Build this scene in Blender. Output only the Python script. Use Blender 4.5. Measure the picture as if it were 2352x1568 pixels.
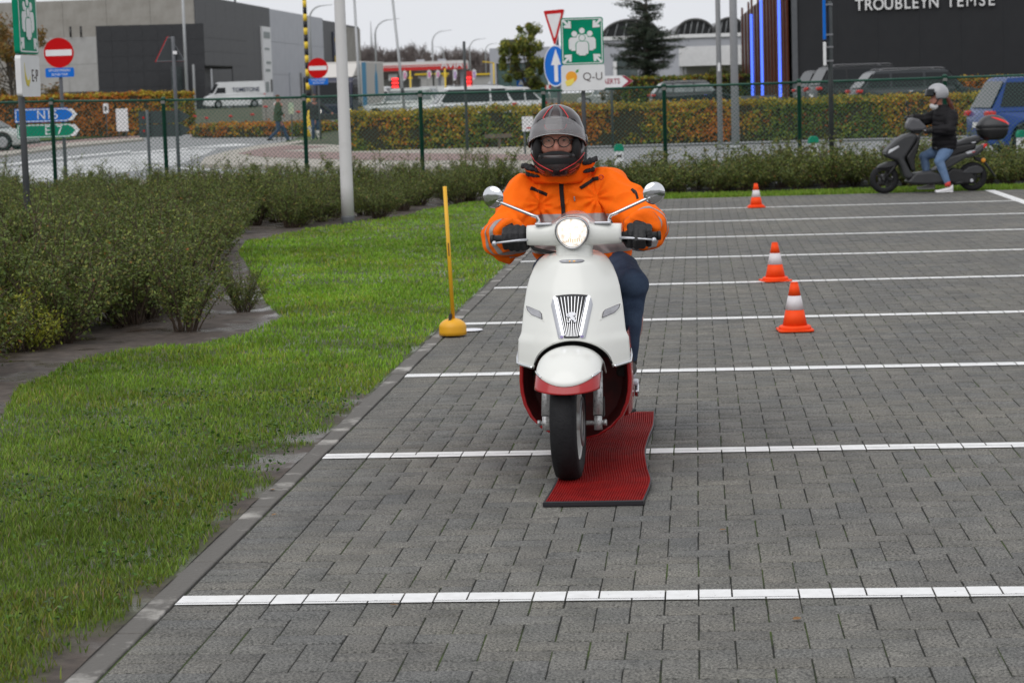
import bpy, bmesh, math, random
import numpy as np
from mathutils import Vector, Matrix, Quaternion, noise as mnoise
random.seed(7); rng = np.random.default_rng(7)
for o in list(bpy.data.objects): bpy.data.objects.remove(o)
SC = bpy.context.scene
COL = SC.collection
rad = math.radians
# ------------------------------------------------------------------ camera
F_PX, PITCH, YAW, ROLL, CAM_H = 2193.6, 0.112187, 0.0863835, -0.0308812, 1.565
def _axes():
    cp, sp, cy, sy = math.cos(PITCH), math.sin(PITCH), math.cos(YAW), math.sin(YAW)
    fw = Vector((-sy*cp, cy*cp, -sp)); rt = Vector((cy, sy, 0)); up = rt.cross(fw)
    c, s = math.cos(ROLL), math.sin(ROLL)
    return c*rt + s*up, -s*rt + c*up, fw
RT, UP, FW = _axes()
cam_d = bpy.data.cameras.new('camera'); cam = bpy.data.objects.new('camera', cam_d); COL.objects.link(cam)
cam.matrix_world = Matrix((( RT.x, UP.x, -FW.x, 0), (RT.y, UP.y, -FW.y, 0), (RT.z, UP.z, -FW.z, CAM_H), (0, 0, 0, 1)))
cam_d.sensor_fit = 'HORIZONTAL'; cam_d.sensor_width = 36; cam_d.lens = F_PX/1024*36
cam_d.clip_start = .1; cam_d.clip_end = 6000
cam_d.dof.use_dof = True; cam_d.dof.focus_distance = 9.0; cam_d.dof.aperture_fstop = 8.0
SC.camera = cam
# ------------------------------------------------------------------ light: overcast day
W = bpy.data.worlds.new('World'); SC.world = W; W.use_nodes = True
nt = W.node_tree; nt.nodes.clear()
sky = nt.nodes.new('ShaderNodeTexSky'); sky.sky_type = 'NISHITA'; sky.sun_disc = False
sky.sun_elevation = rad(52); sky.sun_rotation = rad(200); sky.air_density = 1.0; sky.dust_density = 3.0
hs = nt.nodes.new('ShaderNodeHueSaturation'); hs.inputs['Saturation'].default_value = .25
tc = nt.nodes.new('ShaderNodeTexCoord'); mp = nt.nodes.new('ShaderNodeMapping'); mp.inputs['Scale'].default_value = (1.2, 1.2, 3.5)
nz = nt.nodes.new('ShaderNodeTexNoise'); nz.inputs['Scale'].default_value = 1.6; nz.inputs['Detail'].default_value = 5; nz.inputs['Roughness'].default_value = .5
cr = nt.nodes.new('ShaderNodeValToRGB')
cr.color_ramp.elements[0].position = .3; cr.color_ramp.elements[0].color = (7.7, 7.95, 8.45, 1)
cr.color_ramp.elements[1].position = .72; cr.color_ramp.elements[1].color = (8.7, 8.8, 9.1, 1)
mx = nt.nodes.new('ShaderNodeMixRGB'); mx.inputs[0].default_value = .93     # cloud cover
bg = nt.nodes.new('ShaderNodeBackground'); bg.inputs['Strength'].default_value = .1
ow = nt.nodes.new('ShaderNodeOutputWorld')
L_ = nt.links.new
L_(sky.outputs[0], hs.inputs['Color']); L_(tc.outputs['Generated'], mp.inputs[0]); L_(mp.outputs[0], nz.inputs['Vector'])
L_(nz.outputs['Fac'], cr.inputs[0]); L_(hs.outputs[0], mx.inputs[1]); L_(cr.outputs[0], mx.inputs[2])
L_(mx.outputs[0], bg.inputs[0]); L_(bg.outputs[0], ow.inputs[0])
sun_d = bpy.data.lights.new('sun', 'SUN'); sun_d.energy = 1.4; sun_d.angle = rad(70); sun_d.color = (1, .975, .94)
sun = bpy.data.objects.new('sun', sun_d); COL.objects.link(sun)
_el, _az = rad(52), rad(200)      # direction towards the sun
_dir = Vector((math.sin(_az)*math.cos(_el), math.cos(_az)*math.cos(_el), math.sin(_el)))
sun.rotation_euler = _dir.to_track_quat('Z', 'Y').to_euler(); sun.location = (0, 0, 40)
SC.view_settings.view_transform = 'Standard'; SC.view_settings.look = 'None'
SC.view_settings.exposure = 0.0; SC.view_settings.gamma = 1.0
SC.render.engine = 'CYCLES'; SC.cycles.max_bounces = 8; SC.cycles.transparent_max_bounces = 12
SC.cycles.use_denoising = True
# ------------------------------------------------------------------ pixel helpers (photo enlarged to 2352 wide)
FD = F_PX*2352/1024
def _ray(x, y): return FW + RT*((x-1176)/FD) + UP*(-(y-784.1)/FD)
def GP(x, y, z=0.0):
    d = _ray(x, y); t = (z-CAM_H)/d.z
    return Vector((0, 0, CAM_H)) + d*t
def PD(x, y, dep): return Vector((0, 0, CAM_H)) + _ray(x, y)*dep
def base(x, dep, z=0.0):
    """point at height z, camera depth dep, whose picture column at eye height is about x"""
    yy = 784.0
    for _ in range(6):
        p = PD(x, yy, dep); yy += (p.z-CAM_H)*FD/dep
    p = PD(x, yy, dep); return Vector((p.x, p.y, z))
# ------------------------------------------------------------------ materials
MATS = {}
def mat(name, c, rough=.6, metal=0.0, c2=None, scale=8, bump=0.0, bscale=None, detail=4, coat=0.0, emis=None, es=0.0, spec=.5, trans=0.0, alpha=1.0, ior=1.45, coords='Object', lo=.35, hi=.65, rough2=None):
    if name in MATS: return MATS[name]
    m = bpy.data.materials.new(name); m.use_nodes = True; t = m.node_tree; b = t.nodes['Principled BSDF']; l = t.links.new
    if len(c) == 3: c = (*c, 1)
    b.inputs['Base Color'].default_value = c; b.inputs['Roughness'].default_value = rough; b.inputs['Metallic'].default_value = metal
    b.inputs['Coat Weight'].default_value = coat; b.inputs['Coat Roughness'].default_value = .08
    b.inputs['Specular IOR Level'].default_value = spec; b.inputs['IOR'].default_value = ior
    b.inputs['Transmission Weight'].default_value = trans; b.inputs['Alpha'].default_value = alpha
    if emis: b.inputs['Emission Color'].default_value = (*emis, 1); b.inputs['Emission Strength'].default_value = es
    if c2 or bump or rough2 is not None:
        tc = t.nodes.new('ShaderNodeTexCoord'); n = t.nodes.new('ShaderNodeTexNoise')
        n.inputs['Scale'].default_value = scale; n.inputs['Detail'].default_value = detail; n.inputs['Roughness'].default_value = .6
        l(tc.outputs[coords], n.inputs['Vector'])
        if c2:
            r = t.nodes.new('ShaderNodeValToRGB'); r.color_ramp.elements[0].position = lo; r.color_ramp.elements[1].position = hi
            r.color_ramp.elements[0].color = c; r.color_ramp.elements[1].color = (*c2, 1)
            l(n.outputs['Fac'], r.inputs[0]); l(r.outputs[0], b.inputs['Base Color'])
        if rough2 is not None:
            mr = t.nodes.new('ShaderNodeMapRange'); mr.inputs['From Min'].default_value = .35; mr.inputs['From Max'].default_value = .65
            mr.inputs['To Min'].default_value = rough; mr.inputs['To Max'].default_value = rough2
            l(n.outputs['Fac'], mr.inputs['Value']); l(mr.outputs[0], b.inputs['Roughness'])
        if bump:
            n2 = n
            if bscale:
                n2 = t.nodes.new('ShaderNodeTexNoise'); n2.inputs['Scale'].default_value = bscale; n2.inputs['Detail'].default_value = 5
                l(tc.outputs[coords], n2.inputs['Vector'])
            bp = t.nodes.new('ShaderNodeBump'); bp.inputs['Strength'].default_value = bump; bp.inputs['Distance'].default_value = .02
            l(n2.outputs['Fac'], bp.inputs['Height']); l(bp.outputs[0], b.inputs['Normal'])
    MATS[name] = m; return m
def leafmat(name, rough=.55, transl=.25):
    """foliage: colour comes from the per-leaf attribute 'tint'"""
    if name in MATS: return MATS[name]
    m = bpy.data.materials.new(name); m.use_nodes = True; t = m.node_tree; b = t.nodes['Principled BSDF']; l = t.links.new
    a = t.nodes.new('ShaderNodeAttribute'); a.attribute_name = 'tint'
    l(a.outputs['Color'], b.inputs['Base Color']); b.inputs['Roughness'].default_value = rough; b.inputs['Specular IOR Level'].default_value = .22
    tr = t.nodes.new('ShaderNodeBsdfTranslucent'); l(a.outputs['Color'], tr.inputs['Color'])
    ms = t.nodes.new('ShaderNodeMixShader'); ms.inputs[0].default_value = transl
    l(b.outputs[0], ms.inputs[1]); l(tr.outputs[0], ms.inputs[2]); l(ms.outputs[0], t.nodes['Material Output'].inputs['Surface'])
    MATS[name] = m; return m
# ------------------------------------------------------------------ mesh builder
def V3(*a): return Vector(a)
class MB:
    def __init__(s): s.v = []; s.f = []; s.m = []; s.s = []
    def add(s, vs, fs, m=0, smooth=False):
        k = len(s.v); s.v += [tuple(p) for p in vs]
        for f in fs: s.f.append(tuple(i+k for i in f)); s.m.append(m); s.s.append(smooth)
        return s
    def box(s, c, d, rot=None, m=0):
        c = Vector(c); R = rot or Matrix.Identity(3); x, y, z = d[0]/2, d[1]/2, d[2]/2
        vs = [c+R@Vector((i*x, j*y, k*z)) for k in (-1, 1) for i, j in ((-1, -1), (1, -1), (1, 1), (-1, 1))]
        return s.add(vs, [(3, 2, 1, 0), (4, 5, 6, 7), (0, 1, 5, 4), (1, 2, 6, 5), (2, 3, 7, 6), (3, 0, 4, 7)], m)
    def prism(s, poly, fn, t0, t1, m=0, smooth=False):
        n = len(poly); vs = [fn(a, b, t0) for a, b in poly]+[fn(a, b, t1) for a, b in poly]
        fs = [tuple(range(n))[::-1], tuple(range(n, 2*n))]+[(i, (i+1) % n, n+(i+1) % n, n+i) for i in range(n)]
        return s.add(vs, fs, m, smooth)
    def loft(s, rings, closed=True, caps=(True, True), m=0, smooth=True):
        n = len(rings[0]); vs = [p for r in rings for p in r]; fs = []
        for i in range(len(rings)-1):
            for j in range(n if closed else n-1):
                a, b = i*n+j, i*n+(j+1) % n; fs.append((a, b, b+n, a+n))
        k = (len(rings)-1)*n
        nc = len(fs)
        if caps[0]: fs.append(tuple(range(n))[::-1])
        if caps[1]: fs.append(tuple(range(k, k+n)))
        s.add(vs, fs, m, smooth)
        for i in range(len(fs)-nc): s.s[-1-i] = False      # flat end caps keep the side normals clean
        return s
    def tube(s, pts, r, n=8, m=0, caps=True, smooth=True, flat=1.0, upv=None):
        pts = [Vector(p) for p in pts]; rs = r if isinstance(r, (list, tuple)) else [r]*len(pts)
        rings = []; u = None
        for i, p in enumerate(pts):
            t = (pts[min(i+1, len(pts)-1)]-pts[max(i-1, 0)]).normalized()
            if u is None:
                u = Vector(upv) if upv else (Vector((0, 0, 1)) if abs(t.z) < .9 else Vector((1, 0, 0)))
            u = (u-t*u.dot(t)).normalized(); w = t.cross(u)
            rings.append([p+(u*math.cos(2*math.pi*k/n)*flat+w*math.sin(2*math.pi*k/n))*rs[i] for k in range(n)])
        return s.loft(rings, True, (caps, caps), m, smooth)
    def lathe(s, prof, n=24, c=(0, 0, 0), rot=None, m=0, smooth=True, caps=(True, True)):
        R = rot or Matrix.Identity(3); c = Vector(c)
        return s.loft([[c+R@Vector((r*math.cos(2*math.pi*k/n), r*math.sin(2*math.pi*k/n), z)) for k in range(n)] for r, z in prof], True, caps, m, smooth)
    def ell(s, c, r, n=16, k=10, rot=None, m=0):
        c = Vector(c); R = rot or Matrix.Identity(3); r = (r, r, r) if not hasattr(r, '__len__') else r
        rings = []
        for i in range(k+1):
            a = math.pi*(i/k-.5); a = max(-1.55, min(1.55, a))
            rings.append([c+R@Vector((r[0]*math.cos(a)*math.cos(2*math.pi*j/n), r[1]*math.cos(a)*math.sin(2*math.pi*j/n), r[2]*math.sin(a))) for j in range(n)])
        return s.loft(rings, True, (True, True), m, True)
    def quad(s, a, b, c, d, m=0): return s.add([a, b, c, d], [(0, 1, 2, 3)], m)
    def mesh(s, name, mats):
        me = bpy.data.meshes.new(name); me.from_pydata(s.v, [], s.f)
        for q in (mats if isinstance(mats, (list, tuple)) else [mats]): me.materials.append(q)
        me.polygons.foreach_set('material_index', s.m); me.polygons.foreach_set('use_smooth', s.s); me.update()
        return me
    def build(s, name, mats, parent=None, bevel=0, seg=2, sub=0, auto=None, recalc=True):
        me = s.mesh(name, mats)
        if recalc:
            bm = bmesh.new(); bm.from_mesh(me); bmesh.ops.recalc_face_normals(bm, faces=bm.faces); bm.to_mesh(me); bm.free()
        o = bpy.data.objects.new(name, me); COL.objects.link(o); o.parent = parent
        if bevel:
            b = o.modifiers.new('bevel', 'BEVEL'); b.width = bevel; b.segments = seg; b.limit_method = 'ANGLE'; b.angle_limit = rad(35)
        if sub:
            q = o.modifiers.new('sub', 'SUBSURF'); q.levels = sub; q.render_levels = sub
        if auto is not None:
            for p in me.polygons: p.use_smooth = True
            me.set_sharp_from_angle(angle=rad(auto))
        return o
def link(o, parent=None): COL.objects.link(o); o.parent = parent; return o
def tag(o, label, cat, group=None):
    o['label'] = label; o['category'] = cat
    if group: o['group'] = group
    return o
def struct(o): o['kind'] = 'structure'; return o
def stuff(o): o['kind'] = 'stuff'; return o
def empty(name, loc=(0, 0, 0), rot=(0, 0, 0)):
    o = bpy.data.objects.new(name, None); COL.objects.link(o); o.location = loc; o.rotation_euler = rot; o.empty_display_size = .2; return o
def thing(name, label, cat, loc=(0, 0, 0), rz=0.0, group=None):
    return tag(empty(name, loc, (0, 0, rz)), label, cat, group)
def copy_tree(o, parent=None):
    c = o.copy(); COL.objects.link(c); c.parent = parent
    for ch in list(o.children): copy_tree(ch, c)
    return c
def mesh_np(name, verts, quads, mats, tint=None, smooth=False):
    """large meshes from numpy arrays; quads (n,4) or (n,3); tint per face -> point colours"""
    me = bpy.data.meshes.new(name); nv, nf, k = len(verts), len(quads), quads.shape[1]
    me.vertices.add(nv); me.vertices.foreach_set('co', np.ascontiguousarray(verts, dtype=np.float32).ravel())
    me.loops.add(nf*k); me.loops.foreach_set('vertex_index', np.ascontiguousarray(quads, dtype=np.int32).ravel())
    me.polygons.add(nf); me.polygons.foreach_set('loop_start', np.arange(0, nf*k, k, dtype=np.int32))
    try: me.polygons.foreach_set('loop_total', np.full(nf, k, dtype=np.int32))
    except Exception: pass
    for q in (mats if isinstance(mats, (list, tuple)) else [mats]): me.materials.append(q)
    me.update(calc_edges=True)
    if tint is not None:
        at = me.attributes.new('tint', 'FLOAT_COLOR', 'FACE')
        at.data.foreach_set('color', np.ascontiguousarray(np.concatenate([tint, np.ones((nf, 1))], 1), dtype=np.float32).ravel())
    if smooth: me.polygons.foreach_set('use_smooth', np.ones(nf, dtype=bool))
    return me
def leaves(pos, size, nrm=None, aspect=.55, jitter=1.0, r=None):
    """one bent leaf (2 triangles as one quad rhombus) at each point"""
    r = r or rng; n = len(pos); d = r.normal(size=(n, 3))
    if nrm is not None: d = nrm+d*jitter*.6
    d /= np.linalg.norm(d, axis=1, keepdims=True)+1e-9
    a = r.normal(size=(n, 3)); a -= d*(a*d).sum(1, keepdims=True); a /= np.linalg.norm(a, axis=1, keepdims=True)+1e-9
    b = np.cross(d, a); sz = (np.asarray(size)*np.ones(n))[:, None]*r.uniform(.6, 1.25, (n, 1))
    v = np.stack([pos-a*sz, pos+b*sz*aspect+d*sz*.15, pos+a*sz, pos-b*sz*aspect+d*sz*.15], 1).reshape(-1, 3)
    return v, np.arange(n*4).reshape(n, 4)
def tints(cols, n, var=.25, r=None, w=None):
    r = r or rng; cols = np.array(cols); k = r.choice(len(cols), n, p=w)
    return np.clip(cols[k]*r.uniform(1-var, 1+var, (n, 1))*r.uniform(.92, 1.08, (n, 3)), 0, 1)
FONT_CACHE = {}
WORK = bpy.data.scenes.new('work')      # empty side scene, used only to evaluate modifiers and letters quickly
def bake(o):
    WORK.collection.objects.link(o); 
    with bpy.context.temp_override(scene=WORK, view_layer=WORK.view_layers[0]):
        dg = bpy.context.evaluated_depsgraph_get(); me = bpy.data.meshes.new_from_object(o.evaluated_get(dg))
    bpy.data.objects.remove(o); return me
def text(s, name, m, parent, loc, size, rot=(math.pi/2, 0, 0), ext=.002, align='CENTER', sx=1.0, bold=0.0):
    cu = bpy.data.curves.new(name, 'FONT'); cu.body = s; cu.size = size; cu.align_x = align; cu.align_y = 'CENTER'; cu.extrude = ext; cu.offset = bold
    tmp = bpy.data.objects.new(name, cu); me = bake(tmp); me.materials.clear(); me.materials.append(m)
    o = bpy.data.objects.new(name, me); COL.objects.link(o); o.parent = parent
    o.location = loc; o.rotation_euler = rot; o.scale = (sx, 1, 1); return o
# ================================================================== GROUND
def sstep(a, b, x):
    t = np.clip((x-a)/(b-a), 0, 1); return t*t*(3-2*t)
def ground_h(x, y):
    x = np.asarray(x, float); y = np.asarray(y, float); yy = np.maximum(y, 1)
    right = .45*sstep(66.5, 74, y); left = 1.1*sstep(135, 210, y)
    w = sstep(-.176, -.158, x/yy); return left*(1-w)+right*w
def gh(p): return float(ground_h(p[0], p[1]))
soil = mat('soil_verge', (.035, .05, .018), .9, c2=(.075, .07, .04), scale=.6, bump=.3, bscale=6, detail=8)
xs = np.concatenate([np.linspace(-1500, -120, 12), np.linspace(-100, 60, 65), np.linspace(80, 1500, 12)])
ys = np.concatenate([np.linspace(-300, 40, 12), np.linspace(44, 240, 60), np.linspace(260, 3000, 14)])
X, Y = np.meshgrid(xs, ys); Z = ground_h(X, Y)-.09
vv = np.stack([X, Y, Z], 2).reshape(-1, 3); nx = len(xs)
ii = np.arange(len(ys)-1)[:, None]*nx+np.arange(nx-1)[None, :]
qq = np.stack([ii, ii+1, ii+1+nx, ii+nx], 2).reshape(-1, 4)
struct(link(bpy.data.objects.new('ground', mesh_np('ground', vv, qq, soil, smooth=True))))
def sheet(name, pts, z, m, thick=0.0, px=True, kind=True, parent=None):
    """flat polygon from picture points on the ground (or metres)"""
    P = [GP(*p) for p in pts] if px else [Vector((p[0], p[1], 0)) for p in pts]
    b = MB(); n = len(P)
    top = [(p.x, p.y, z+(gh(p) if not px else 0)) for p in P]
    if thick: b.add(top+[(a, c, d-thick) for a, c, d in top], [tuple(range(n))]+[(i, i+n, (i+1) % n+n, (i+1) % n) for i in range(n)])
    else: b.add(top, [tuple(range(n))])
    o = b.build(name, m, parent)
    for p in o.data.polygons[:1]:
        if p.normal.z < 0: o.data.flip_normals()
    return struct(o) if kind else o
# ---- car park
KX, JX, PIT = -1.674, -1.468, .1032
Y_LO, Y_HI = 4.3, 31.7
def paver_material():
    m = bpy.data.materials.new('concrete_paver'); m.use_nodes = True; t = m.node_tree; b = t.nodes['Principled BSDF']; l = t.links.new
    g = t.nodes.new('ShaderNodeNewGeometry'); a = t.nodes.new('ShaderNodeAttribute'); a.attribute_name = 'tint'
    def noise(sc, det=4, rough=.6):
        n = t.nodes.new('ShaderNodeTexNoise'); n.inputs['Scale'].default_value = sc; n.inputs['Detail'].default_value = det
        n.inputs['Roughness'].default_value = rough; l(g.outputs['Position'], n.inputs['Vector']); return n
    def ramp(n, p0, c0, p1, c1):
        r = t.nodes.new('ShaderNodeValToRGB'); r.color_ramp.elements[0].position = p0; r.color_ramp.elements[1].position = p1
        r.color_ramp.elements[0].color = (*c0, 1); r.color_ramp.elements[1].color = (*c1, 1); l(n.outputs['Fac'], r.inputs[0]); return r
    def mix(kind, f, x, y):
        q = t.nodes.new('ShaderNodeMixRGB'); q.blend_type = kind
        if isinstance(f, float): q.inputs[0].default_value = f
        else: l(f, q.inputs[0])
        l(x, q.inputs[1]); l(y, q.inputs[2]); return q.outputs[0]
    n1 = noise(125, 2, .75); n2 = noise(.55, 4); n3 = noise(4.5, 5); n4 = noise(1.3, 6, .7); n5 = noise(420, 2)
    c = mix('MULTIPLY', 1.0, a.outputs['Color'], ramp(n1, .36, (.28, .28, .28), .64, (1.62, 1.6, 1.56)).outputs[0])
    c = mix('MULTIPLY', .8, c, ramp(n2, .35, (.78, .79, .82), .65, (1.12, 1.1, 1.04)).outputs[0])
    c = mix('MULTIPLY', .7, c, ramp(n3, .3, (.66, .67, .66), .7, (1.24, 1.22, 1.18)).outputs[0])
    pale = t.nodes.new('ShaderNodeRGB'); pale.outputs[0].default_value = (.27, .27, .275, 1)
    c = mix('MIX', ramp(n4, .70, (0, 0, 0), .78, (.55, .55, .55)).outputs[0], c, pale.outputs[0])
    moss = t.nodes.new('ShaderNodeRGB'); moss.outputs[0].default_value = (.05, .062, .018, 1)
    n6 = noise(2.1, 6, .75)
    c = mix('MIX', ramp(n6, .60, (0, 0, 0), .80, (.35, .35, .35)).outputs[0], c, moss.outputs[0])
    # pores
    c = mix('MULTIPLY', .8, c, ramp(n5, .30, (.25, .25, .25), .42, (1, 1, 1)).outputs[0])
    l(c, b.inputs['Base Color']); b.inputs['Roughness'].default_value = .8; b.inputs['Specular IOR Level'].default_value = .35
    bp = t.nodes.new('ShaderNodeBump'); bp.inputs['Strength'].default_value = .35; bp.inputs['Distance'].default_value = .004
    l(n1.outputs['Fac'], bp.inputs['Height']); l(bp.outputs[0], b.inputs['Normal']); return m
M_PAV = paver_material()
m_bed = mat('joint_sand_moss', (.012, .013, .010), .95, c2=(.05, .085, .010), scale=2.2, lo=.5, hi=.66, detail=8, bump=.3, bscale=80)
pav = struct(empty('parking_pavement'))
b = MB(); b.add([(KX, -12, -.0042), (26, -12, -.0042), (26, Y_HI, -.0042), (KX, Y_HI, -.0042)], [(0, 1, 2, 3)]); b.build('joint_bed', m_bed, pav)
# list of paver rectangles
rects = []
yy = Y_LO
while yy < Y_HI-.02:
    rects.append((KX+.004, yy, JX-.002, yy+PIT)); yy += PIT
nxm = int((8.0-JX)/PIT)+2; nym = int((Y_HI-Y_LO)/PIT)
for j in range(-1, nym):
    for i in range(-1, nxm):
        c = (i-j) % 4
        if c == 0: r = [i, j, i+2, j+1]
        elif c == 3: r = [i, j, i+1, j+2]
        else: continue
        r = [max(r[0], 0), max(r[1], 0), r[2], min(r[3], nym)]
        if r[2] <= r[0] or r[3] <= r[1]: continue
        x0, y0, x1, y1 = JX+r[0]*PIT, Y_LO+r[1]*PIT, JX+r[2]*PIT, Y_LO+r[3]*PIT
        if x0 > max(1.9, .165*y1+.9): continue
        if x1 > 6.4: continue
        rects.append((x0, y0, x1, y1))
R4 = np.array(rects); npv = len(R4)
GAP = .0023
def in_view(x, y):
    p = Vector((x, y, -CAM_H)); d = p.dot(FW); return abs(p.dot(RT)/d*FD) < 1180 and -p.dot(UP)/d*FD < 790
cxy = np.stack([(R4[:, 0]+R4[:, 2])/2, (R4[:, 1]+R4[:, 3])/2], 1)
order = np.argsort(cxy[:, 1]); near = [k for k in order if in_view(*cxy[k])][:300]; nearset = set(near)
base_cols = np.array([(.150, .149, .143), (.156, .153, .144), (.144, .145, .143), (.161, .157, .148), (.149, .146, .139)])
def paver_mesh(w, d, tilt, tint, name='paver'):
    hx, hy = w/2-GAP, d/2-GAP; c = .0022
    v = np.array([(-hx, -hy, -.03), (hx, -hy, -.03), (hx, hy, -.03), (-hx, hy, -.03), (-hx, -hy, -c), (hx, -hy, -c), (hx, hy, -c), (-hx, hy, -c),
                  (-hx+c, -hy+c, 0), (hx-c, -hy+c, 0), (hx-c, hy-c, 0), (-hx+c, hy-c, 0)], float)
    return v
PQ = np.array([(8, 9, 10, 11), (4, 5, 9, 8), (5, 6, 10, 9), (6, 7, 11, 10), (7, 4, 8, 11), (0, 1, 5, 4), (1, 2, 6, 5), (2, 3, 7, 6), (3, 0, 4, 7)])
vs, fs, ts = [], [], []
var_mesh = {}
for k in range(npv):
    x0, y0, x1, y1 = R4[k]; w, d = x1-x0, y1-y0
    cx, cy = (x0+x1)/2+random.gauss(0, .0006), (y0+y1)/2+random.gauss(0, .0006)
    dz = random.gauss(0, .0006)
    if k in nearset:
        vi = random.randrange(6); key = (round(w, 4), round(d, 4), vi)
        if key not in var_mesh:
            tn = base_cols[vi % 5]*random.uniform(.93, 1.07)
            v = paver_mesh(w, d, 0, None); me = mesh_np('paver', v, PQ, M_PAV, np.tile(tn, (9, 1))); var_mesh[key] = me
        o = bpy.data.objects.new('paver', var_mesh[key]); COL.objects.link(o); o.parent = pav; o.location = (cx, cy, dz-.001)
        o.rotation_euler = (random.gauss(0, .0018), random.gauss(0, .0018), random.gauss(0, .003))
    else:
        v = paver_mesh(w, d, 0, None); sl = np.array([random.gauss(0, .002), random.gauss(0, .002)])
        v[:, 2] += v[:, 0]*sl[0]+v[:, 1]*sl[1]+dz-.001; v[:, 0] += cx; v[:, 1] += cy
        vs.append(v); fs.append(PQ+12*len(fs)); ts.append(np.tile(base_cols[random.randrange(5)]*random.uniform(.93, 1.07), (9, 1)))
o = bpy.data.objects.new('pavers', mesh_np('pavers', np.concatenate(vs), np.concatenate(fs), M_PAV, np.concatenate(ts))); link(o, pav); stuff(o)
# pavement outside the modelled blocks (right of the frame, behind the camera)
b = MB()
for (x0, y0, x1, y1) in ((6.45, -12, 26, Y_HI), (1.95, -12, 6.44, 4.2), (KX, -12, 1.94, 4.2)): b.add([(x0, y0, -.003), (x1, y0, -.003), (x1, y1, -.003), (x0, y1, -.003)], [(0, 1, 2, 3)])
m_pfar = mat('paver_far', (.14, .14, .14), .85, c2=(.17, .168, .165), scale=6, bump=.2, bscale=60)
b.build('paving_margin', m_pfar, pav)
# ---- painted bay lines: cut to the blocks, so that joints run through the paint
def paint_material():
    m = mat('road_paint', (.82, .82, .82), .6, c2=(.70, .70, .69), scale=22, bump=.2, bscale=150, coords='Object', lo=.3, hi=.75); t = m.node_tree
    b = t.nodes['Principled BSDF']; n = t.nodes.new('ShaderNodeTexNoise'); n.inputs['Scale'].default_value = 45; n.inputs['Detail'].default_value = 6; n.inputs['Roughness'].default_value = .75
    tc = t.nodes.new('ShaderNodeTexCoord'); r = t.nodes.new('ShaderNodeValToRGB'); r.color_ramp.elements[0].position = .30; r.color_ramp.elements[1].position = .36
    t.links.new(tc.outputs['Object'], n.inputs['Vector']); t.links.new(n.outputs['Fac'], r.inputs[0]); t.links.new(r.outputs[0], b.inputs['Alpha']); return m
M_PAINT = paint_material()
def paint_rect(name, lx0, ly0, lx1, ly1, shear=0.0):
    v, f = [], []
    for (x0, y0, x1, y1) in rects:
        a0, a1 = max(x0+GAP*1.2, lx0), min(x1-GAP*1.2, lx1); c0, c1 = max(y0+GAP*1.2, ly0), min(y1-GAP*1.2, ly1)
        if a1-a0 < .004 or c1-c0 < .004: continue
        j = [random.gauss(0, .0012) for _ in range(4)]; k = len(v)
        v += [(a0, c0+(j[0] if c0 == ly0 else 0), .0030), (a1, c0+(j[1] if c0 == ly0 else 0), .0030), (a1, c1+(j[2] if c1 == ly1 else 0), .0030), (a0, c1+(j[3] if c1 == ly1 else 0), .0030)]
        f.append((k, k+1, k+2, k+3))
    if not f: return
    me = bpy.data.meshes.new(name); me.from_pydata(v, [], f); me.materials.append(M_PAINT)
    struct(link(bpy.data.objects.new(name, me)))
for k in range(9): paint_rect('bay_line', KX+.005+(.55 if k in () else 0), 6.715+2.75*k-.065, 4.06, 6.715+2.75*k+.065)
paint_rect('row_line', 4.06, 6.8, 4.2, Y_HI)
# ---- edging kerb
m_kerb = mat('kerb_concrete', (.125, .118, .108), .85, c2=(.36, .345, .32), scale=3.4, bump=.5, bscale=45, detail=10, coords='Object', lo=.53, hi=.63)
kerb = struct(empty('kerb'))
y = 3.3
while y < Y_HI:
    d = min(.995, Y_HI-y); q = MB(); q.box((KX-.052, y+d/2, -.0935+random.gauss(.0, .0012)), (.095, d, .19)); o = q.build('kerb_stone', m_kerb, kerb, bevel=.006, seg=2)
    y += 1.0
if False: m_lich = mat('mortar_spill', (.30, .295, .28), .9, c2=(.42, .41, .39), scale=12, bump=.3, bscale=60)
for x, y, w in ():
    p = GP(x, y); L = w
    q = MB(); pts = [(random.uniform(.03, .045)*math.cos(a)*(1 if math.cos(a) > 0 else 1), L*.5*math.sin(a)*random.uniform(.7, 1)) for a in [2*math.pi*i/11 for i in range(11)]]
    q.add([(KX-.052+a, p.y+c, .0155) for a, c in pts], [tuple(range(11))]); o = q.build('mortar_patch', m_lich, kerb)
    if o.data.polygons[0].normal.z < 0: o.data.flip_normals()
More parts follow.
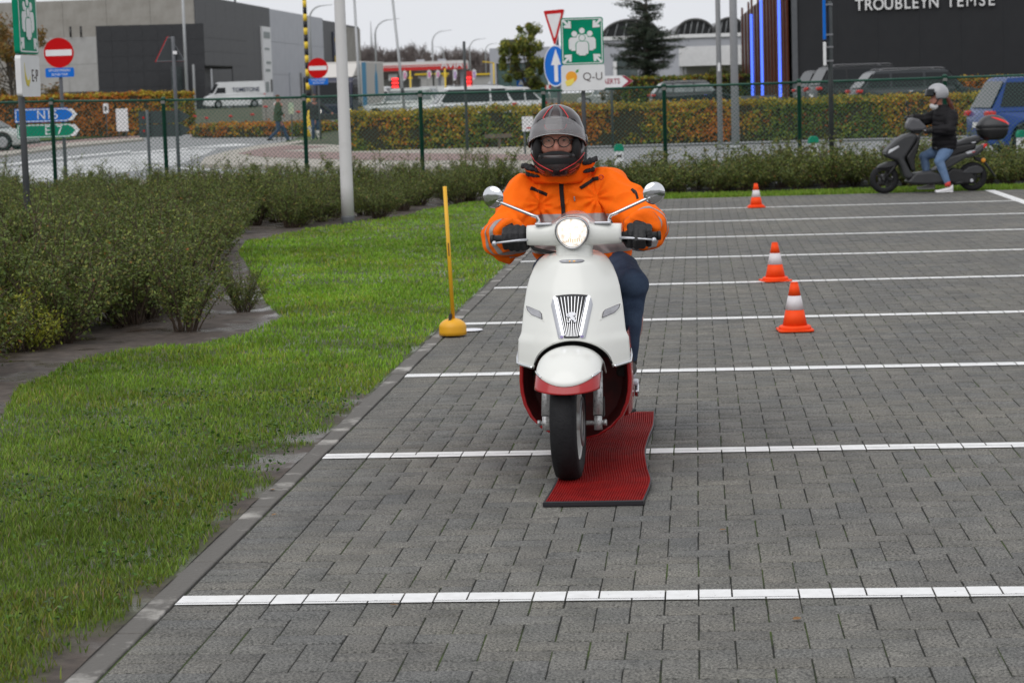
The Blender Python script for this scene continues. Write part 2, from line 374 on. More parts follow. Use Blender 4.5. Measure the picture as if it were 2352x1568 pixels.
# ---- lawn and planting bed
BED_PX = [(-260, 1040), (0, 985), (40, 905), (150, 852), (300, 818), (440, 803), (560, 775), (650, 742), (612, 708), (590, 655), (548, 585), (562, 566), (640, 546), (720, 531), (800, 521), (900, 508), (1000, 484), (1120, 466), (1250, 458)]
BED = [GP(*p) for p in BED_PX]
bed_poly = [(p.x, p.y) for p in BED]+[(-1.0, 36.9), (-30, 36.9), (-30, 9)]
def in_poly(px, py, poly):
    px = np.asarray(px); py = np.asarray(py); c = np.zeros(px.shape, bool); n = len(poly)
    for i in range(n):
        x1, y1 = poly[i]; x2, y2 = poly[(i+1) % n]
        k = ((y1 > py) != (y2 > py)) & (px < (x2-x1)*(py-y1)/((y2-y1) if y2 != y1 else 1e-9)+x1); c ^= k
    return c
def vnoise(x, y, s, seed=0):
    """cheap value noise, vectorised"""
    x = x*s+seed*17.3; y = y*s+seed*9.1; xi = np.floor(x).astype(int); yi = np.floor(y).astype(int); fx = x-xi; fy = y-yi
    h = lambda a, b: np.modf(np.abs(np.sin(a*127.1+b*311.7+seed)*43758.5453))[0]
    fx = fx*fx*(3-2*fx); fy = fy*fy*(3-2*fy)
    return (h(xi, yi)*(1-fx)+h(xi+1, yi)*fx)*(1-fy)+(h(xi, yi+1)*(1-fx)+h(xi+1, yi+1)*fx)*fy
def fbm(x, y, s, seed=0): return vnoise(x, y, s, seed)*.55+vnoise(x, y, s*2.1, seed+3)*.3+vnoise(x, y, s*4.3, seed+5)*.15
def lawn_z(x, y):
    edge = np.clip((KX-.1-x)/1.2, 0, 1)
    return .004+.03*edge+(fbm(x, y, .9, 2)-.5)*.05*edge+(fbm(x, y, 5, 4)-.5)*.016
def bare(x, y):
    """0..1 how bare the soil is"""
    e = KX-.1-x
    w = .26*np.exp(-(e/.12)**2)+.20*np.exp(-(e/.55)**2)
    n = fbm(x, y, 1.6, 11); n2 = fbm(x, y, 6, 13)
    fade = 1-.75*sstep(9.5, 15, y)
    return np.clip((w*fade+.55*n+.35*n2-.72)*4.2, 0, 1)
gx = np.concatenate([np.linspace(-34, -9, 26), np.linspace(-8.7, KX-.085, 120)]); gy = np.concatenate([np.linspace(3.0, 16, 150), np.linspace(16.2, 37, 90)])
X, Y = np.meshgrid(gx, gy); Z = lawn_z(X, Y); Z = np.where(in_poly(X, Y, bed_poly), Z-.012, Z)
v = np.stack([X, Y, Z], 2).reshape(-1, 3); n = len(gx); ii = np.arange(len(gy)-1)[:, None]*n+np.arange(n-1)[None, :]
q = np.stack([ii, ii+1, ii+1+n, ii+n], 2).reshape(-1, 4); cx = v[q].mean(1)
inb = in_poly(cx[:, 0], cx[:, 1], bed_poly); br = np.maximum(bare(cx[:, 0], cx[:, 1]), inb)
tn = np.array([(.045, .06, .018)])*(1-br[:, None])+np.array([(.062, .05, .042)])*br[:, None]
def mud_material():
    m = bpy.data.materials.new('lawn_soil'); m.use_nodes = True; t = m.node_tree; b = t.nodes['Principled BSDF']; l = t.links.new
    a = t.nodes.new('ShaderNodeAttribute'); a.attribute_name = 'tint'; g = t.nodes.new('ShaderNodeNewGeometry')
    n = t.nodes.new('ShaderNodeTexNoise'); n.inputs['Scale'].default_value = 9; n.inputs['Detail'].default_value = 8; n.inputs['Roughness'].default_value = .7; l(g.outputs['Position'], n.inputs['Vector'])
    r = t.nodes.new('ShaderNodeValToRGB'); r.color_ramp.elements[0].color = (.45, .42, .4, 1); r.color_ramp.elements[1].color = (1.7, 1.65, 1.6, 1); r.color_ramp.elements[0].position = .3; r.color_ramp.elements[1].position = .7
    l(n.outputs['Fac'], r.inputs[0]); x = t.nodes.new('ShaderNodeMixRGB'); x.blend_type = 'MULTIPLY'; x.inputs[0].default_value = 1; l(a.outputs['Color'], x.inputs[1]); l(r.outputs[0], x.inputs[2]); l(x.outputs[0], b.inputs['Base Color'])
    n2 = t.nodes.new('ShaderNodeTexNoise'); n2.inputs['Scale'].default_value = 2.4; n2.inputs['Detail'].default_value = 5; l(g.outputs['Position'], n2.inputs['Vector'])
    r2 = t.nodes.new('ShaderNodeMapRange'); r2.inputs['From Min'].default_value = .48; r2.inputs['From Max'].default_value = .6; r2.inputs['To Min'].default_value = .85; r2.inputs['To Max'].default_value = .22
    l(n2.outputs['Fac'], r2.inputs['Value']); l(r2.outputs[0], b.inputs['Roughness'])
    bp = t.nodes.new('ShaderNodeBump'); bp.inputs['Strength'].default_value = .5; bp.inputs['Distance'].default_value = .02; l(n.outputs['Fac'], bp.inputs['Height']); l(bp.outputs[0], b.inputs['Normal']); return m
M_MUD = mud_material()
struct(link(bpy.data.objects.new('lawn', mesh_np('lawn', v, q, M_MUD, tn, smooth=True))))
m_grass = leafmat('grass_blades', .5, .2)
def blades(name, x, y, z, hgt, wid, tint):
    n = len(x); a = rng.uniform(0, 2*np.pi, n); la = rng.uniform(0, 2*np.pi, n); ln = rng.uniform(.15, .75, n)*hgt
    dx, dy = np.cos(a)*wid/2, np.sin(a)*wid/2; p = np.stack([x, y, z-.004], 1); s = np.stack([dx, dy, np.zeros(n)], 1)
    mid = p+np.stack([np.cos(la)*ln*.35, np.sin(la)*ln*.35, hgt*.6], 1); tip = p+np.stack([np.cos(la)*ln, np.sin(la)*ln, hgt], 1)
    v = np.stack([p-s, p+s, mid+s*.7, mid-s*.7, tip], 1).reshape(-1, 3); k = np.arange(n)[:, None]*5
    q = np.concatenate([k+np.array([[0, 1, 2]]), k+np.array([[0, 2, 3]]), k+np.array([[3, 2, 4]])], 1).reshape(-1, 3)
    return mesh_np(name, v, q, m_grass, np.repeat(tint, 3, 0))
px, py = [], []
for y0, y1, den in ((5.4, 8, 9000), (8, 10, 7000), (10, 13, 4600), (13, 18, 2600), (18, 24, 1500), (24, 35.5, 900)):
    xa, xb = -.345*y1-.1, KX-.10
    n = int((xb-xa)*(y1-y0)*den); px.append(rng.uniform(xa, xb, n)); py.append(rng.uniform(y0, y1, n))
px = np.concatenate(px); py = np.concatenate(py)
keep = ~in_poly(px, py, bed_poly) & (rng.uniform(size=len(px)) > bare(px, py)*1.02) & (px > -.345*py-.1)
px, py = px[keep], py[keep]; n = len(px)
clump = fbm(px, py, 2.6, 21); hg = (.014+.026*clump)*rng.uniform(.6, 1.4, n); wd = rng.uniform(.0035, .0065, n)*np.clip(py/9, 1, 2.6)
tt = tints([(.16, .29, .02), (.185, .32, .026), (.13, .25, .024), (.23, .30, .05), (.28, .27, .10)], n, .25, w=[.36, .3, .2, .1, .04])
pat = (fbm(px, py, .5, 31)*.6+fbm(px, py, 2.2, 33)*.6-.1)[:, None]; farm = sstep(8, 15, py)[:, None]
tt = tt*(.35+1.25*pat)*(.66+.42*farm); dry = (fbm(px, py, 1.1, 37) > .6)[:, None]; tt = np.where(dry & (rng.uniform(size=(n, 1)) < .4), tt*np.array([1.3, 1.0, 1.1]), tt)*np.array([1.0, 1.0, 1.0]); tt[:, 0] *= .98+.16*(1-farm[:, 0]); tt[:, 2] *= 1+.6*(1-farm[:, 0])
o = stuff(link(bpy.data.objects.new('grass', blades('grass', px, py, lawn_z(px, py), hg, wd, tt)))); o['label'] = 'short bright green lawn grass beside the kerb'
# clover and small weeds by the kerb
n = 5200; wx = rng.uniform(-3.2, KX-.11, n); wy = rng.uniform(5.4, 11.5, n); k = (fbm(wx, wy, 3, 41) > .52) & (wx > -.345*wy-.1); wx, wy = wx[k], wy[k]
v, q = leaves(np.stack([wx, wy, lawn_z(wx, wy)+rng.uniform(.012, .035, len(wx))], 1), .0095, np.tile((0, 0, 1.), (len(wx), 1)), .8)
o = stuff(link(bpy.data.objects.new('clover', mesh_np('clover', v, q, m_grass, tints([(.06, .13, .02), (.09, .17, .03), (.05, .10, .03)], len(wx)))))); o['label'] = 'small round weed leaves growing between the lawn grass'
# far grass strip behind the car park, up to the planting by the fence
sheet('verge_far', [(-1.7, 31.72), (30, 31.72), (30, 37), (-1.7, 37)], -.02, M_MUD, px=False)
STRIP = lambda x: 33.1-.1*np.sin(x*1.3)
n = 26000; sx = rng.uniform(-1.6, 9, n); sy = rng.uniform(31.75, 33.3, n); k = sy < STRIP(sx); sx, sy = sx[k], sy[k]; n = len(sx)
tt = tints([(.15, .27, .02), (.17, .29, .026), (.12, .22, .02), (.2, .26, .04)], n, .22)
o = stuff(link(bpy.data.objects.new('grass', blades('grass', sx, sy, sx*0-.015, rng.uniform(.03, .06, n), rng.uniform(.012, .02, n), tt)))); o['label'] = 'narrow strip of bright grass behind the parking bays'
# ---- roads and islands beyond the fence
m_asph = mat('asphalt', (.21, .21, .215), .85, c2=(.27, .27, .275), scale=2.5, bump=.15, bscale=90, detail=8)
m_beige = mat('beige_pavers', (.33, .30, .26), .85, c2=(.42, .385, .34), scale=3, bump=.2, bscale=20)
m_pink = mat('red_pavers', (.22, .145, .135), .85, c2=(.28, .19, .175), scale=3, bump=.2, bscale=20)
m_white = mat('marking_white', (.72, .72, .72), .7, c2=(.5, .5, .5), scale=2, lo=.25, hi=.8)
m_dgrass = mat('mown_verge', (.06, .11, .018), .9, c2=(.09, .14, .03), scale=2, bump=.4, bscale=14)
sheet('road', [(-40, 37.6), (40, 37.6), (40, 66), (-11, 66), (-15, 78), (-15, 134), (-40, 134), (-90, 134), (-90, 37.6)], -.05, m_asph, px=False)
sheet('pavement', [(-300, 500), (-60, 474), (200, 436), (400, 412), (520, 404), (640, 405), (560, 416), (420, 428), (200, 448), (0, 467), (-300, 512)], .06, m_beige, .14)
sheet('pavement', [(460, 382), (472, 366), (520, 352), (590, 338), (690, 326), (800, 330), (1300, 342), (1300, 391), (900, 390), (700, 388), (560, 385)], .06, m_beige, .14)
sheet('cycle_path', [(545, 358), (600, 345), (660, 338), (760, 341), (690, 348), (640, 352), (760, 355), (1300, 362), (1300, 375), (900, 375), (700, 370), (600, 366)], .066, m_pink)
sheet('pavement', [(-200, 368), (0, 352), (160, 330), (330, 318), (330, 322), (160, 338), (0, 360), (-200, 378)], .04, m_beige, .1)
sheet('cycle_path', [(-200, 352), (0, 340), (200, 320), (330, 312), (330, 317), (200, 328), (0, 350), (-200, 366)], .02, m_pink)
sheet('verge', [(640, 333), (700, 321), (790, 319), (1300, 330), (1300, 341), (800, 329), (690, 326)], .075, m_dgrass)
sheet('verge', [(-250, 330), (0, 316), (300, 304), (430, 297), (430, 303), (300, 312), (0, 330), (-250, 345)], .03, m_dgrass)
# road markings seen through the fence: hatched nose and lane lines
def marking(pts, name='road_marking'): return sheet(name, pts, -.044, m_white)
marking([(300, 347), (420, 338), (620, 326), (620, 328), (420, 341), (300, 350)])
marking([(430, 336), (520, 329), (600, 325), (600, 327), (520, 332), (430, 339)])
marking([(400, 380), (520, 387), (700, 394), (1200, 400), (1200, 402), (700, 396), (520, 389), (400, 383)])
m_hatch = mat('worn_hatching', (.30, .30, .305), .75, c2=(.62, .62, .62), scale=1.1, detail=7, lo=.4, hi=.6)
sheet('road_marking', [(-200, 402), (0, 385), (160, 366), (300, 352), (420, 343), (500, 338), (470, 352), (405, 375), (250, 396), (100, 412), (-60, 430), (-200, 446)], -.046, m_hatch)
marking([(-60, 382), (120, 360), (300, 343), (300, 346), (120, 364), (-60, 387)])
marking([(0, 474), (200, 452), (430, 434), (640, 424), (760, 420), (760, 423), (640, 428), (430, 438), (200, 457), (0, 480)])
# ================================================================== PLANTING
m_leaf = leafmat('shrub_leaves', .5, .2); m_twig = mat('twig_bark', (.05, .035, .025), .9, c2=(.09, .06, .04), scale=20)
def shrub_meshes(seed, h, spread, ntw, nl, cols, w, lsz=.014):
    r = np.random.default_rng(seed); tw = MB(); pos, nr = [], []
    for i in range(ntw):
        a = r.uniform(0, 2*np.pi); ln = h*(r.uniform(.65, 1.15) if r.uniform() < .86 else r.uniform(1.2, 1.55)); out = spread*np.sqrt(r.uniform(.02, 1)); n = 9
        t = np.linspace(0, 1, n)[:, None]; bx = np.array([np.cos(a), np.sin(a), 0])*.07*r.uniform(0, 1)
        p = bx+np.array([np.cos(a), np.sin(a), 0])*out*t**1.2+np.array([0, 0, 1])*ln*(t-.22*t*t*(out/spread))+np.cumsum(r.normal(0, .008, (n, 3)), 0)
        p[:, 2] -= p[0, 2]+.03
        tw.tube([tuple(x) for x in p[::2]], [.006, .005, .004, .003, .002], 4, caps=False)
        k = nl; tt = r.uniform(.22, 1, k)**.8; ii = np.clip((tt*(n-1)).astype(int), 0, n-2); fr = (tt*(n-1)-ii)[:, None]
        q = p[ii]*(1-fr)+p[ii+1]*fr+r.normal(0, .03, (k, 3))*(1.15-.6*tt[:, None])
        pos.append(q); nr.append(r.normal(size=(k, 3))+np.array([0, 0, .6]))
        for s in range(2):   # side sprays
            j = r.integers(3, n-1); d = r.normal(size=3); d[2] = abs(d[2])*.7+.2; d /= np.linalg.norm(d); L = r.uniform(.08, .2)
            tw.tube([tuple(p[j]), tuple(p[j]+d*L)], [.003, .0015], 3, caps=False)
            kk = nl//3; u = r.uniform(.15, 1, kk)[:, None]; pos.append(p[j]+d*L*u+r.normal(0, .014, (kk, 3))); nr.append(r.normal(size=(kk, 3))+np.array([0, 0, .6]))
    pos = np.concatenate(pos); nr = np.concatenate(nr); pos = pos[pos[:, 2] > .03]; nr = nr[:len(pos)]
    v, q = leaves(pos, lsz, nr/np.linalg.norm(nr, axis=1, keepdims=True), .55, .7, r)
    tn = tints(cols, len(pos), .22, r, w)
    return mesh_np('foliage', v, q, m_leaf, tn), tw.mesh('stems', m_twig)
SG = [(.12, .155, .038), (.085, .12, .035), (.165, .20, .045), (.24, .24, .055), (.19, .16, .055), (.32, .15, .055)]
SV = [shrub_meshes(100+i, .50, .36, 46, 66, SG, [.42, .29, .2, .05, .035, .005], .0118) for i in range(5)]
SVY = shrub_meshes(120, .34, .3, 34, 50, [(.27, .28, .03), (.19, .21, .03), (.12, .15, .03)], [.5, .3, .2])
SVT = shrub_meshes(130, .56, .30, 26, 90, SG, [.42, .28, .2, .06, .035, .005], .0118)
SVR = [shrub_meshes(140+i, .70, .42, 36, 36, SG, [.34, .3, .2, .1, .05, .01], .022) for i in range(3)]
def shrub(fm, sm, loc, sc, rz, label, group=None, tilt=(0, 0)):
    t = thing('shrub', label, 'shrub', loc, rz, group); t.scale = sc; t.rotation_euler = (tilt[0], tilt[1], rz)
    link(bpy.data.objects.new('foliage', fm), t); link(bpy.data.objects.new('stems', sm), t); return t
pts = []
def ok(x, y, d): return all((x-a)**2+(y-c)**2 > d*d for a, c in pts)
mid_poly = [(p.x, p.y) for p in BED[:8]]+[(p.x, p.y) for p in BED[8:]]
tries = 0
while tries < 9000 and len(pts) < 190:
    tries += 1; y = random.uniform(11.5, 34.5); x = random.uniform(-.37*y-.3, -1.9)
    if not bool(in_poly(np.array([x]), np.array([y]), bed_poly)[0]): continue
    # keep a bare margin of soil along the lawn
    m = min(((x-p.x)**2+(y-p.y)**2) for p in BED)**.5
    seg = min([abs((b2.x-a.x)*(y-a.y)-(x-a.x)*(b2.y-a.y))/max((b2-a).length, .01) for a, b2 in zip(BED, BED[1:]) if min(a.x, b2.x)-.4 < x < max(a.x, b2.x)+.4 and min(a.y, b2.y)-.5 < y < max(a.y, b2.y)+.5] or [9])
    if min(m, seg) < (.62 if y < 20 else .15): continue
    if y < 17.5 and x > -3.9: continue
    if ok(x, y, .42 if y < 22 else (.46 if x > -5 else .6)): pts.append((x, y))
for x, y in pts:
    i = random.randrange(5); s = random.uniform(.85, 1.2)*(1.05 if y < 20 else 1.0)
    shrub(*SV[i], (x, y, float(lawn_z(x, y))-.01), (s*1.08, s*1.08, s*random.uniform(.85, 1.15)), random.uniform(0, 6.28), 'low dark green small-leaved shrub in the thicket between the lawn and the fence', 'shrubs massed in the planting bed', (random.gauss(0, .1), random.gauss(0, .1)))
p = GP(432, 768); shrub(*SVT, (p.x, p.y, 0), (1.02, 1.02, .98), .4, 'lone bushy shrub with bare stems on the muddy point of the bed')
p = GP(560, 722); shrub(*SV[2], (p.x, p.y, 0), (.5, .5, .72), 1.4, 'small narrow shrub at the muddy tip of the bed beside the lawn')
p = GP(60, 815); shrub(*SVY, (p.x, p.y, 0), (.95, .95, .95), 2.0, 'low yellow-green shrub at the front of the planting bed')
p = GP(1065, 452); shrub(*SVT, (p.x, p.y, 0), (.75, .75, 1.05), 3.0, 'thin upright shrub sticking out above the planting near the white pole')
rp = []
tries = 0
while tries < 4000 and len(rp) < 92:
    tries += 1; x = random.uniform(-1.6, 7.6); y = random.uniform(33.35, 36.7)
    if all((x-a)**2+(y-c)**2 > .40**2 for a, c in rp): rp.append((x, y))
for x, y in rp:
    s = random.uniform(.85, 1.12); shrub(*SVR[random.randrange(3)], (x, y, -.03), (s, s, s*random.uniform(.7, 1.05)*(.86 if x > .5 else .72)), random.uniform(0, 6.28), 'dark green shrub in the row along the fence behind the parking bays', 'shrubs along the fence behind the bays')
# ================================================================== FENCE
m_green = mat('fence_green', (.008, .075, .045), .45, c2=(.006, .055, .034), scale=9)
m_wire = mat('wire_green', (.02, .075, .055), .5)
m_clamp = mat('clamp_grey', (.2, .2, .19), .5, metal=.6)
FDEP = 37.3
fp = [(-170, 240.5), (118, 233), (375, 231), (698, 224), (965, 215.5), (1248, 209.5), (1525, 200), (1835, 190), (2170, 179), (2530, 168)]
fence = thing('mesh_fence', 'long dark green chain-link fence with top rail between car park and road', 'fence')
tops = [PD(x, y, FDEP) for x, y in fp]
for p in tops:
    q = MB(); q.lathe([(.036, -.05), (.036, p.z+.015), (.04, p.z+.02), (.04, p.z+.045), (.02, p.z+.06)], 12, (p.x, p.y, 0)); o = q.build('post', m_green, fence)
    q = MB(); q.box((p.x, p.y-.045, p.z-.03), (.07, .02, .05)); q.build('rail_clamp', m_clamp, o)
for a, c in zip(tops, tops[1:]):
    q = MB(); q.tube([a, c], .021, 10); q.build('top_rail', m_green, fence)
    u = (c-a); u.z = 0; L = u.length; u.normalize(); q = MB(); step = .072; w = .0034; nrm = Vector((-u.y, u.x, 0))
    def P3(s, z): t = s/L; return Vector((a.x+u.x*s, a.y+u.y*s, z*(a.z*(1-t)+c.z*t)/1.65))
    H = 1.65; k = -H
    while k < L:
        for sg in (0, 1):
            s0, s1, z0, z1 = k, k+H, 0.0, H
            if s0 < 0: z0 = -s0; s0 = 0
            if s1 > L: z1 = H-(s1-L); s1 = L
            if s1-s0 < .02: continue
            A, B = (P3(s0, z0), P3(s1, z1)) if sg == 0 else (P3(s0, H-z0), P3(s1, H-z1))
            d = (B-A).normalized(); s_ = d.cross(nrm).normalized()*w; n2 = nrm*w
            q.add([A+s_, A-s_*.5+n2, A-s_*.5-n2, B+s_, B-s_*.5+n2, B-s_*.5-n2], [(0, 1, 4, 3), (1, 2, 5, 4), (2, 0, 3, 5)])
        k += step
    q.build('chain_link_mesh', m_wire, fence, recalc=False)
# ================================================================== HEDGES
m_hl = leafmat('hedge_leaves', .5, .3); m_core = mat('hedge_core', (.03, .022, .012), 1.0)
HC = [(.20, .22, .03), (.36, .28, .028), (.50, .255, .028), (.46, .15, .024), (.28, .09, .025), (.12, .17, .03)]
def hedge(name, label, a, c, width, h, dens, lsz, zone=None, z0=0.0, top_yellow=True, seed=1, dome=False):
    """clipped hedge between two ground points; leaves cover a dark twiggy core"""
    r = np.random.default_rng(seed); a = Vector((a[0], a[1], 0)); c = Vector((c[0], c[1], 0)); u = c-a; L = u.length; u.normalize(); nn = Vector((-u.y, u.x, 0))
    t = thing(name, label, 'hedge', (a.x, a.y, z0), math.atan2(u.y, u.x))
    q = MB(); q.box((L/2, width/2, h/2-.03), (L-.16, width-.16, h-.1)); q.build('branch_core', m_core, t)
    S, Wd, Hh, N = [], [], [], []
    def face(n, s, w, z, nr):
        S.append(s); Wd.append(w); Hh.append(z); N.append(np.tile(nr, (n, 1)))
    n = int(L*h*dens); face(n, r.uniform(0, L, n), np.abs(r.normal(0, .05, n)), r.uniform(.06, h, n), (0., -1., .25))
    n = int(L*width*dens); face(n, r.uniform(0, L, n), r.uniform(0, width, n), h+r.normal(0, .035, n)+.05*(r.uniform(size=n)**6), (0, 0, 1.))
    n = int(L*h*dens*.25); face(n, r.uniform(0, L, n), width-np.abs(r.normal(0, .05, n)), r.uniform(.05, h, n), (0., 1., .2))
    for e in (0, L): n = int(width*h*dens); face(n, e+(1 if e == 0 else -1)*np.abs(r.normal(0, .05, n)), r.uniform(0, width, n), r.uniform(.05, h, n), (-1. if e == 0 else 1., 0, .2))
    s = np.concatenate(S); w = np.concatenate(Wd); z = np.concatenate(Hh); N = np.concatenate(N)
    bulge = (fbm(s, z, 1.3, seed)-.5)*.34; w = w+bulge*(N[:, 1] < -.5); z = z+(fbm(s, w, 1.6, seed+2)-.5)*.20*(N[:, 2] > .9)+.10*(r.uniform(size=len(s))**9)*(N[:, 2] > .9)
    if zone is None: zone = lambda s, z: fbm(s, z, .45, seed+7)
    k = np.clip(zone(s, z)*1.5-.25+r.normal(0, .16, len(s)), 0, .999); idx = (k*6).astype(int)
    order = np.array([5, 0, 1, 2, 3, 3]); cols = np.array(HC)[order[idx]]
    cols = np.where((r.uniform(size=len(s)) < .10)[:, None], np.array(HC)[4], cols)
    if top_yellow:
        ty = ((z > h-.09) & (r.uniform(size=len(s)) < .6))[:, None]; cols = np.where(ty, np.array([(.40, .31, .04)]), cols)
    low = (z < h*.18) & (r.uniform(size=len(s)) < .45); keep = ~low
    cols = cols*r.uniform(.65, 1.3, (len(s), 1)); s, w, z, N, cols = s[keep], w[keep], z[keep], N[keep], cols[keep]
    v, f = leaves(np.stack([s, w, z], 1), lsz, N, .65, 1.2, r)
    o = link(bpy.data.objects.new('leaf_cover', mesh_np('leaf_cover', v, f, m_hl, cols)), t); stuff(o); return t
HA, HB = base(782, 63.5), base(1330, 63.5)
zone_main = lambda s, z: np.clip(.30+.35*sstep(4.5, 6.5, s)*(1-sstep(7.6, 9.0, s))+.28*sstep(8.5, 10, s)*(1-sstep(10.8, 11.8, s))-.2*sstep(11.2, 12.5, s)*(1-sstep(13.2, 14.6, s))+.2*sstep(15, 16, s)*(1-sstep(17, 18, s))+(fbm(s, z, .9, 3)-.5)*.8, 0, 1)
HE = base(2262, 61.0)
hedge('beech_hedge', 'long clipped beech hedge in mixed green and rust autumn leaves', HA, HE, 1.0, 1.12, 620, .05, zone_main, seed=3)
HL0, HL1 = base(-260, 117), base(424, 112)
hedge('beech_hedge', 'tall orange-brown autumn hedge below the dark clad building', HL0, HL1, 1.3, 2.15, 200, .085, lambda s, z: np.clip(.9-.45*sstep(11.5, 16, s)+(fbm(s, z, .5, 5)-.5)*.7, 0, 1), seed=5)
hb0, hb1 = base(2130, 92, .9), base(2600, 90, .9)
hedge('beech_hedge', 'orange autumn hedge at the foot of the dark showroom wall', hb0, hb1, 1.0, 1.05, 260, .07, lambda s, z: np.clip(.8+(fbm(s, z, .5, 9)-.5)*.6, 0, 1), z0=.55, seed=9)
hc0, hc1 = base(1446, 128, .8), base(1745, 132, .8)
hedge('green_hedge', 'low dull green and rust hedge beyond the dark estate car', hc0, hc1, 1.0, 1.75, 110, .09, lambda s, z: np.clip(.24+(fbm(s, z, .4, 10)-.5)*.7, 0, 1), z0=.5, seed=10, top_yellow=False)
# rose bed along the road
ra, rb = base(432, 102), base(705, 92)
hedge('rose_bed', 'low brownish rose shrubs planted along the road edge', ra, rb, 2.4, .55, 120, .07, lambda s, z: np.clip(.62+(fbm(s, z, .9, 12)-.5)*1.6, 0, 1), seed=12, top_yellow=False)
m_rose = mat('rose_red', (.5, .02, .02), .6)
for i, (x, y) in enumerate([(447, 268), (474, 272), (530, 268), (580, 264), (632, 262), (685, 258), (610, 246), (745, 248)]):
    p = PD(x, y, 101-i*1.2); q = MB()
    for k in range(7):
        a = k*.9; q.ell((p.x+.05*math.cos(a), p.y+.05*math.sin(a), p.z+.015*(k % 3)), (.05, .05, .035), 8, 5)
    q.tube([(p.x, p.y, 0), (p.x+.02, p.y, p.z*.5), (p.x, p.y, p.z)], .012, 5, m=1); o = q.build('rose', [m_rose, m_twig]); tag(o, 'single red rose bloom above the rose bed by the road', 'flower', 'red roses in the bed')
# ================================================================== POLES, SIGNS, TRAINING GEAR
m_galv = mat('galvanised', (.32, .33, .34), .5, metal=.35, c2=(.42, .43, .44), scale=40, detail=6)
m_pgrey = mat('pole_grey', (.085, .09, .1), .5, c2=(.1, .105, .115), scale=6)
m_pdark = mat('pole_dark', (.03, .038, .04), .55, c2=(.05, .055, .056), scale=5)
m_white_p = mat('white_lacquer', (.62, .61, .61), .4, c2=(.5, .49, .48), scale=3.5, detail=6, lo=.55, hi=.8)
m_swhite = mat('sign_white', (.74, .74, .75), .45, c2=(.68, .68, .69), scale=4)
m_sred = mat('sign_red', (.50, .004, .006), .5, spec=.12); m_sblue = mat('sign_blue', (.008, .14, .56), .5, spec=.12); m_sgreen = mat('sign_green', (.0, .24, .13), .5, spec=.12, c2=(0, .2, .11), scale=3)
m_sback = mat('sign_back', (.03, .035, .038), .6); m_black = mat('matt_black', (.012, .012, .013), .6); m_ink = mat('dark_ink', (.06, .04, .035), .6)
m_yel = mat('signal_yellow', (.72, .50, .03), .45); m_steelb = mat('bracket_steel', (.25, .25, .26), .4, metal=.7)
def rrect(w, h, r, n=5):
    P = []
    for cx, cz, a0 in ((w/2-r, h/2-r, 0), (-w/2+r, h/2-r, 90), (-w/2+r, -h/2+r, 180), (w/2-r, -h/2+r, 270)):
        P += [(cx+r*math.cos(rad(a0+90*i/n)), cz+r*math.sin(rad(a0+90*i/n))) for i in range(n+1)]
    return P
def circ(r, n=32, cx=0, cz=0, sx=1): return [(cx+sx*r*math.cos(2*math.pi*i/n), cz+r*math.sin(2*math.pi*i/n)) for i in range(n)]
def plate(name, poly, z, y0, y1, m, parent, cx=0, bevel=0):
    q = MB(); q.prism(poly, lambda a, b, t: (a+cx, t, b+z), y0, y1); return q.build(name, m, parent, bevel=bevel)
def pole(parent, h, r, m, name='pole', r2=None, x=0, y=0, z0=-.1, n=14):
    q = MB(); q.lathe([(r, z0), (r2 or r, h), ((r2 or r)*.6, h+.01)], n, (x, y, 0)); return q.build(name, m, parent)
def ring(poly, k):   # frame outline between poly and scaled poly
    return [(a*k, b*k) for a, b in poly]
def frame(name, outer, inner, z, y0, y1, m, parent, cx=0):
    n = len(outer); q = MB(); vs = [(a+cx, t, b+z) for t in (y0, y1) for P in (outer, inner) for a, b in P]; f = []
    for i in range(n):
        j = (i+1) % n; f += [(i, j, n+j, n+i), (2*n+i, 3*n+i, 3*n+j, 2*n+j), (i, 2*n+i, 2*n+j, j), (n+i, n+j, 3*n+j, 3*n+i)]
    q.add(vs, f); return q.build(name, m, parent)
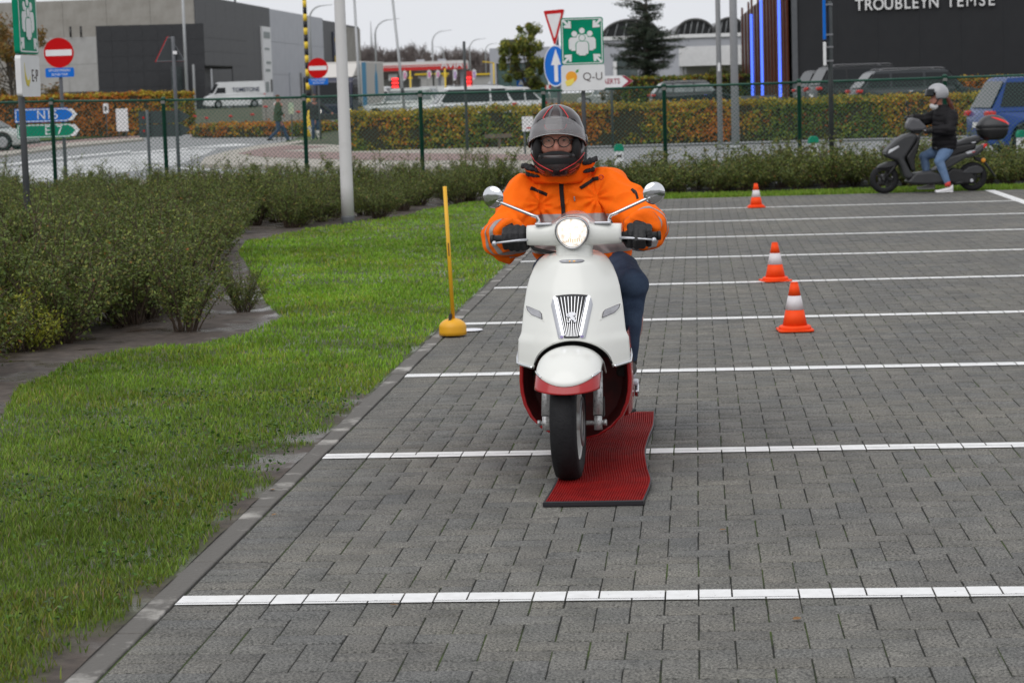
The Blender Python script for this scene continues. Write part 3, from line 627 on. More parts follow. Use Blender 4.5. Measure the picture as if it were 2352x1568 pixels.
def assembly_board(t, z, w, h, deep):
    bd = plate('green_board', rrect(w, h, .035), z, -deep, 0, m_sgreen, t)
    frame('border', rrect(w*.95, h*.955, .03), rrect(w*.91, h*.92, .025), z, -deep-.003, -deep, m_swhite, bd)
    k = w/.63; y0, y1 = -deep-.003, -deep
    for sx, sz in ((-1, 1), (1, 1), (-1, -1), (1, -1)):   # arrows pointing inward
        cx, cz = sx*.215*k, sz*.225*k*h/w
        A = [(-.075, .05), (-.05, .075), (.01, .015), (.01, .055), (.05, .05), (.055, -.055), (-.05, -.05), (-.055, -.01), (-.015, -.01)]
        A = [(a*-sx*k*-1, b*sz*k) for a, b in A] if False else [((a if sx < 0 else -a)*k, (b if sz > 0 else -b)*k) for a, b in A]
        if sx*sz > 0: A = A[::-1]
        plate('arrow', A, z+cz, y0, y1, m_swhite, bd, cx=cx)
    def person(cx, cz, s, yy, outline=False):
        body = [(-.085, -.10), (-.085, .03), (-.06, .065), (.06, .065), (.085, .03), (.085, -.10), (.065, -.115), (.05, -.10), (.05, -.125), (.04, -.13), (-.04, -.13), (-.05, -.125), (-.05, -.10), (-.065, -.115)]
        hd = circ(.042*s*k, 18)
        if outline:
            plate('figure_edge', [(a*s*k*1.13, b*s*k*1.09) for a, b in body], z+cz, yy+.0005, y1, m_sgreen, bd, cx=cx); plate('figure_edge', circ(.05*s*k, 18), z+cz+.118*s*k, yy+.0005, y1, m_sgreen, bd, cx=cx)
        plate('figure', [(a*s*k, b*s*k) for a, b in body], z+cz, yy, y1, m_swhite, bd, cx=cx); plate('figure_head', hd, z+cz+.118*s*k, yy, y1, m_swhite, bd, cx=cx)
    person(0, .035*k, 1.0, y0, False); person(-.115*k, -.01*k, 1.0, y0-.001); person(.115*k, -.01*k, 1.0, y0-.001); person(0, -.075*k, 1.05, y0-.004, True)
    return bd
# -- assembly sign with orange and Q-U
p = base(1340, 33.0); t = thing('assembly_sign', 'green assembly point sign with orange and Q-U board above the rider', 'sign', (p.x, p.y, 0), YAW)
pole(t, 2.66, .032, m_pgrey, y=.05); assembly_board(t, 2.318, .635, .70, .05)
wb = plate('white_board', rrect(.655, .385, .04), 1.775, -.05, 0, m_swhite, t); y0 = -.053
m_or = mat('orange_fruit', (.85, .36, .02), .5); m_orl = mat('lemon_yellow', (.85, .68, .12), .5); m_lf = mat('leaf_green', (.08, .3, .05), .5)
plate('fruit', circ(.085, 24), 1.79, y0, -.05, m_or, wb, cx=-.175); plate('fruit_slice', [(-.085, .0), (-.03, .02), (.05, .05), (.05, -.02), (.0, -.065), (-.06, -.07)], 1.725, y0-.001, -.05, m_orl, wb, cx=-.19)
plate('leaf', [(-.03, -.02), (-.012, .022), (.024, .032), (.012, -.012)], 1.87, y0-.001, -.05, m_lf, wb, cx=-.085)
text('Q-U', 'lettering', m_ink, wb, (.145, -.0515, 1.785), .165, bold=-.001)
# -- assembly sign with banana and E-P, turned away
p = base(62, 21.4); t = thing('assembly_sign', 'green assembly point sign with banana and E-P board, seen edge on', 'sign', (p.x, p.y, 0), YAW+rad(86))
pole(t, 2.8, .033, m_pgrey, y=.05, x=.0, r2=.031); assembly_board(t, 2.445, .635, .70, .055)
wb = plate('white_board', rrect(.64, .40, .04), 1.882, -.055, 0, m_swhite, t); m_ban = mat('banana_yellow', (.62, .5, .04), .5)
ban = [(-.10, .12), (-.075, .02), (-.02, -.05), (.05, -.045), (.075, -.01), (.07, -.055), (.02, -.11), (-.05, -.10), (-.095, -.03)]
plate('banana', ban, 1.89, -.058, -.055, m_ban, wb, cx=-.10); text('E-P', 'lettering', m_ink, wb, (.14, -.0565, 1.88), .17)
# -- white flag pole
p = GP(800, 520); t = thing('flag_pole', 'thick white pole with dark foot standing in the planting bed', 'pole', (p.x, p.y, 0))
q = MB(); q.lathe([(.079, .1), (.078, .5), (.066, 3.0), (.055, 6.0), (.03, 7.5)], 24); q.build('shaft', m_white_p, t)
q = MB(); q.lathe([(.083, -.1), (.083, .115), (.079, .13)], 24); q.build('foot_sleeve', m_pgrey, t)
# -- galvanised masts behind the fence
for x, r, lab in ((1655, .072, 'slim galvanised steel mast beside a thicker one in front of the hedge'), (1690, .108, 'thick galvanised steel mast beside a slimmer one in front of the hedge')):
    p = GP(x, 338); t = thing('steel_mast', lab, 'pole', (p.x, p.y, 0)); pole(t, 9, r, m_galv, 'shaft', r*.8)
    q = MB(); q.lathe([(r*1.5, -.05), (r*1.5, .03), (r*1.15, .05)], 16); q.build('foot_flange', m_galv, t)
    if r < .1: q = MB(); q.box((0, -.07, 2.1), (.06, .01, .22)); q.build('sticker', m_swhite, t)
# -- no-entry signs
def no_entry(x, dep, yc, rpx, label, arrows=False):
    p = base(x, dep); k = dep/FD; t = thing('no_entry_sign', label, 'sign', (p.x, p.y, 0), YAW); zc = PD(x, yc, dep).z; r = rpx*k
    pole(t, zc+r*.95, .035, m_pgrey, y=.05)
    d = plate('red_disc', circ(r, 40), zc, -.02, 0, m_sred, t); frame('rim', circ(r*1.03, 40), circ(r*.985, 40), zc, -.022, .01, m_sred, t)
    plate('white_bar', rrect(r*1.82, r*.42, r*.05), zc, -.024, -.02, m_swhite, d)
    w, h = r*1.98, r*.64; zp = zc-r-h*.56; u = plate('blue_plate', rrect(w, h, h*.15), zp, -.02, 0, m_sblue, t)
    for i, (s, zz) in enumerate((('UITGEZONDERD', h*.22), ('BUS EN TAXI', -h*.22))): text(s, 'lettering', m_swhite, u, (0, -.0215, zp+zz), h*.36, sx=.85)
    return t, zc
t, zc = no_entry(142, 42, 122, 33, 'round no-entry sign with blue plate above direction arrows N16 and E17')
def arrow_board(name, m, x0, x1, y0, y1, dep, parent, root, txt, tx, symbol=False):
    k = dep/FD; w = (x1-x0)*k; h = (y1-y0)*k; zc = PD((x0+x1)/2, (y0+y1)/2, dep).z; cx = ((x0+x1)/2-138)*k
    P = [(-w/2, -h/2), (w/2-h*.75, -h/2), (w/2, 0), (w/2-h*.75, h/2), (-w/2, h/2)]; bd = plate(name, P, zc, -.05, -.028, m, parent, cx=cx)
    o = [(a*.975, b*.9) for a, b in P]; i_ = [(a*.95, b*.78) for a, b in P]; frame('border', o, i_, zc, -.053, -.05, m_swhite, bd, cx=cx)
    q = [(-.13*h+w/2-h*.55, h*.42), (w/2-h*.34, h*.42), (w/2-h*.02, 0), (w/2-h*.34, -h*.42), (-.13*h+w/2-h*.55, -h*.42), (w/2-h*.32, 0)]
    plate('arrow_tip', q, zc, -.0535, -.05, m_swhite, bd, cx=cx)
    text(txt, 'lettering', m_swhite, bd, (cx+tx*w, -.0525, zc), h*.92, sx=.95)
    if symbol:
        for s in (-1, 1): plate('motorway_symbol', [(-h*.12+s*h*.13, -h*.3), (h*.0+s*h*.13, -h*.3), (h*.02+s*h*.05, h*.3), (-h*.06+s*h*.05, h*.3)], zc, -.0535, -.05, m_swhite, bd, cx=cx-w*.4)
arrow_board('blue_arrow_board', m_sblue, 30, 174, 249, 281, 42, t, t, 'N16', .02)
arrow_board('green_arrow_board', m_sgreen, 34, 178, 285, 317, 42, t, t, 'E17', .08, True)
no_entry(733, 76.6, 157, 22.5, 'round no-entry sign beside the yellow and black striped mast')
# -- back of arrow boards and warning triangle
p = base(404, 49); k = 49/FD; t = thing('road_sign', 'triangular warning sign seen from behind above dark arrow boards', 'sign', (p.x, p.y, 0), YAW)
X = lambda x: (x-397)*k
pole(t, PD(392, 86, 49).z, .04, m_pgrey, y=0); pole(t, PD(333, 254, 49).z, .035, m_pgrey, x=X(330), y=0)
zc = PD(389, 118, 49).z; tri = [(-.31, -.22), (.31, -.22), (.03, .30), (-.03, .30)]
plate('triangle_back', tri, zc, .05, .07, m_sback, t, cx=X(388)); frame('triangle_rim', [(a*1.04, b*1.04) for a, b in tri], [(a*.93, b*.93) for a, b in tri], zc, .045, .075, m_pgrey, t, cx=X(388)); frame('triangle_face_edge', [(a*1.06, b*1.06) for a, b in tri], [(a*.97, b*.97) for a, b in tri], zc, .075, .09, m_sred, t, cx=X(386))
q = MB(); q.box((X(401), -.045, PD(401, 122, 49).z), (.09, .01, .07)); q.build('sticker', m_swhite, t)
for y0, y1 in ((255, 284), (286, 315)):
    h = (y1-y0)*k; w = 118*k; zc = PD(370, (y0+y1)/2, 49).z; P = [(-w/2, -h/2), (w/2-h*.75, -h/2), (w/2, 0), (w/2-h*.75, h/2), (-w/2, h/2)]
    bd = plate('arrow_board_back', P, zc, .05, .07, m_sback, t, cx=X(368)); plate('inspection_sticker', circ(.025, 12), zc-.0, .047, .05, m_sred, bd, cx=X(320))
# -- yield + blue ahead sign, turned sideways
p = base(1279, 50); t = thing('yield_sign', 'red and white yield triangle above a blue ahead-only disc, turned sideways', 'sign', (p.x, p.y, 0), YAW+rad(-58)); k = 50/FD
pole(t, PD(1276, 28, 50).z, .036, m_pgrey, y=.05); zt = PD(1276, 64, 50).z
tri = [(-.42, .37), (-.38, .39), (.38, .39), (.42, .37), (.03, -.38), (-.03, -.38)]
fc = plate('triangle', tri, zt, -.02, 0, m_swhite, t); frame('red_border', tri, [(a*.72, b*.70+.035) for a, b in tri], zt, -.024, -.02, m_sred, fc)
zb = PD(1274, 152, 50).z; d = plate('blue_disc', circ(.47, 40), zb, -.02, 0, m_sblue, t); frame('rim', circ(.47, 40), circ(.445, 40), zb, -.023, -.02, m_swhite, d)
plate('white_arrow', [(-.075, -.36), (.075, -.36), (.075, .02), (.2, .02), (0, .38), (-.2, .02), (-.075, .02)], zb, -.024, -.02, m_swhite, d, cx=.03)
# -- company arrow sign
p = base(1405, 62); k = 62/FD; t = thing('direction_sign', 'white arrow sign with dark red company lettering behind the assembly sign', 'sign', (p.x, p.y, 0), YAW); m_burg = mat('burgundy', (.27, .012, .035), .5)
pole(t, PD(1405, 176, 62).z, .04, m_pdark, y=.04); w, h = 128*k, 27*k; zc = PD(1405, 188, 62).z; cx = -14*k
P = [(-w/2, -h/2), (w/2-h*.75, -h/2), (w/2, 0), (w/2-h*.75, h/2), (-w/2, h/2)]; bd = plate('arrow_board', P, zc, -.02, 0, m_swhite, t, cx=cx)
plate('arrow_tip', [(w/2-h*1.0, h*.47), (w/2-h*.72, h*.47), (w/2-.01, 0), (w/2-h*.72, -h*.47), (w/2-h*1.0, -h*.47), (w/2-h*.42, 0)], zc, -.023, -.02, m_burg, bd, cx=cx)
text('VLAERTS', 'lettering', m_burg, bd, (cx+w*.05, -.0215, zc), h*.62, sx=.82, bold=.004)
# -- yellow and black striped mast
p = GP(712, 318); t = thing('striped_mast', 'tall mast striped yellow and black with wide yellow foot', 'pole', (p.x, p.y, 0)); dep = (Vector((p.x, p.y, 0))-Vector((0, 0, CAM_H))).dot(FW); k = dep/FD
ztop = PD(694, -60, dep).z; seg = 15.6*k; z = 1.15; i = 0; q = MB()
while z < ztop: q.lathe([(.083, z), (.083, min(z+seg, ztop))], 14, m=i % 2); z += seg; i += 1
q.build('striped_shaft', [m_black, m_yel], t)
q = MB(); q.lathe([(.10, -.05), (.16, .0), (.19, .55), (.13, 1.1), (.085, 1.16)], 16); q.build('yellow_foot', m_yel, t)
# -- dark thin post, plain
p = GP(1074, 350); t = thing('thin_post', 'thin dark grey post in front of the beech hedge', 'pole', (p.x, p.y, 0)); dep = (p-Vector((0, 0, CAM_H))).dot(FW); pole(t, PD(1068, 97, dep).z, .042, m_pdark, 'shaft', .04); q = MB(); q.lathe([(.06, -.05), (.06, .04)], 12); q.build('foot', m_pdark, t)
# -- post with blue and white boards seen edge-on
p = base(1908, 36.2); k = 36.2/FD; t = thing('parking_sign', 'dark post with blue and white boards seen edge on', 'sign', (p.x, p.y, 0), YAW)
pole(t, PD(1900, 6, 36.2).z, .04, m_pdark)
for (y0, y1, m, nm) in ((1, 92, m_sblue, 'blue_board'), (98, 152, m_swhite, 'white_board')):
    za, zb = PD(1895, y1, 36.2).z, PD(1895, y0, 36.2).z; q = MB(); q.box((-.095, -.02, (za+zb)/2), (.05, .5, zb-za), Matrix.Rotation(rad(-8), 3, 'Z')); o = q.build(nm, m, t, bevel=.01)
    for zz in (za+.08, zb-.08): q = MB(); q.box((-.02, 0, zz), (.13, .09, .03)); q.build('bracket', m_steelb, t)
# -- gas marker posts
for i, (x, y, dep) in enumerate(((1418, 348, 40), (1866, 330, 40), (2346, 316, 39))):
    p = base(x, dep); zt = PD(x, y-14, dep).z; t = thing('marker_post', 'short white marker post with green cap standing in the shrubs', 'marker post', (p.x, p.y, 0), YAW+.1*i, 'green capped marker posts')
    q = MB(); q.box((0, 0, zt/2-.06), (.155, .12, zt-.1)); q.build('white_shaft', m_swhite, t, bevel=.01); q = MB(); q.prism([(-.09, 0), (.09, 0), (.09, .07), (.05, .13), (-.05, .13), (-.09, .07)], lambda a, b, tt: (a, tt, b+zt-.11), -.07, .07); q.build('green_cap', m_sgreen, t, bevel=.01)
    q = MB(); q.box((0, -.062, zt-.2), (.09, .005, .05)); q.build('number_plate', m_ink, t)
# -- street lamps along the far road
for i, (xp, xt, yt, dep) in enumerate(((718, 772, 12, 172), (867, 924, 44, 207), (997, 1043, 70, 248), (1082, 1120, 89, 288), (1118, 1147, 100, 322), (1022, 1000, 108, 335))):
    p = base(xp, dep, .9); zt = PD(xt, yt, dep).z; L = (xt-xp)*dep/FD; t = thing('street_lamp', ['tall curved grey street lamp by the striped mast', 'tall curved street lamp before the petrol station canopy', 'curved street lamp rising through the middle of the petrol canopy', 'slim curved street lamp right of the petrol station', 'far slim curved street lamp beside the grey glass building', 'faint far street lamp bending left behind the petrol canopy'][i], 'street lamp', (p.x, p.y, 0), YAW)
    s = 1 if L > 0 else -1; L = abs(L); pts = [(0, 0, .5), (0, 0, zt-L*.62)]+[(s*L*.55*(1-math.cos(a)), 0, zt-L*.62+L*.58*math.sin(a)) for a in np.linspace(.2, 1.5, 8)]
    q = MB(); q.tube(pts, [.11, .095]+[.07-.003*j for j in range(8)], 8); q.build('curved_pole', m_galv, t)
    q = MB(); q.tube([pts[-1], (s*L, 0, zt)], [.07, .04], 8, flat=.5); q.build('lantern', m_galv, t)
p = base(431, 128); t = thing('lamp_post', 'tall pale grey lamp post rising before the dark clad entrance', 'lamp post', (p.x, p.y, 0)); pole(t, 9.5, .10, m_galv, 'shaft', .075)
q = MB(); q.tube([(0, 0, 9.4), (.1, -.3, 9.7), (.3, -1.2, 9.85)], [.05, .045, .04], 8); q.build('arm', m_galv, t)
# -- leaning thin masts by the truck
for x0, y0, x1, y1, dep, lab in ((828, 245, 812, -30, 88, 'thin dark mast leaning left in front of the box truck'), (925, 215, 899, -25, 90, 'thin dark mast leaning left in front of the petrol station')):
    a, c = PD(x0, y0, dep), PD(x1, y1, dep); g = a+(a-c)*((a.z+.0)/(c.z-a.z)); t = thing('thin_mast', lab, 'pole', (g.x, g.y, 0)); q = MB(); q.tube([(0, 0, 0), Vector((c.x-g.x, c.y-g.y, c.z))], [.065, .05], 8); q.build('shaft', m_galv, t)
    q = MB(); q.tube([Vector((a.x-g.x, a.y-g.y, a.z))*.97, Vector((a.x-g.x, a.y-g.y, a.z))*1.12], .075, 8); q.build('dark_collar', m_pdark, t)
# -- small boards on the far verge
def small_board(x, y0, y1, wpx, dep, label, post=True, m=m_swhite, yb=None):
    p = base(x, dep); k = dep/FD; t = thing('small_sign', label, 'sign', (p.x, p.y, 0), YAW); za, zb = PD(x, y1, dep).z, PD(x, y0, dep).z
    plate('board', rrect(wpx*k, zb-za, .02), (za+zb)/2, -.03, 0, m, t)
    if post: pole(t, zb-.02, .025, m_pgrey, y=.03, x=-.0)
    else:
        for s in (-1, 1): pole(t, za+.1, .025, m_pgrey, y=.03, x=s*wpx*k*.3)
    return t, za, zb, k
t, za, zb, k = small_board(243, 238, 261, 12, 108, 'small white notice on a thin post before the orange hedge')
q = MB(); q.box((.0, -.034, (za+zb)/2), (.12, .004, .2)); q.build('print', m_ink, t)
small_board(279, 250, 302, 27, 106, 'blank white panel standing before the orange hedge', False)
t, za, zb, k = small_board(1210, 268, 302, 26, 55, 'white notice board standing before the beech hedge behind the helmet', False)
q = MB(); q.box((.03, -.034, za+.08), (.14, .004, .03)); q.build('print', m_sred, t)
p = base(1141, 61); t = thing('wooden_board', 'weathered wooden rail on a single stake before the beech hedge', 'sign', (p.x, p.y, 0), YAW); m_wood = mat('weathered_wood', (.10, .075, .055), .85, c2=(.15, .115, .09), scale=9)
zz = PD(1141, 313, 61).z; q = MB(); q.box((0, 0, zz), (.75, .05, .11)); q.build('rail', m_wood, t, bevel=.005); q = MB(); q.box((.03, .06, zz/2), (.08, .06, zz)); q.build('stake', m_wood, t)
p = base(866, 66); q = MB(); q.lathe([(.0, 0), (.55, 0), (.55, .05), (.5, .07)], 24, (p.x-.6, p.y, .03)); t = q.build('manhole_disc', m_swhite); tag(t, 'flat white disc lying on the pavement behind the white pole', 'disc')
# ================================================================== training gear on the car park
m_cone = mat('cone_orange', (.90, .075, .010), .5, spec=.2, c2=(.84, .062, .008), scale=6); m_conew = mat('cone_white', (.72, .68, .70), .5, c2=(.62, .58, .6), scale=9)
def cone(x, y, rz, label):
    p = GP(x, y); t = thing('traffic_cone', label, 'traffic cone', (p.x, p.y, .004), rz)
    q = MB(); q.prism(rrect(.225, .225, .03), lambda a, b, tt: (a, b, tt), .0, .012); q.lathe([(.105, .012), (.104, .026), (.094, .034), (.08, .035)], 28); q.build('base', m_cone, t, bevel=.002)
    def rr(z): return .080-(z-.03)*(.080-.0235)/.28
    def band(nm, z0, z1, m, e=0.0): q = MB(); q.lathe([(rr(z0)+e, z0), (rr(z1)+e, z1)], 28); return q.build(nm, m, t)
    band('cone_body', .03, .1345, m_cone); band('white_band', .135, .2245, m_conew, .0008); band('cone_top', .225, .304, m_cone)
    q = MB(); q.lathe([(rr(.304), .304), (rr(.304)*.93, .310), (.015, .311)], 28); q.build('tip', m_cone, t)
cone(1826, 760, .08, 'orange traffic cone with white band beside the bay line, largest looking of three'); bpy.data.objects['traffic_cone']['label'] = 'orange and white cone standing just off a bay line, cone nearest the red mat'
cone(1781, 646, .3, 'orange and white cone standing on a bay line between two other cones'); cone(1737, 477, .1, 'orange and white cone standing on a bay line beside the black scooter')
# slalom pole
m_gold = mat('golden_plastic', (.80, .40, .02), .4, c2=(.72, .35, .015), scale=4); m_goldp = mat('golden_pole', (.78, .42, .02), .4)
p = GP(1037, 776); t = thing('slalom_pole', 'yellow slalom pole in a dome foot standing on the kerb edge', 'slalom pole', (p.x, p.y+.09, .012)); k = (p.y*.996)/FD
R = 32.5*k; q = MB(); q.lathe([(R, 0), (R*1.0, .022), (R*.985, .05)]+[(R*.985*math.cos(a), .05+(39*k-.05)*math.sin(a)) for a in np.linspace(.15, 1.5, 9)], 36); o = q.build('dome_base', m_gold, t)
q = MB(); q.prism(rrect(.018, .085, .009), lambda a, b, tt: (a-.012+b*.12, tt-R*.6, b+.088), -.014, .014); o2 = q.build('slot', m_black, o); o2.rotation_euler = (rad(-12), 0, 0)
q = MB(); q.tube([(.005, 0, .10), (-.021, 0, .97)], .0128, 16); q.build('pole', m_goldp, t)
q = MB(); q.box((-.008, -.0125, .56), (.008, .004, .085), Matrix.Rotation(rad(-1.7), 3, 'Y')); q.build('print', mat('brown_print', (.2, .1, .02), .6), t)
p = GP(1080, 760); q = MB(); q.lathe([(.0, 0), (.085, 0), (.085, .003), (.08, .0045)], 32, (p.x, p.y, .006)); t = q.build('marker_disc', mat('disc_white', (.75, .75, .8), .4)); tag(t, 'flat white marker disc lying beside the yellow dome foot', 'disc')
# black rubber blocks lying behind the rider
m_rub = mat('black_rubber', (.018, .018, .018), .7, c2=(.03, .03, .03), scale=30)
for x0, x1, y, h, lab in ((1416, 1513, 560, .055, 'long black rubber block lying on the paving behind the scooter'), (1503, 1526, 541, .06, 'short black rubber block lying beside a longer one on the paving')):
    a, c = GP(x0, y), GP(x1, y-.031*(x1-x0)); w = (c-a).length; t = thing('rubber_block', lab, 'rubber block', ((a.x+c.x)/2, (a.y+c.y)/2, .004), 0)
    q = MB(); q.prism([(-.09, 0), (.09, 0), (.07, h), (-.07, h)], lambda a_, b_, tt: (tt, a_, b_), -w/2, w/2); q.build('body', m_rub, t, bevel=.008)
    for i in range(max(1, int(w/.09))): q = MB(); q.box((-w/2+.045+i*.09, 0, h+.003), (.05, .10, .008)); q.build('stud', m_rub, t)
# red ribbed mat
m_red = mat('mat_red', (.27, .006, .005), .75, c2=(.19, .004, .004), scale=14, spec=.2); m_edge = mat('mat_edge', (.014, .013, .017), .5)
a0, a1 = GP(1250, 1160), GP(1475, 1162); ymat0, ymat1 = (a0.y+a1.y)/2, 10.52
def matx(y):
    u = (y-ymat0)/(ymat1-ymat0); return .018*math.exp(-((u-.18)/.12)**2)-.03*math.exp(-((u-.0)/.07)**2)*0-.010*math.exp(-((u-.55)/.16)**2)+.006*math.sin(u*9)
def matz(y):
    u = (y-ymat0)/(ymat1-ymat0); return .012+.008*math.sin(u*11)**2*min(1, u*6)
t = thing('ribbed_mat', 'long wavy red ribbed rubber mat with black edge under the scooter', 'mat', (0, 0, .004)); wd = .375; xl = a0.x; ny = 64
yv = [ymat0+(ymat1-ymat0)*i/ny for i in range(ny+1)]
q = MB()
for i in range(ny):
    ya, yb = yv[i], yv[i+1]; q.add([(xl+matx(ya)+.004, ya, matz(ya)-.008), (xl+matx(ya)+wd-.004, ya, matz(ya)-.008), (xl+matx(yb)+wd-.004, yb, matz(yb)-.008), (xl+matx(yb)+.004, yb, matz(yb)-.008)], [(0, 1, 2, 3)])
q.build('underlay', m_edge, t)
q = MB(); nr = 38; pw = wd/nr
for j in range(nr):
    x = xl+(j+.5)*pw; rg = []
    for y in yv: rg.append([(x+matx(y)-pw*.32, y, matz(y)-.009), (x+matx(y)-pw*.22, y, matz(y)-.001), (x+matx(y)+pw*.22, y, matz(y)-.001), (x+matx(y)+pw*.32, y, matz(y)-.009)])
    q.loft(rg, False, (False, False), smooth=False); q.add(rg[0], [(0, 1, 2, 3)])
stuff(q.build('red_ribs', m_red, t))
q = MB(); yc = ymat0+.02
while yc < ymat1: x = xl+matx(yc); z = matz(yc)-.0055; q.box((x+wd/2, yc, z), (wd-.004, .006, .006)); yc += .022
stuff(q.build('cross_bars', m_red, t))
q = MB(); q.box((xl+wd/2+matx(ymat0), ymat0-.006, .006), (wd+.006, .014, .02)); q.build('front_edge', m_edge, t, bevel=.003)
for s in (.45, .98 if False else .62):
    pass
q = MB(); rg = []
for y in yv: rg.append([(xl+matx(y)+wd-.002, y, matz(y)-.018), (xl+matx(y)+wd+.003, y, matz(y)-.018), (xl+matx(y)+wd+.003, y, matz(y)-.003), (xl+matx(y)+wd-.002, y, matz(y)-.003)])
q.loft(rg, True, (True, True), smooth=False); q.build('side_edge', m_edge, t)
q = MB(); rg = []
for y in yv: rg.append([(xl+matx(y)-.006, y, matz(y)-.018), (xl+matx(y)+.002, y, matz(y)-.018), (xl+matx(y)+.002, y, matz(y)-.003), (xl+matx(y)-.006, y, matz(y)-.003)])
q.loft(rg, True, (True, True), smooth=False); q.build('side_edge', m_edge, t)
# ================================================================== SCOOTER WITH RIDER IN ORANGE JACKET
def remesh(q, name, mats, voxel, smooth=4, disp=None, parent=None, keep=True):
    """fuse overlapping closed shapes into one continuous skin"""
    me = q.mesh(name, mats); bm = bmesh.new(); bm.from_mesh(me); bmesh.ops.recalc_face_normals(bm, faces=bm.faces); bm.to_mesh(me); bm.free()
    o = bpy.data.objects.new(name, me)
    m = o.modifiers.new('r', 'REMESH'); m.mode = 'VOXEL'; m.voxel_size = voxel
    if smooth: s = o.modifiers.new('s', 'SMOOTH'); s.iterations = smooth; s.factor = .5
    m2 = bake(o)
    m2.name = name; n = len(m2.vertices); co = np.empty(n*3, np.float32); m2.vertices.foreach_get('co', co); co = co.reshape(-1, 3)
    if disp:
        nr = np.empty(n*3, np.float32); m2.vertices.foreach_get('normal', nr); nr = nr.reshape(-1, 3)
        co = co+nr*np.array([disp(Vector(p)) for p in co])[:, None]; m2.vertices.foreach_set('co', co.astype(np.float32).ravel())
    m2.polygons.foreach_set('use_smooth', np.ones(len(m2.polygons), bool)); m2.materials.clear()
    for x in (mats if isinstance(mats, (list, tuple)) else [mats]): m2.materials.append(x)
    m2.update(); r = bpy.data.objects.new(name, m2)
    if keep: COL.objects.link(r); r.parent = parent
    return r
def slab(src, name, m, parent, planes, keepfn, off=.0011):
    """piece of a garment between cutting planes, lifted slightly off the cloth"""
    bm = bmesh.new(); bm.from_mesh(src.data)
    for co, no in planes: bmesh.ops.bisect_plane(bm, geom=bm.verts[:]+bm.edges[:]+bm.faces[:], plane_co=co, plane_no=no, clear_outer=True)
    bmesh.ops.delete(bm, geom=[f for f in bm.faces if not keepfn(f.calc_center_median())], context='FACES'); bm.normal_update()
    for v in bm.verts: v.co += v.normal*off
    me = bpy.data.meshes.new(name); bm.to_mesh(me); bm.free(); me.materials.clear(); me.materials.append(m)
    for p in me.polygons: p.material_index = 0; p.use_smooth = True
    return link(bpy.data.objects.new(name, me), parent)
m_ivory = mat('ivory_paint', (.76, .765, .73), .25, coat=.4, c2=(.74, .745, .71), scale=2); m_spred = mat('scooter_red', (.36, .006, .008), .25, coat=.5, c2=(.31, .005, .007), scale=3)
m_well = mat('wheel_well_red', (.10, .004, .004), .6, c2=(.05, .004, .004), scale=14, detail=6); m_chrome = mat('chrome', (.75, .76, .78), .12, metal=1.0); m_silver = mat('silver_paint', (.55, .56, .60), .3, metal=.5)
m_tyre = mat('tyre_rubber', (.010, .010, .0115), .7, spec=.3, c2=(.015, .015, .017), scale=30, bump=.2, bscale=120); m_fork = mat('dirty_alloy', (.48, .48, .48), .45, metal=.6, c2=(.12, .12, .12), scale=85, detail=5, lo=.5, hi=.72)
m_rimw = mat('rim_pale', (.55, .55, .53), .4); m_gr = mat('grille_black', (.018, .018, .022), .45); m_lens = mat('clear_lens', (.42, .42, .45), .12, c2=(.3, .3, .32), scale=30, coat=.6); m_plastic = mat('black_plastic', (.02, .02, .021), .5)
m_lamp = mat('headlamp_lit', (.8, .78, .72), .3, emis=(1, .93, .82), es=.8); m_lampd = mat('headlamp_reflector', (.8, .75, .65), .15, metal=.7, emis=(1, .8, .55), es=.5); m_drl = mat('daylight_strip', (.9, .9, 1), .3, emis=(.93, .95, 1), es=1.0)
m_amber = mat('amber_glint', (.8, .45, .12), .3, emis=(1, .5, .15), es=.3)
_t = m_lamp.node_tree; _b = _t.nodes['Principled BSDF']; _tc = _t.nodes.new('ShaderNodeTexCoord'); _v = _t.nodes.new('ShaderNodeTexVoronoi'); _v.inputs['Scale'].default_value = 60; _r = _t.nodes.new('ShaderNodeValToRGB')
_r.color_ramp.elements[0].color = (1, .97, .92, 1); _r.color_ramp.elements[1].color = (.55, .36, .2, 1); _r.color_ramp.elements[0].position = .45; _r.color_ramp.elements[1].position = .85
_t.links.new(_tc.outputs['Object'], _v.inputs['Vector']); _t.links.new(_v.outputs['Distance'], _r.inputs[0]); _t.links.new(_r.outputs[0], _b.inputs['Emission Color'])
RX, RY = -.554+.036, 8.745
scoot = thing('scooter', 'ivory and red retro motor scooter with lit headlamp and chrome grille', 'scooter', (RX, RY, .008))
STEER = rad(-2.5); SP = Vector((0, .13, 0))
def st(p): p = Vector(p)-SP; c, s = math.cos(STEER), math.sin(STEER); return Vector((p.x*c-p.y*s, p.x*s+p.y*c, p.z))+SP
def steer_mb(q): q.v = [tuple(st(p)) for p in q.v]; return q
RW = .238
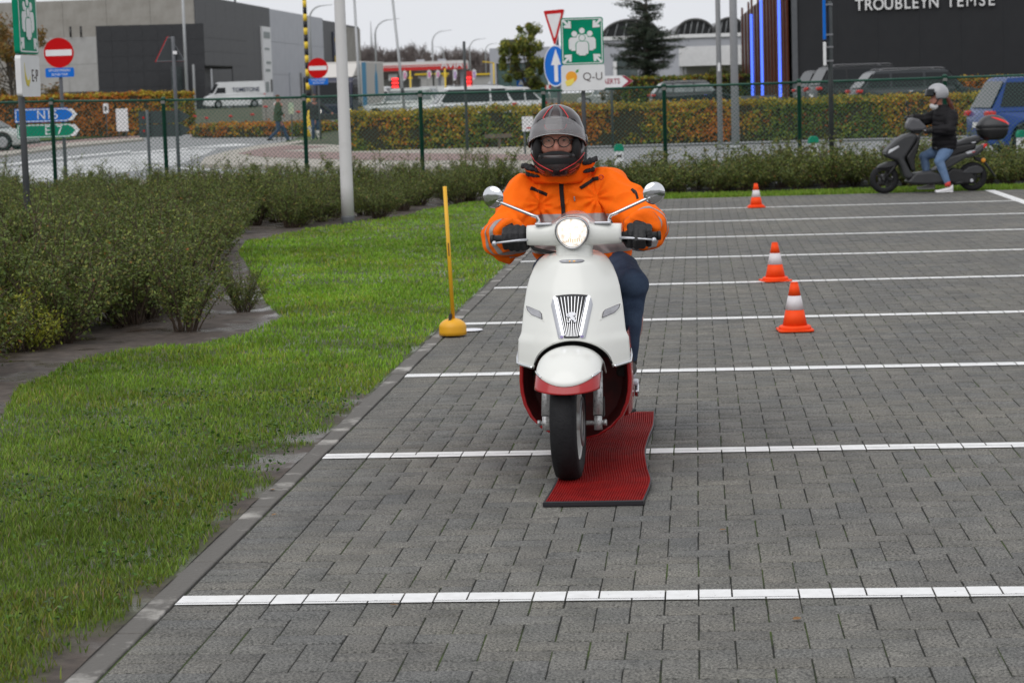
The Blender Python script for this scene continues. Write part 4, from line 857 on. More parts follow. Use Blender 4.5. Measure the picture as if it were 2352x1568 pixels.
# front wheel
def wheel_parts(cy, parent, steerit, w=.108, side=1):
    q = MB(); RY90 = Matrix.Rotation(rad(90), 3, 'Y')
    prof = [(.150, -w*.40), (.172, -w*.47), (.20, -w*.5), (.222, -w*.44), (.234, -w*.26), (.238, 0), (.234, w*.26), (.222, w*.44), (.20, w*.5), (.172, w*.47), (.150, w*.40)]
    def lath(pr, m=0, caps=(False, False)): q.lathe(pr, 56, (0, cy, RW), RY90, m, True, caps)
    lath(prof); o1 = (steer_mb(q) if steerit else q).build('tyre', m_tyre, parent)
    q = MB(); lath([(.152, -w*.42), (.156, -w*.36), (.148, -w*.2), (.148, w*.2), (.156, w*.36), (.152, w*.42), (.145, w*.36), (.135, 0), (.145, -w*.36), (.152, -w*.42)])
    for k in range(5):
        a = k*2*math.pi/5; R = Matrix.Rotation(a, 3, 'X'); q.box(Vector((0, cy, RW))+R@Vector((0, 0, .09)), (.03, .03, .12), R)
    q.lathe([(.0, -.045), (.034, -.045), (.034, .05), (.0, .05)], 20, (0, cy, RW), RY90); o2 = (steer_mb(q) if steerit else q).build('rim', m_rimw, parent)
    q = MB(); q.lathe([(.055, .056), (.10, .056), (.10, .060), (.055, .060), (.055, .056)], 36, (0, cy, RW), RY90, caps=(False, False)); (steer_mb(q) if steerit else q).build('brake_disc', m_steelb, parent)
    return o1
fw_ = MB(); fwh = link(bpy.data.objects.new('front_wheel', None), scoot); fwh.location = (-.016, 0, 0); wheel_parts(0, fwh, True)
rwh = link(bpy.data.objects.new('rear_wheel', None), scoot); wheel_parts(1.36, rwh, False)
for s in (-1, 1):
    q = MB(); q.tube([(s*.105, -.004, .205), (s*.105, .0, .262)], .0165, 16); q.tube([(s*.105, .002, .262), (s*.104, .062, .435)], .0195, 16); q.tube([(s*.055, 0, RW-.005), (s*.128, 0, RW-.005)], .009, 10); q.tube([(s*.128, 0, RW-.005), (s*.14, 0, RW-.005)], .0125, 6)
    steer_mb(q).build('fork_leg', m_fork, scoot)
q = MB(); q.box((.112, .055, .29), (.03, .06, .075)); steer_mb(q).build('brake_caliper', m_plastic, scoot)
# mudguard
def fend(a, ph, off=0.0):
    A = a*rad(80); hw = .131; x = hw*math.sin(A)/math.sin(rad(80)); top = 1+.045*min(1, max(0, (ph-31)/60)); rho = (.296-.083*(1-math.cos(A)))*top+off
    return Vector((x, -rho*math.cos(rad(ph)), .236+rho*math.sin(rad(ph))))
na = 28
def fender(name, lo, hi, m, off, nph=22):
    q = MB(); rg = []
    for i in range(nph+1): rg.append([fend(-1+2*j/na, lo(-1+2*j/na)+(hi(-1+2*j/na)-lo(-1+2*j/na))*i/nph, off) for j in range(na+1)])
    q.loft(rg, False, (False, False)); o = steer_mb(q).build(name, m, scoot); sm = o.modifiers.new('s', 'SOLIDIFY'); sm.thickness = .006; sm.offset = -1; return o
L0 = lambda a: 30+14*a*a; L1 = lambda a: 36.5+31*abs(a)**2.0
fender('mudguard', L1, lambda a: 132, m_ivory, 0.0); fender('mudguard_band', L0, lambda a: L1(a)+3, m_spred, -.004, 8)
for s in (-1, 1):
    q = MB(); pts = [fend(s*u, L1(s*u)+.8, .002) for u in np.linspace(.62, .98, 8)]; q.tube(pts, .0042, 8, flat=1.0); steer_mb(q).build('mudguard_trim', m_chrome, scoot)
# front shield
def s_w(z): return float(np.interp(z, [.42, .455, .50, .56, .585, .69, .76, .80, .84, .87, .89, .902, .91], [.226, .231, .230, .226, .214, .203, .192, .181, .165, .146, .122, .09, .03]))
def s_y(u, z):
    yc = float(np.interp(z, [.42, .55, .60, .75, .86, .91], [.02, .03, .045, .105, .165, .225])); return yc+.125*abs(u)**2.1
def s_low(x):
    ax = abs(x)
    if ax < .158: return .562-.118*(1-math.sqrt(max(0, 1-(ax/.1585)**2)))
    return .444+(ax-.158)*.18
def S(x, z, off=0.0):
    w = s_w(z); u = max(-1, min(1, x/w)); return Vector((x, s_y(u, z)-off, z))
nu, nv = 56, 40; q = MB(); rg = []
us = [-1+2*i/nu for i in range(nu+1)]
for j in range(nv+1):
    r = []
    for u in us:
        xl = u*.229; lo = s_low(xl); v = j/nv; z = lo+(.909-lo)*v
        x = u*s_w(z) if v > .0 else xl
        x = u*s_w(z); r.append((x, s_y(u, z), z))
    rg.append(r)
q.loft(rg, False, (False, False)); n0 = nu+1
# side returns
for e in (0, -1):
    A = [rr_[e] for rr_ in rg]; q.loft([A, [(a*.985, b+.035, c) for a, b, c in A], [(a*.93, b+.065, c) for a, b, c in A]], False, (False, False))
q.loft([rg[-1], [(a*.9, b+.05, c+.001) for a, b, c in rg[-1]]], False, (False, False))
sh = q.build('front_shield', m_ivory, scoot); bmm = bmesh.new(); bmm.from_mesh(sh.data); bmesh.ops.remove_doubles(bmm, verts=bmm.verts, dist=.0004); bmesh.ops.recalc_face_normals(bmm, faces=bmm.faces); bmm.to_mesh(sh.data); bmm.free()
md = sh.modifiers.new('s', 'SOLIDIFY'); md.thickness = .008; md.offset = -1
# inner leg shield (rider side)
q = MB(); rg = []
for z in np.linspace(.47, .90, 12):
    w = (s_w(max(z, .455)) if z > .45 else .22)*.95; rg.append([(w*u, s_y(1, max(z, .5))+.045+.03*(1-u*u), z) for u in np.linspace(-1, 1, 13)]); 
q.loft(rg, False, (False, False)); o = q.build('inner_leg_shield', m_plastic, scoot); o.modifiers.new('s', 'SOLIDIFY').thickness = .02
# lip of the wheel arch
q = MB(); pts = [S(x, s_low(x)+.001, -.006) for x in np.linspace(-.157, .157, 40)]; q.tube(pts, .0055, 8); q.build('arch_lip', m_plastic, sh)
for s in (-1, 1):   # chrome corner trims and shoulder swells
    q = MB(); pts = [S(s*x, s_low(x)+.004, .003) for x in np.linspace(.165, .2295, 9)]; pts += [pts[-1]+Vector((s*.003, .03, .02)), pts[-1]+Vector((s*.0, .06, .045))]; q.tube(pts, [.006]*8+[.0075, .007, .005], 8); q.build('corner_trim', m_chrome, sh)
# red lower body: tub around the wheel
def upts(k, grow=0.0, n=30):
    P = []
    prof = [(.58, .222), (.50, .229), (.455, .232), (.38, .236), (.33, .233), (.28, .222), (.225, .196), (.18, .152), (.145, .095), (.132, .04), (.130, 0)]
    zz = [a for a, c in prof]; ww = [c for a, c in prof]
    right = [(w*k+grow, z+(1-k)*(.35-z)*.55) for z, w in prof]; left = [(-x, z) for x, z in right[:-1]]
    return left+right[::-1]
q = MB()
rings = [[(x, y, z) for x, z in upts(k)] for k, y in ((.96, .62), (.99, .40), (1.0, .26), (.985, .215), (.955, .198), (.915, .205))]
q.loft(rings, False, (False, False)); q.build('lower_body', m_spred, scoot)
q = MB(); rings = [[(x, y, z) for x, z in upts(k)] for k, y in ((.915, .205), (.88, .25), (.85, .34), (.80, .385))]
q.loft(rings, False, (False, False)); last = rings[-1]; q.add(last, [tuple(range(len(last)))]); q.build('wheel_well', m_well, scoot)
for s in (-1, 1):
    q = MB(); q.box((s*.165, .34, .43), (.03, .03, .03)); q.tube([(s*.165, .325, .43), (s*.165, .31, .43)], .008, 8); q.build('well_bracket', m_well, scoot)
# grille
def strip(x0, z0, x1, z1, w0, w1, off, name, m, parent, n=12, th=.004):
    q = MB(); rg = []
    for i in range(n+1):
        t = i/n; x = x0+(x1-x0)*t; z = z0+(z1-z0)*t; w = w0+(w1-w0)*t; a = S(x-w/2, z, off); c = S(x+w/2, z, off); rg.append([a, c, c+Vector((0, th+.01, 0)), a+Vector((0, th+.01, 0))])
    q.loft(rg, True, (True, True), smooth=False); return q.build(name, m, parent)
gr = link(bpy.data.objects.new('grille', None), scoot); GT, GB = .738, .572
q = MB(); rg = []
for i in range(15):
    t = i/14; z = GT+(GB-GT)*t; h = .066-(.066-.031)*t; rg.append([S(h*u, z+.006*(1-u*u)*(1-t), .0018) for u in np.linspace(-1, 1, 13)])
q.loft(rg, False, (False, False)); q.build('backing', m_gr, gr)
for i in range(9):
    u = -1+2*i/8; strip(u*.058, GT-.002-.004*u*u, u*.022, GB+.008, .0027, .0021, .006, 'chrome_bar', m_chrome, gr)
for s in (-1, 1):
    strip(s*.0685, GT-.004, s*.0345, GB+.012, .0125, .0105, .008, 'daylight_lamp', m_drl, gr)
    q = MB(); rg = []
    for i in range(13):
        t = i/12; z = GT-.012+(GB-GT+.012)*t; xi = .0755+(.041-.0755)*t; xo = .090+(.054-.090)*t-.012*(1-min(1, t*6)); rg.append([S(s*xi, z, .0055), S(s*xo, z, .0045), S(s*(xo+.0015), z, -.002)])
    q.loft(rg, False, (False, False)); q.build('silver_cheek', m_silver, gr); strip(s*.043, GB+.010, s*.040, GB+.002, .013, .011, .0075, 'lamp_foot', mat('violet_plastic', (.25, .2, .42), .3), gr)
# lion badge
def badge(pts): return [((a-1095)/215*.0415*1.0, (485-c)/215*.0415) for a, c in pts]
for nm, pts in (('mane', [(1030, 415), (1058, 384), (1105, 372), (1150, 388), (1165, 425), (1150, 462), (1118, 452), (1085, 440)]), ('foreleg', [(982, 412), (1035, 408), (1100, 440), (1120, 470), (1075, 478), (1035, 440), (990, 436)]), ('foreleg', [(976, 462), (1005, 450), (1060, 458), (1050, 480), (1010, 474)]),
                ('body', [(1050, 455), (1120, 450), (1165, 520), (1198, 582), (1132, 588), (1150, 565), (1085, 515)]), ('hind_leg', [(1070, 495), (1105, 520), (1062, 560), (1062, 588), (998, 586), (1040, 558)]), ('tail', [(1128, 505), (1165, 490), (1172, 450), (1152, 400), (1168, 388), (1192, 420), (1180, 440), (1190, 480), (1150, 520)])):
    B = badge(pts); q = MB(); n = len(B); f = [S(x, .655+z, .0135) for x, z in B]; g = [S(x, .655+z, .008) for x, z in B]
    q.add(f+g, [tuple(range(n)), tuple(range(2*n-1, n-1, -1))]+[(i, (i+1) % n, n+(i+1) % n, n+i) for i in range(n)]); q.build('lion_'+nm if nm != 'tail' else 'lion_tail', m_silver, gr)
for s in (-1, 1):   # turn signals
    ind = link(bpy.data.objects.new('turn_signal', None), scoot); pr = [(.122, .645), (.170, .660), (.188, .676), (.193, .692), (.180, .690), (.134, .676), (.126, .668)]
    def pol(pp, off, back, nm, m, sc=1.0):
        cx = sum(a for a, c in pp)/len(pp); cz = sum(c for a, c in pp)/len(pp); P = [(cx+(a-cx)*sc, cz+(c-cz)*sc) for a, c in pp]; q = MB(); n = len(P)
        f = [S(s*a, c, off) for a, c in P]; g = [S(s*a, c, back) for a, c in P]; q.add(f+g, [tuple(range(n)), tuple(range(2*n-1, n-1, -1))]+[(i, (i+1) % n, n+(i+1) % n, n+i) for i in range(n)]); return q.build(nm, m, ind, bevel=.002, seg=3)
    pol([(a, c-.003) for a, c in pr], .003, -.004, 'surround', m_ivory, 1.28); pol(pr, .0055, .0, 'lens_edge', m_plastic, 1.03); pol(pr, .0075, .001, 'lens', m_lens, .95)
q = MB(); rg = []
for a in np.linspace(-.052, .052, 17): h = .0062*(1-(abs(a)/.0525)**8); rg.append([S(a, .872+h, -.004), S(a, .872+h, .0028), S(a, .872-h, .0028), S(a, .872-h, -.004)])
q.loft(rg, False, (True, True)); q.build('top_slot_lamp', m_lens, scoot)
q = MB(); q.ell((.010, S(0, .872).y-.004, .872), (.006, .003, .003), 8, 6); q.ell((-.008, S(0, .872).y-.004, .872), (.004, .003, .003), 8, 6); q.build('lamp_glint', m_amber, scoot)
# handlebar with cowl and lamp
hb = link(bpy.data.objects.new('handlebar', None), scoot); hb.location.z = -.008
q = MB(); rg = []
for u in np.linspace(-1, 1, 33):
    x = u*.196; a = abs(u); hz_ = .050-.008*a+.016*math.exp(-(u/.34)**4); dp = .055-.012*a+.02*math.exp(-(u/.4)**2); yc = .275+.03*a*a; zc = .985-.004*a+.012*math.exp(-(u/.34)**4)
    rg.append([(x, yc-dp*math.copysign(abs(math.cos(t))**.8, math.cos(t)), zc+hz_*math.copysign(abs(math.sin(t))**.8, math.sin(t))) for t in np.linspace(0, 2*math.pi, 25)[:-1]])
q.loft(rg, True, (True, True)); steer_mb(q).build('cowl', m_ivory, hb)
q = MB(); rg = []
for t in np.linspace(0, 1, 10):
    z = .955-.075*t; w = .090-.012*math.sin(t*math.pi)-.004*t; rg.append([(w*math.cos(a), .285-.02*t+.062*math.sin(a), z) for a in np.linspace(0, 2*math.pi, 25)[:-1]])
q.loft(rg); steer_mb(q).build('neck', m_ivory, hb)
def lampshape(k, n=40):
    P = []
    for i in range(n):
        a = 2*math.pi*i/n; r = .0625*(1+.03*math.cos(2*a)-.05*math.sin(a)-.055*math.sin(3*a)*-1*.8); P.append((k*r*math.cos(a), k*r*math.sin(a)*1.0))
    return P
HLC = Vector((.0, .196, .999)); q = MB(); rg = []
for k, dy in ((1.06, .05), (1.12, .02), (1.10, .0), (1.02, -.008), (.955, .004), (.93, .012)): rg.append([(HLC.x+a, HLC.y+dy+.12*c*-.12, HLC.z+c) for a, c in lampshape(k)])
q.loft(rg, True, (False, False)); steer_mb(q).build('lamp_bezel', mat('bezel_chrome', (.42, .42, .43), .18, metal=1.0), hb)
q = MB(); rg = []
for k, dy in ((1.16, .075), (1.13, .035), (1.08, .012)): rg.append([(HLC.x+a, HLC.y+dy, HLC.z+c) for a, c in lampshape(k)])
q.loft(rg, True, (True, False)); steer_mb(q).build('lamp_housing', m_ivory, hb)
q = MB(); rg = []
for k, dy in ((.94, .010), (.88, .002), (.7, -.006), (.4, -.011), (.08, -.013)): rg.append([(HLC.x+a, HLC.y+dy, HLC.z+c) for a, c in lampshape(k)])
q.loft(rg, True, (False, True)); steer_mb(q).build('headlamp', m_lamp, hb)
q = MB()
for i in range(9): q.box((HLC.x-.032+i*.009, HLC.y-.010+.0006*(i-4)**2, HLC.z-.036+.0012*abs(i-4)), (.005, .004, .016))
steer_mb(q).build('lamp_prisms', m_lampd, hb)
m_visor = mat('clear_screen', (.4, .3, .3), .1, alpha=.4, coat=.5)
q = MB(); rg = []
for t in np.linspace(0, 1, 8): a = t*math.pi*.5; rg.append([((.10-.035*t)*math.cos(b_), .235+.11*t, 1.03+(.036*math.sin(a)+.0)*math.sin(b_)+.012*t) for b_ in np.linspace(0.1, math.pi-.1, 15)])
q.loft(rg, False, (False, False)); steer_mb(q).build('instrument_dome', m_visor, hb)
for s in (-1, 1):
    q = MB(); q.tube([(s*.18, .305, .972), (s*.345, .335, .966)], .0165, 14); q.tube([(s*.34, .335, .966), (s*.352, .338, .966)], .019, 14); steer_mb(q).build('grip', m_plastic, hb)
    q = MB(); q.box((s*.122, .265, 1.026), (.07, .05, .010), Matrix.Rotation(rad(-12), 3, 'X')); steer_mb(q).build('switch_cover', m_silver, hb, bevel=.004)
    q = MB(); q.tube([(s*.19, .268, .966), (s*.235, .258, .964), (s*.30, .256, .958), (s*.325, .262, .955)], [.0085, .0075, .0062, .0055], 10, flat=.7); q.ell((s*.330, .262, .954), .0105, 12, 8); steer_mb(q).build('brake_lever', m_fork if False else m_silver, hb)
    q = MB(); q.tube([(s*.145, .292, 1.02), (s*.147, .290, 1.045), (s*.153, .288, 1.058), (s*.175, .286, 1.066), (s*.305, .282, 1.122), (s*.318, .282, 1.128)], [.0105, .0078, .0075, .0072, .0066, .009], 10); steer_mb(q).build('mirror_stem', m_chrome, hb)
    q = MB(); q.lathe([(.017, -.006), (.016, .01), (.009, .016)], 12, (s*.145, .292, 1.018)); steer_mb(q).build('stem_boot', m_plastic, hb)
    q = MB(); R = Matrix.Rotation(rad(s*18), 3, 'Z')@Matrix.Rotation(rad(90+6), 3, 'X'); q.lathe([(.046, -.004), (.047, 0), (.0455, .003), (.038, .009), (.024, .0135), (.004, .0155)], 30, (s*.333, .292, 1.143), R); steer_mb(q).build('mirror', m_chrome, hb)
q = MB(); q.tube([(-.185, .30, .945), (-.17, .30, .925), (-.12, .30, .912), (-.06, .31, .902)], [.006, .0075, .0075, .006], 8); steer_mb(q).build('brake_cable', m_plastic, hb)
# floor, rear body, seat
q = MB(); q.prism([(.43, .26), (.45, .355), (.80, .36), (.86, .34), (.86, .2), (.50, .18)], lambda a, b_, t_: (t_, a, b_), -.222, .222); q.build('floorboard', m_spred, scoot, bevel=.03, seg=3)
q = MB(); q.box((0, .60, .366), (.34, .36, .012)); q.build('foot_mat', m_plastic, scoot, bevel=.004)
q = MB(); rg = []
for t in np.linspace(0, 1, 16):
    y = .80+.86*t; w = .262*math.sin(math.pi*min(1, .22+.72*t))**.6*(1-.25*max(0, t-.6)); z0 = .34+.16*t*t; z1 = .74-.02*t; zc = (z0+z1)/2; hh = (z1-z0)/2
    rg.append([(w*math.copysign(abs(math.cos(a))**.7, math.cos(a)), y, zc+hh*math.copysign(abs(math.sin(a))**.7, math.sin(a))) for a in np.linspace(0, 2*math.pi, 29)[:-1]])
q.loft(rg); q.build('rear_body', m_spred, scoot)
q = MB(); rg = []
for t in np.linspace(0, 1, 12):
    y = .82+.72*t; w = .135*math.sin(math.pi*(.18+.7*t))**.5; rg.append([(w*math.copysign(abs(math.cos(a))**.6, math.cos(a)), y, .765+.01*t+.045*math.copysign(abs(math.sin(a))**.6, math.sin(a))) for a in np.linspace(0, 2*math.pi, 21)[:-1]])
q.loft(rg); q.build('seat', mat('seat_brown', (.12, .05, .03), .5), scoot)
q = MB(); q.box((.205, .86, .33), (.05, .16, .05)); q.box((.225, .93, .27), (.03, .10, .02)); q.build('passenger_peg', m_silver, scoot, bevel=.008)
q = MB(); rg = [[(.17+.05*math.cos(a), y, .27+.07*math.sin(a)) for a in np.linspace(0, 2*math.pi, 15)[:-1]] for y in (.95, 1.05, 1.36, 1.42)]; q.loft(rg); q.build('engine_case', m_fork, scoot)
q = MB(); q.tube([(-.17, 1.0, .22), (-.19, 1.2, .25), (-.2, 1.6, .34)], [.03, .055, .05], 14); q.build('exhaust', m_chrome, scoot)
q = MB(); q.tube([(.14, .72, .20), (.20, .74, .165), (.225, .76, .17)], .008, 8); q.build('side_stand', m_plastic, scoot)
q = MB(); q.box((.232, .90, .24), (.02, .09, .03), Matrix.Rotation(rad(15), 3, 'X')); q.build('side_trim', m_chrome, scoot, bevel=.006)
# ---------------------------------------------------------------- rider
m_hv = mat('orange_cloth', (1.0, .17, .004), .8, spec=.2, c2=(.94, .145, .004), scale=9, bump=.15, bscale=260); m_refl = mat('reflective_band', (.36, .33, .33), .5, c2=(.28, .26, .26), scale=24); m_blackc = mat('black_cloth', (.012, .012, .014), .8, bump=.3, bscale=120)
m_glove = mat('glove_black', (.014, .014, .016), .55, bump=.2, bscale=90); m_denim = mat('dark_denim', (.03, .046, .085), .85, spec=.2, c2=(.05, .075, .125), scale=11, bump=.3, bscale=220); m_skin = mat('skin', (.48, .22, .16), .55, c2=(.42, .17, .13), scale=14); m_helm = mat('helmet_black', (.016, .016, .018), .25, coat=.5, c2=(.03, .012, .012), scale=7); m_lining = mat('helmet_lining', (.012, .012, .013), .95)
m_hred = mat('helmet_red', (.5, .02, .025), .35); m_eye = mat('eye_dark', (.05, .035, .03), .2); m_glassf = mat('spectacle_frame', (.015, .014, .014), .35); m_shoe = mat('shoe_dark', (.03, .025, .022), .7)
rider = thing('person', 'person in orange hi-vis jacket, dark jeans, black gloves and black helmet riding the ivory scooter', 'person', (RX, RY, .008))
HC_ = Vector((-.079, .745, 1.352)); SHL, SHR = Vector((-.225, .855, 1.125)), Vector((.130, .855, 1.150)); ELL_, ELR = Vector((-.318, .62, .938)), Vector((.302, .61, .975)); WRL, WRR = Vector((-.262, .40, .972)), Vector((.283, .375, .985))
q = MB(); q.ell(HC_+Vector((0, .0, .015)), (.078, .098, .125), 24, 18); q.tube([HC_+Vector((0, .02, -.08)), (-.06, .84, 1.15)], .062, 14); q.tube([(-.05, .87, 1.15), (0, .96, .82)], [.13, .12], 16)
q.ell(HC_+Vector((0, -.101, -.028)), (.015, .02, .026), 12, 8); q.ell(HC_+Vector((0, -.092, -.002)), (.010, .013, .03), 10, 8); q.ell(HC_+Vector((0, -.082, -.075)), (.03, .022, .012), 12, 8); q.ell(HC_+Vector((0, -.07, -.1)), (.04, .03, .03), 12, 8)
for s in (-1, 1): q.ell(HC_+Vector((s*.04, -.078, -.033)), (.03, .02, .026), 12, 8); q.ell(HC_+Vector((s*.017, -.095, -.038)), (.009, .010, .009), 8, 6); q.ell(HC_+Vector((s*.033, -.088, .03)), (.026, .012, .009), 10, 6)
for A, E_, Wq in ((SHL, ELL_, WRL), (SHR, ELR, WRR)): q.tube([(-.05, .87, 1.12), A, E_, Wq], [.06, .05, .042, .03], 10)
for s, kn, an in ((1, (.235, .475, .735), (.20, .53, .42)), (-1, (-.135, .50, .74), (-.16, .55, .42))): q.tube([(s*.07, .95, .83), kn, an], [.07, .055, .04], 10)
remesh(q, 'body', m_skin, .006, 3, parent=rider)
for s in (-1, 1):
    q = MB(); q.ell(HC_+Vector((s*.032, -.0835, .003)), (.010, .010, .0042), 14, 10); o = q.build('eye', mat('eye_white', (.25, .19, .17), .35), rider); q = MB(); q.ell(HC_+Vector((s*.032, -.0945, .002)), (.0048, .003, .0036), 12, 8); q.build('iris', m_eye, o)
gl = link(bpy.data.objects.new('spectacles', None), rider)
for s in (-1, 1):
    q = MB(); c = HC_+Vector((s*.0335, -.112, -.004)); pts = [c+Vector((.0255*math.cos(a), .004*abs(math.cos(a)), .0225*math.sin(a))) for a in np.linspace(0, 2*math.pi, 25)]; q.tube(pts, .0022, 6); q.build('rim', m_glassf, gl)
    q = MB(); q.add([c+Vector((.024*math.cos(a), 0, .021*math.sin(a))) for a in np.linspace(0, 2*math.pi, 25)[:-1]], [tuple(range(24))]); q.build('lens', mat('spectacle_lens', (.30, .27, .22), .08, alpha=.14), gl)
    q = MB(); q.tube([c+Vector((s*.025, .002, .006)), c+Vector((s*.045, .03, .008)), c+Vector((s*.05, .1, .0))], .002, 6); q.build('temple', m_glassf, gl)
q = MB(); q.tube([HC_+Vector((-.009, -.113, .002)), HC_+Vector((0, -.117, .006)), HC_+Vector((.009, -.113, .002))], .0022, 6); q.build('bridge', m_glassf, gl)
# helmet
def hel(az, zr, k=1.0):
    zz = [-.158, -.145, -.12, -.06, 0, .05, .10, .13, .148, .156]
    a = np.interp(zr, zz, [.062, .078, .098, .116, .1215, .117, .097, .071, .041, .006]); f = np.interp(zr, zz, [.118, .138, .153, .152, .143, .133, .108, .078, .044, .006]); b_ = np.interp(zr, zz, [.06, .085, .105, .132, .147, .142, .118, .086, .048, .006])
    c, s = math.cos(az), math.sin(az); d = f if c > 0 else b_
    pw = .86 if zr < -.03 and c > 0 else 1.0
    return Vector((a*math.copysign(abs(s)**1.0, s)*k, -d*math.copysign(abs(c)**pw, c)*k, zr))
ncol, nrow = 72, 52; q = MB(); vs, fs = [], []
zrs = [-.158+.314*(i/nrow)**1.0 for i in range(nrow+1)]
for i in range(nrow+1):
    for j in range(ncol): vs.append(HC_+hel(-math.pi+2*math.pi*j/ncol, zrs[i]))
def port(az, z):   # eye opening
    a = abs(az)/rad(72); return a < 1 and (-.050-.006*(1-a*a)+.02*a**4) < z < (.020+.018*(1-a*a)-.03*a**4)
for i in range(nrow):
    for j in range(ncol):
        az = -math.pi+2*math.pi*(j+.5)/ncol
        if port(az, (zrs[i]+zrs[i+1])/2): continue
        j2 = (j+1) % ncol; fs.append((i*ncol+j, i*ncol+j2, (i+1)*ncol+j2, (i+1)*ncol+j))
fs.append(tuple(nrow*ncol+j for j in range(ncol))); q.add(vs, fs, 0, True); hm = q.build('helmet', [m_helm, m_lining], rider); bmm = bmesh.new(); bmm.from_mesh(hm.data); bmesh.ops.delete(bmm, geom=[v_ for v_ in bmm.verts if not v_.link_faces], context='VERTS'); bmm.to_mesh(hm.data); bmm.free()
md = hm.modifiers.new('s', 'SOLIDIFY'); md.thickness = .026; md.offset = -1; md.material_offset = 1; md.material_offset_rim = 1; sb = hm.modifiers.new('sm', 'SMOOTH'); sb.iterations = 4; sb.factor = .5
# lining around the cheeks and chin curtain
q = MB()
for s in (-1, 1): q.ell(HC_+Vector((s*.083, -.06, -.045)), (.022, .06, .055), 14, 10)
q.ell(HC_+Vector((0, -.122, -.066)), (.072, .022, .024), 16, 10); q.ell(HC_+Vector((0, -.05, .078)), (.09, .075, .032), 16, 10); q.build('padding', m_lining, hm)
q = MB(); rg = []
for zr in (-.098, -.090, -.080, -.072): rg.append([HC_+hel(az, zr, 1.015 if zr in (-.090, -.080) else 1.0) for az in np.linspace(-rad(75), rad(75), 31)])
q.loft(rg, False, (False, False)); q.build('chin_vent', m_lining, hm)
m_smoke = mat('smoke_visor', (.25, .24, .25), .10, alpha=.42, coat=.8, c2=(.32, .31, .32), scale=5)
q = MB(); rg = []
for i in range(13):
    t = i/12; row = []
    for az in np.linspace(-rad(88), rad(88), 41):
        a = abs(az)/rad(88); z0 = .010+.022*(1-a**2)-.036*a**2; z1 = .040+.066*(1-a**2.0)**.8-.06*a**3; z = z0+(z1-z0)*t; row.append(HC_+hel(az, z, 1.035+.04*(1-a**3)*(1-t*.55))+Vector((0, -.004, 0)))
    rg.append(row)
q.loft(rg, False, (False, False)); vo = q.build('visor', m_smoke, hm); vo.modifiers.new('s', 'SOLIDIFY').thickness = .002
q = MB(); q.tube(rg[0], .0022, 6); q.build('visor_edge', mat('visor_rim', (.45, .45, .46), .25, alpha=.8), hm)
for s in (-1, 1):
    q = MB(); R = Matrix.Rotation(rad(s*90), 3, 'Y'); q.lathe([(.026, 0), (.025, .008), (.015, .013), (.003, .014)], 20, HC_+Vector((s*.117, -.01, -.004)), R); q.build('visor_hinge', m_helm, hm)
    def stripe(P, r=.0028, k=1.008): q = MB(); q.tube([HC_+hel(s*rad(a), z, k) for a, z in P], r, 6, flat=.6); q.build('red_stripe', m_hred, hm)
    stripe([(22, .148), (28, .13), (31, .115), (33, .1), (27, .088), (20, .082), (10, .08), (0, .08)], .0032, 1.015); stripe([(80, -.055), (62, -.078), (45, -.098), (25, -.115), (9, -.128)], .0036); stripe([(66, -.105), (48, -.118), (34, -.13), (40, -.138), (58, -.125)], .0022)
    stripe([(0, .047), (14, .048), (20, .055), (24, .070)], .0024, 1.065)
    q = MB(); q.tube([HC_+hel(s*rad(a), z, 1.004) for a, z in ((12, .15), (16, .128), (17, .11), (14, .098))], .006, 6, flat=.5); q.build('crown_panel', mat('helmet_grey', (.10, .10, .105), .35), hm)
# jacket
def fold(p):
    n = mnoise.noise(p*8.0)*.004+mnoise.noise(p*24)*.0014; w = mnoise.noise(p*3.2)*1.6; sx = 1 if p.x > -.04 else -1
    a = 1-2.1*abs(mnoise.noise(Vector((p.x*7+w, p.y*4+3, p.z*2.6+w*.6)))); b2 = 1-2.1*abs(mnoise.noise(Vector((p.x*sx*4+p.z*6+w, p.y*4, p.z*3-p.x*sx*3))))
    n += max(0, a-.3)**1.4*.020+max(0, b2-.35)**1.4*.018-.003
    for c in (SHL+Vector((.06, -.05, -.05)), SHR+Vector((-.05, -.05, -.05))):      # folds fanning out from the armpits
        d = p-c; rr2 = math.hypot(d.x, d.z)
        if rr2 < .17: n += .007*math.sin(math.atan2(d.z, d.x)*9+w*2)*(1-rr2/.17)*min(1, rr2*25)
    # creases of the sleeves and the waist
    for e, dr in ((ELL_, (WRL-ELL_).normalized()), (ELR, (WRR-ELR).normalized())):
        d = (p-e).length
        if d < .2: n += .009*math.sin((p-e).dot(dr)*62+mnoise.noise(p*11)*3)*(1-d/.2)
    if p.z < 1.02: n += .005*math.sin(p.z*85+mnoise.noise(p*8)*4)*min(1, (1.02-p.z)*8)
    return n
q = MB(); rg = []
for z, cx, cy, a, b_ in ((.82, .012, .86, .198, .20), (.85, .01, .865, .214, .218), (.90, .0, .87, .226, .218), (.95, -.005, .88, .230, .205), (1.0, -.015, .89, .228, .19), (1.06, -.028, .89, .222, .165), (1.12, -.042, .88, .212, .148), (1.17, -.055, .872, .178, .122), (1.205, -.065, .86, .125, .10), (1.235, -.07, .85, .09, .088)):
    rg.append([(cx+a*math.cos(t), cy+b_*math.sin(t), z) for t in np.linspace(0, 2*math.pi, 33)[:-1]])
q.loft(rg)
for A, E_, Wq in ((SHL, ELL_, WRL), (SHR, ELR, WRR)):
    q.ell(A, (.092, .09, .082), 16, 12); m1 = (A+E_)/2+Vector((.0, -.0, -.005)); m2 = (E_+Wq)/2
    q.tube([A, m1, E_, m2, Wq], [.090, .088, .086, .080, .064], 18); q.ell(E_, .088, 16, 12)
jk = remesh(q, 'jacket', m_hv, .0052, 6, fold, rider)
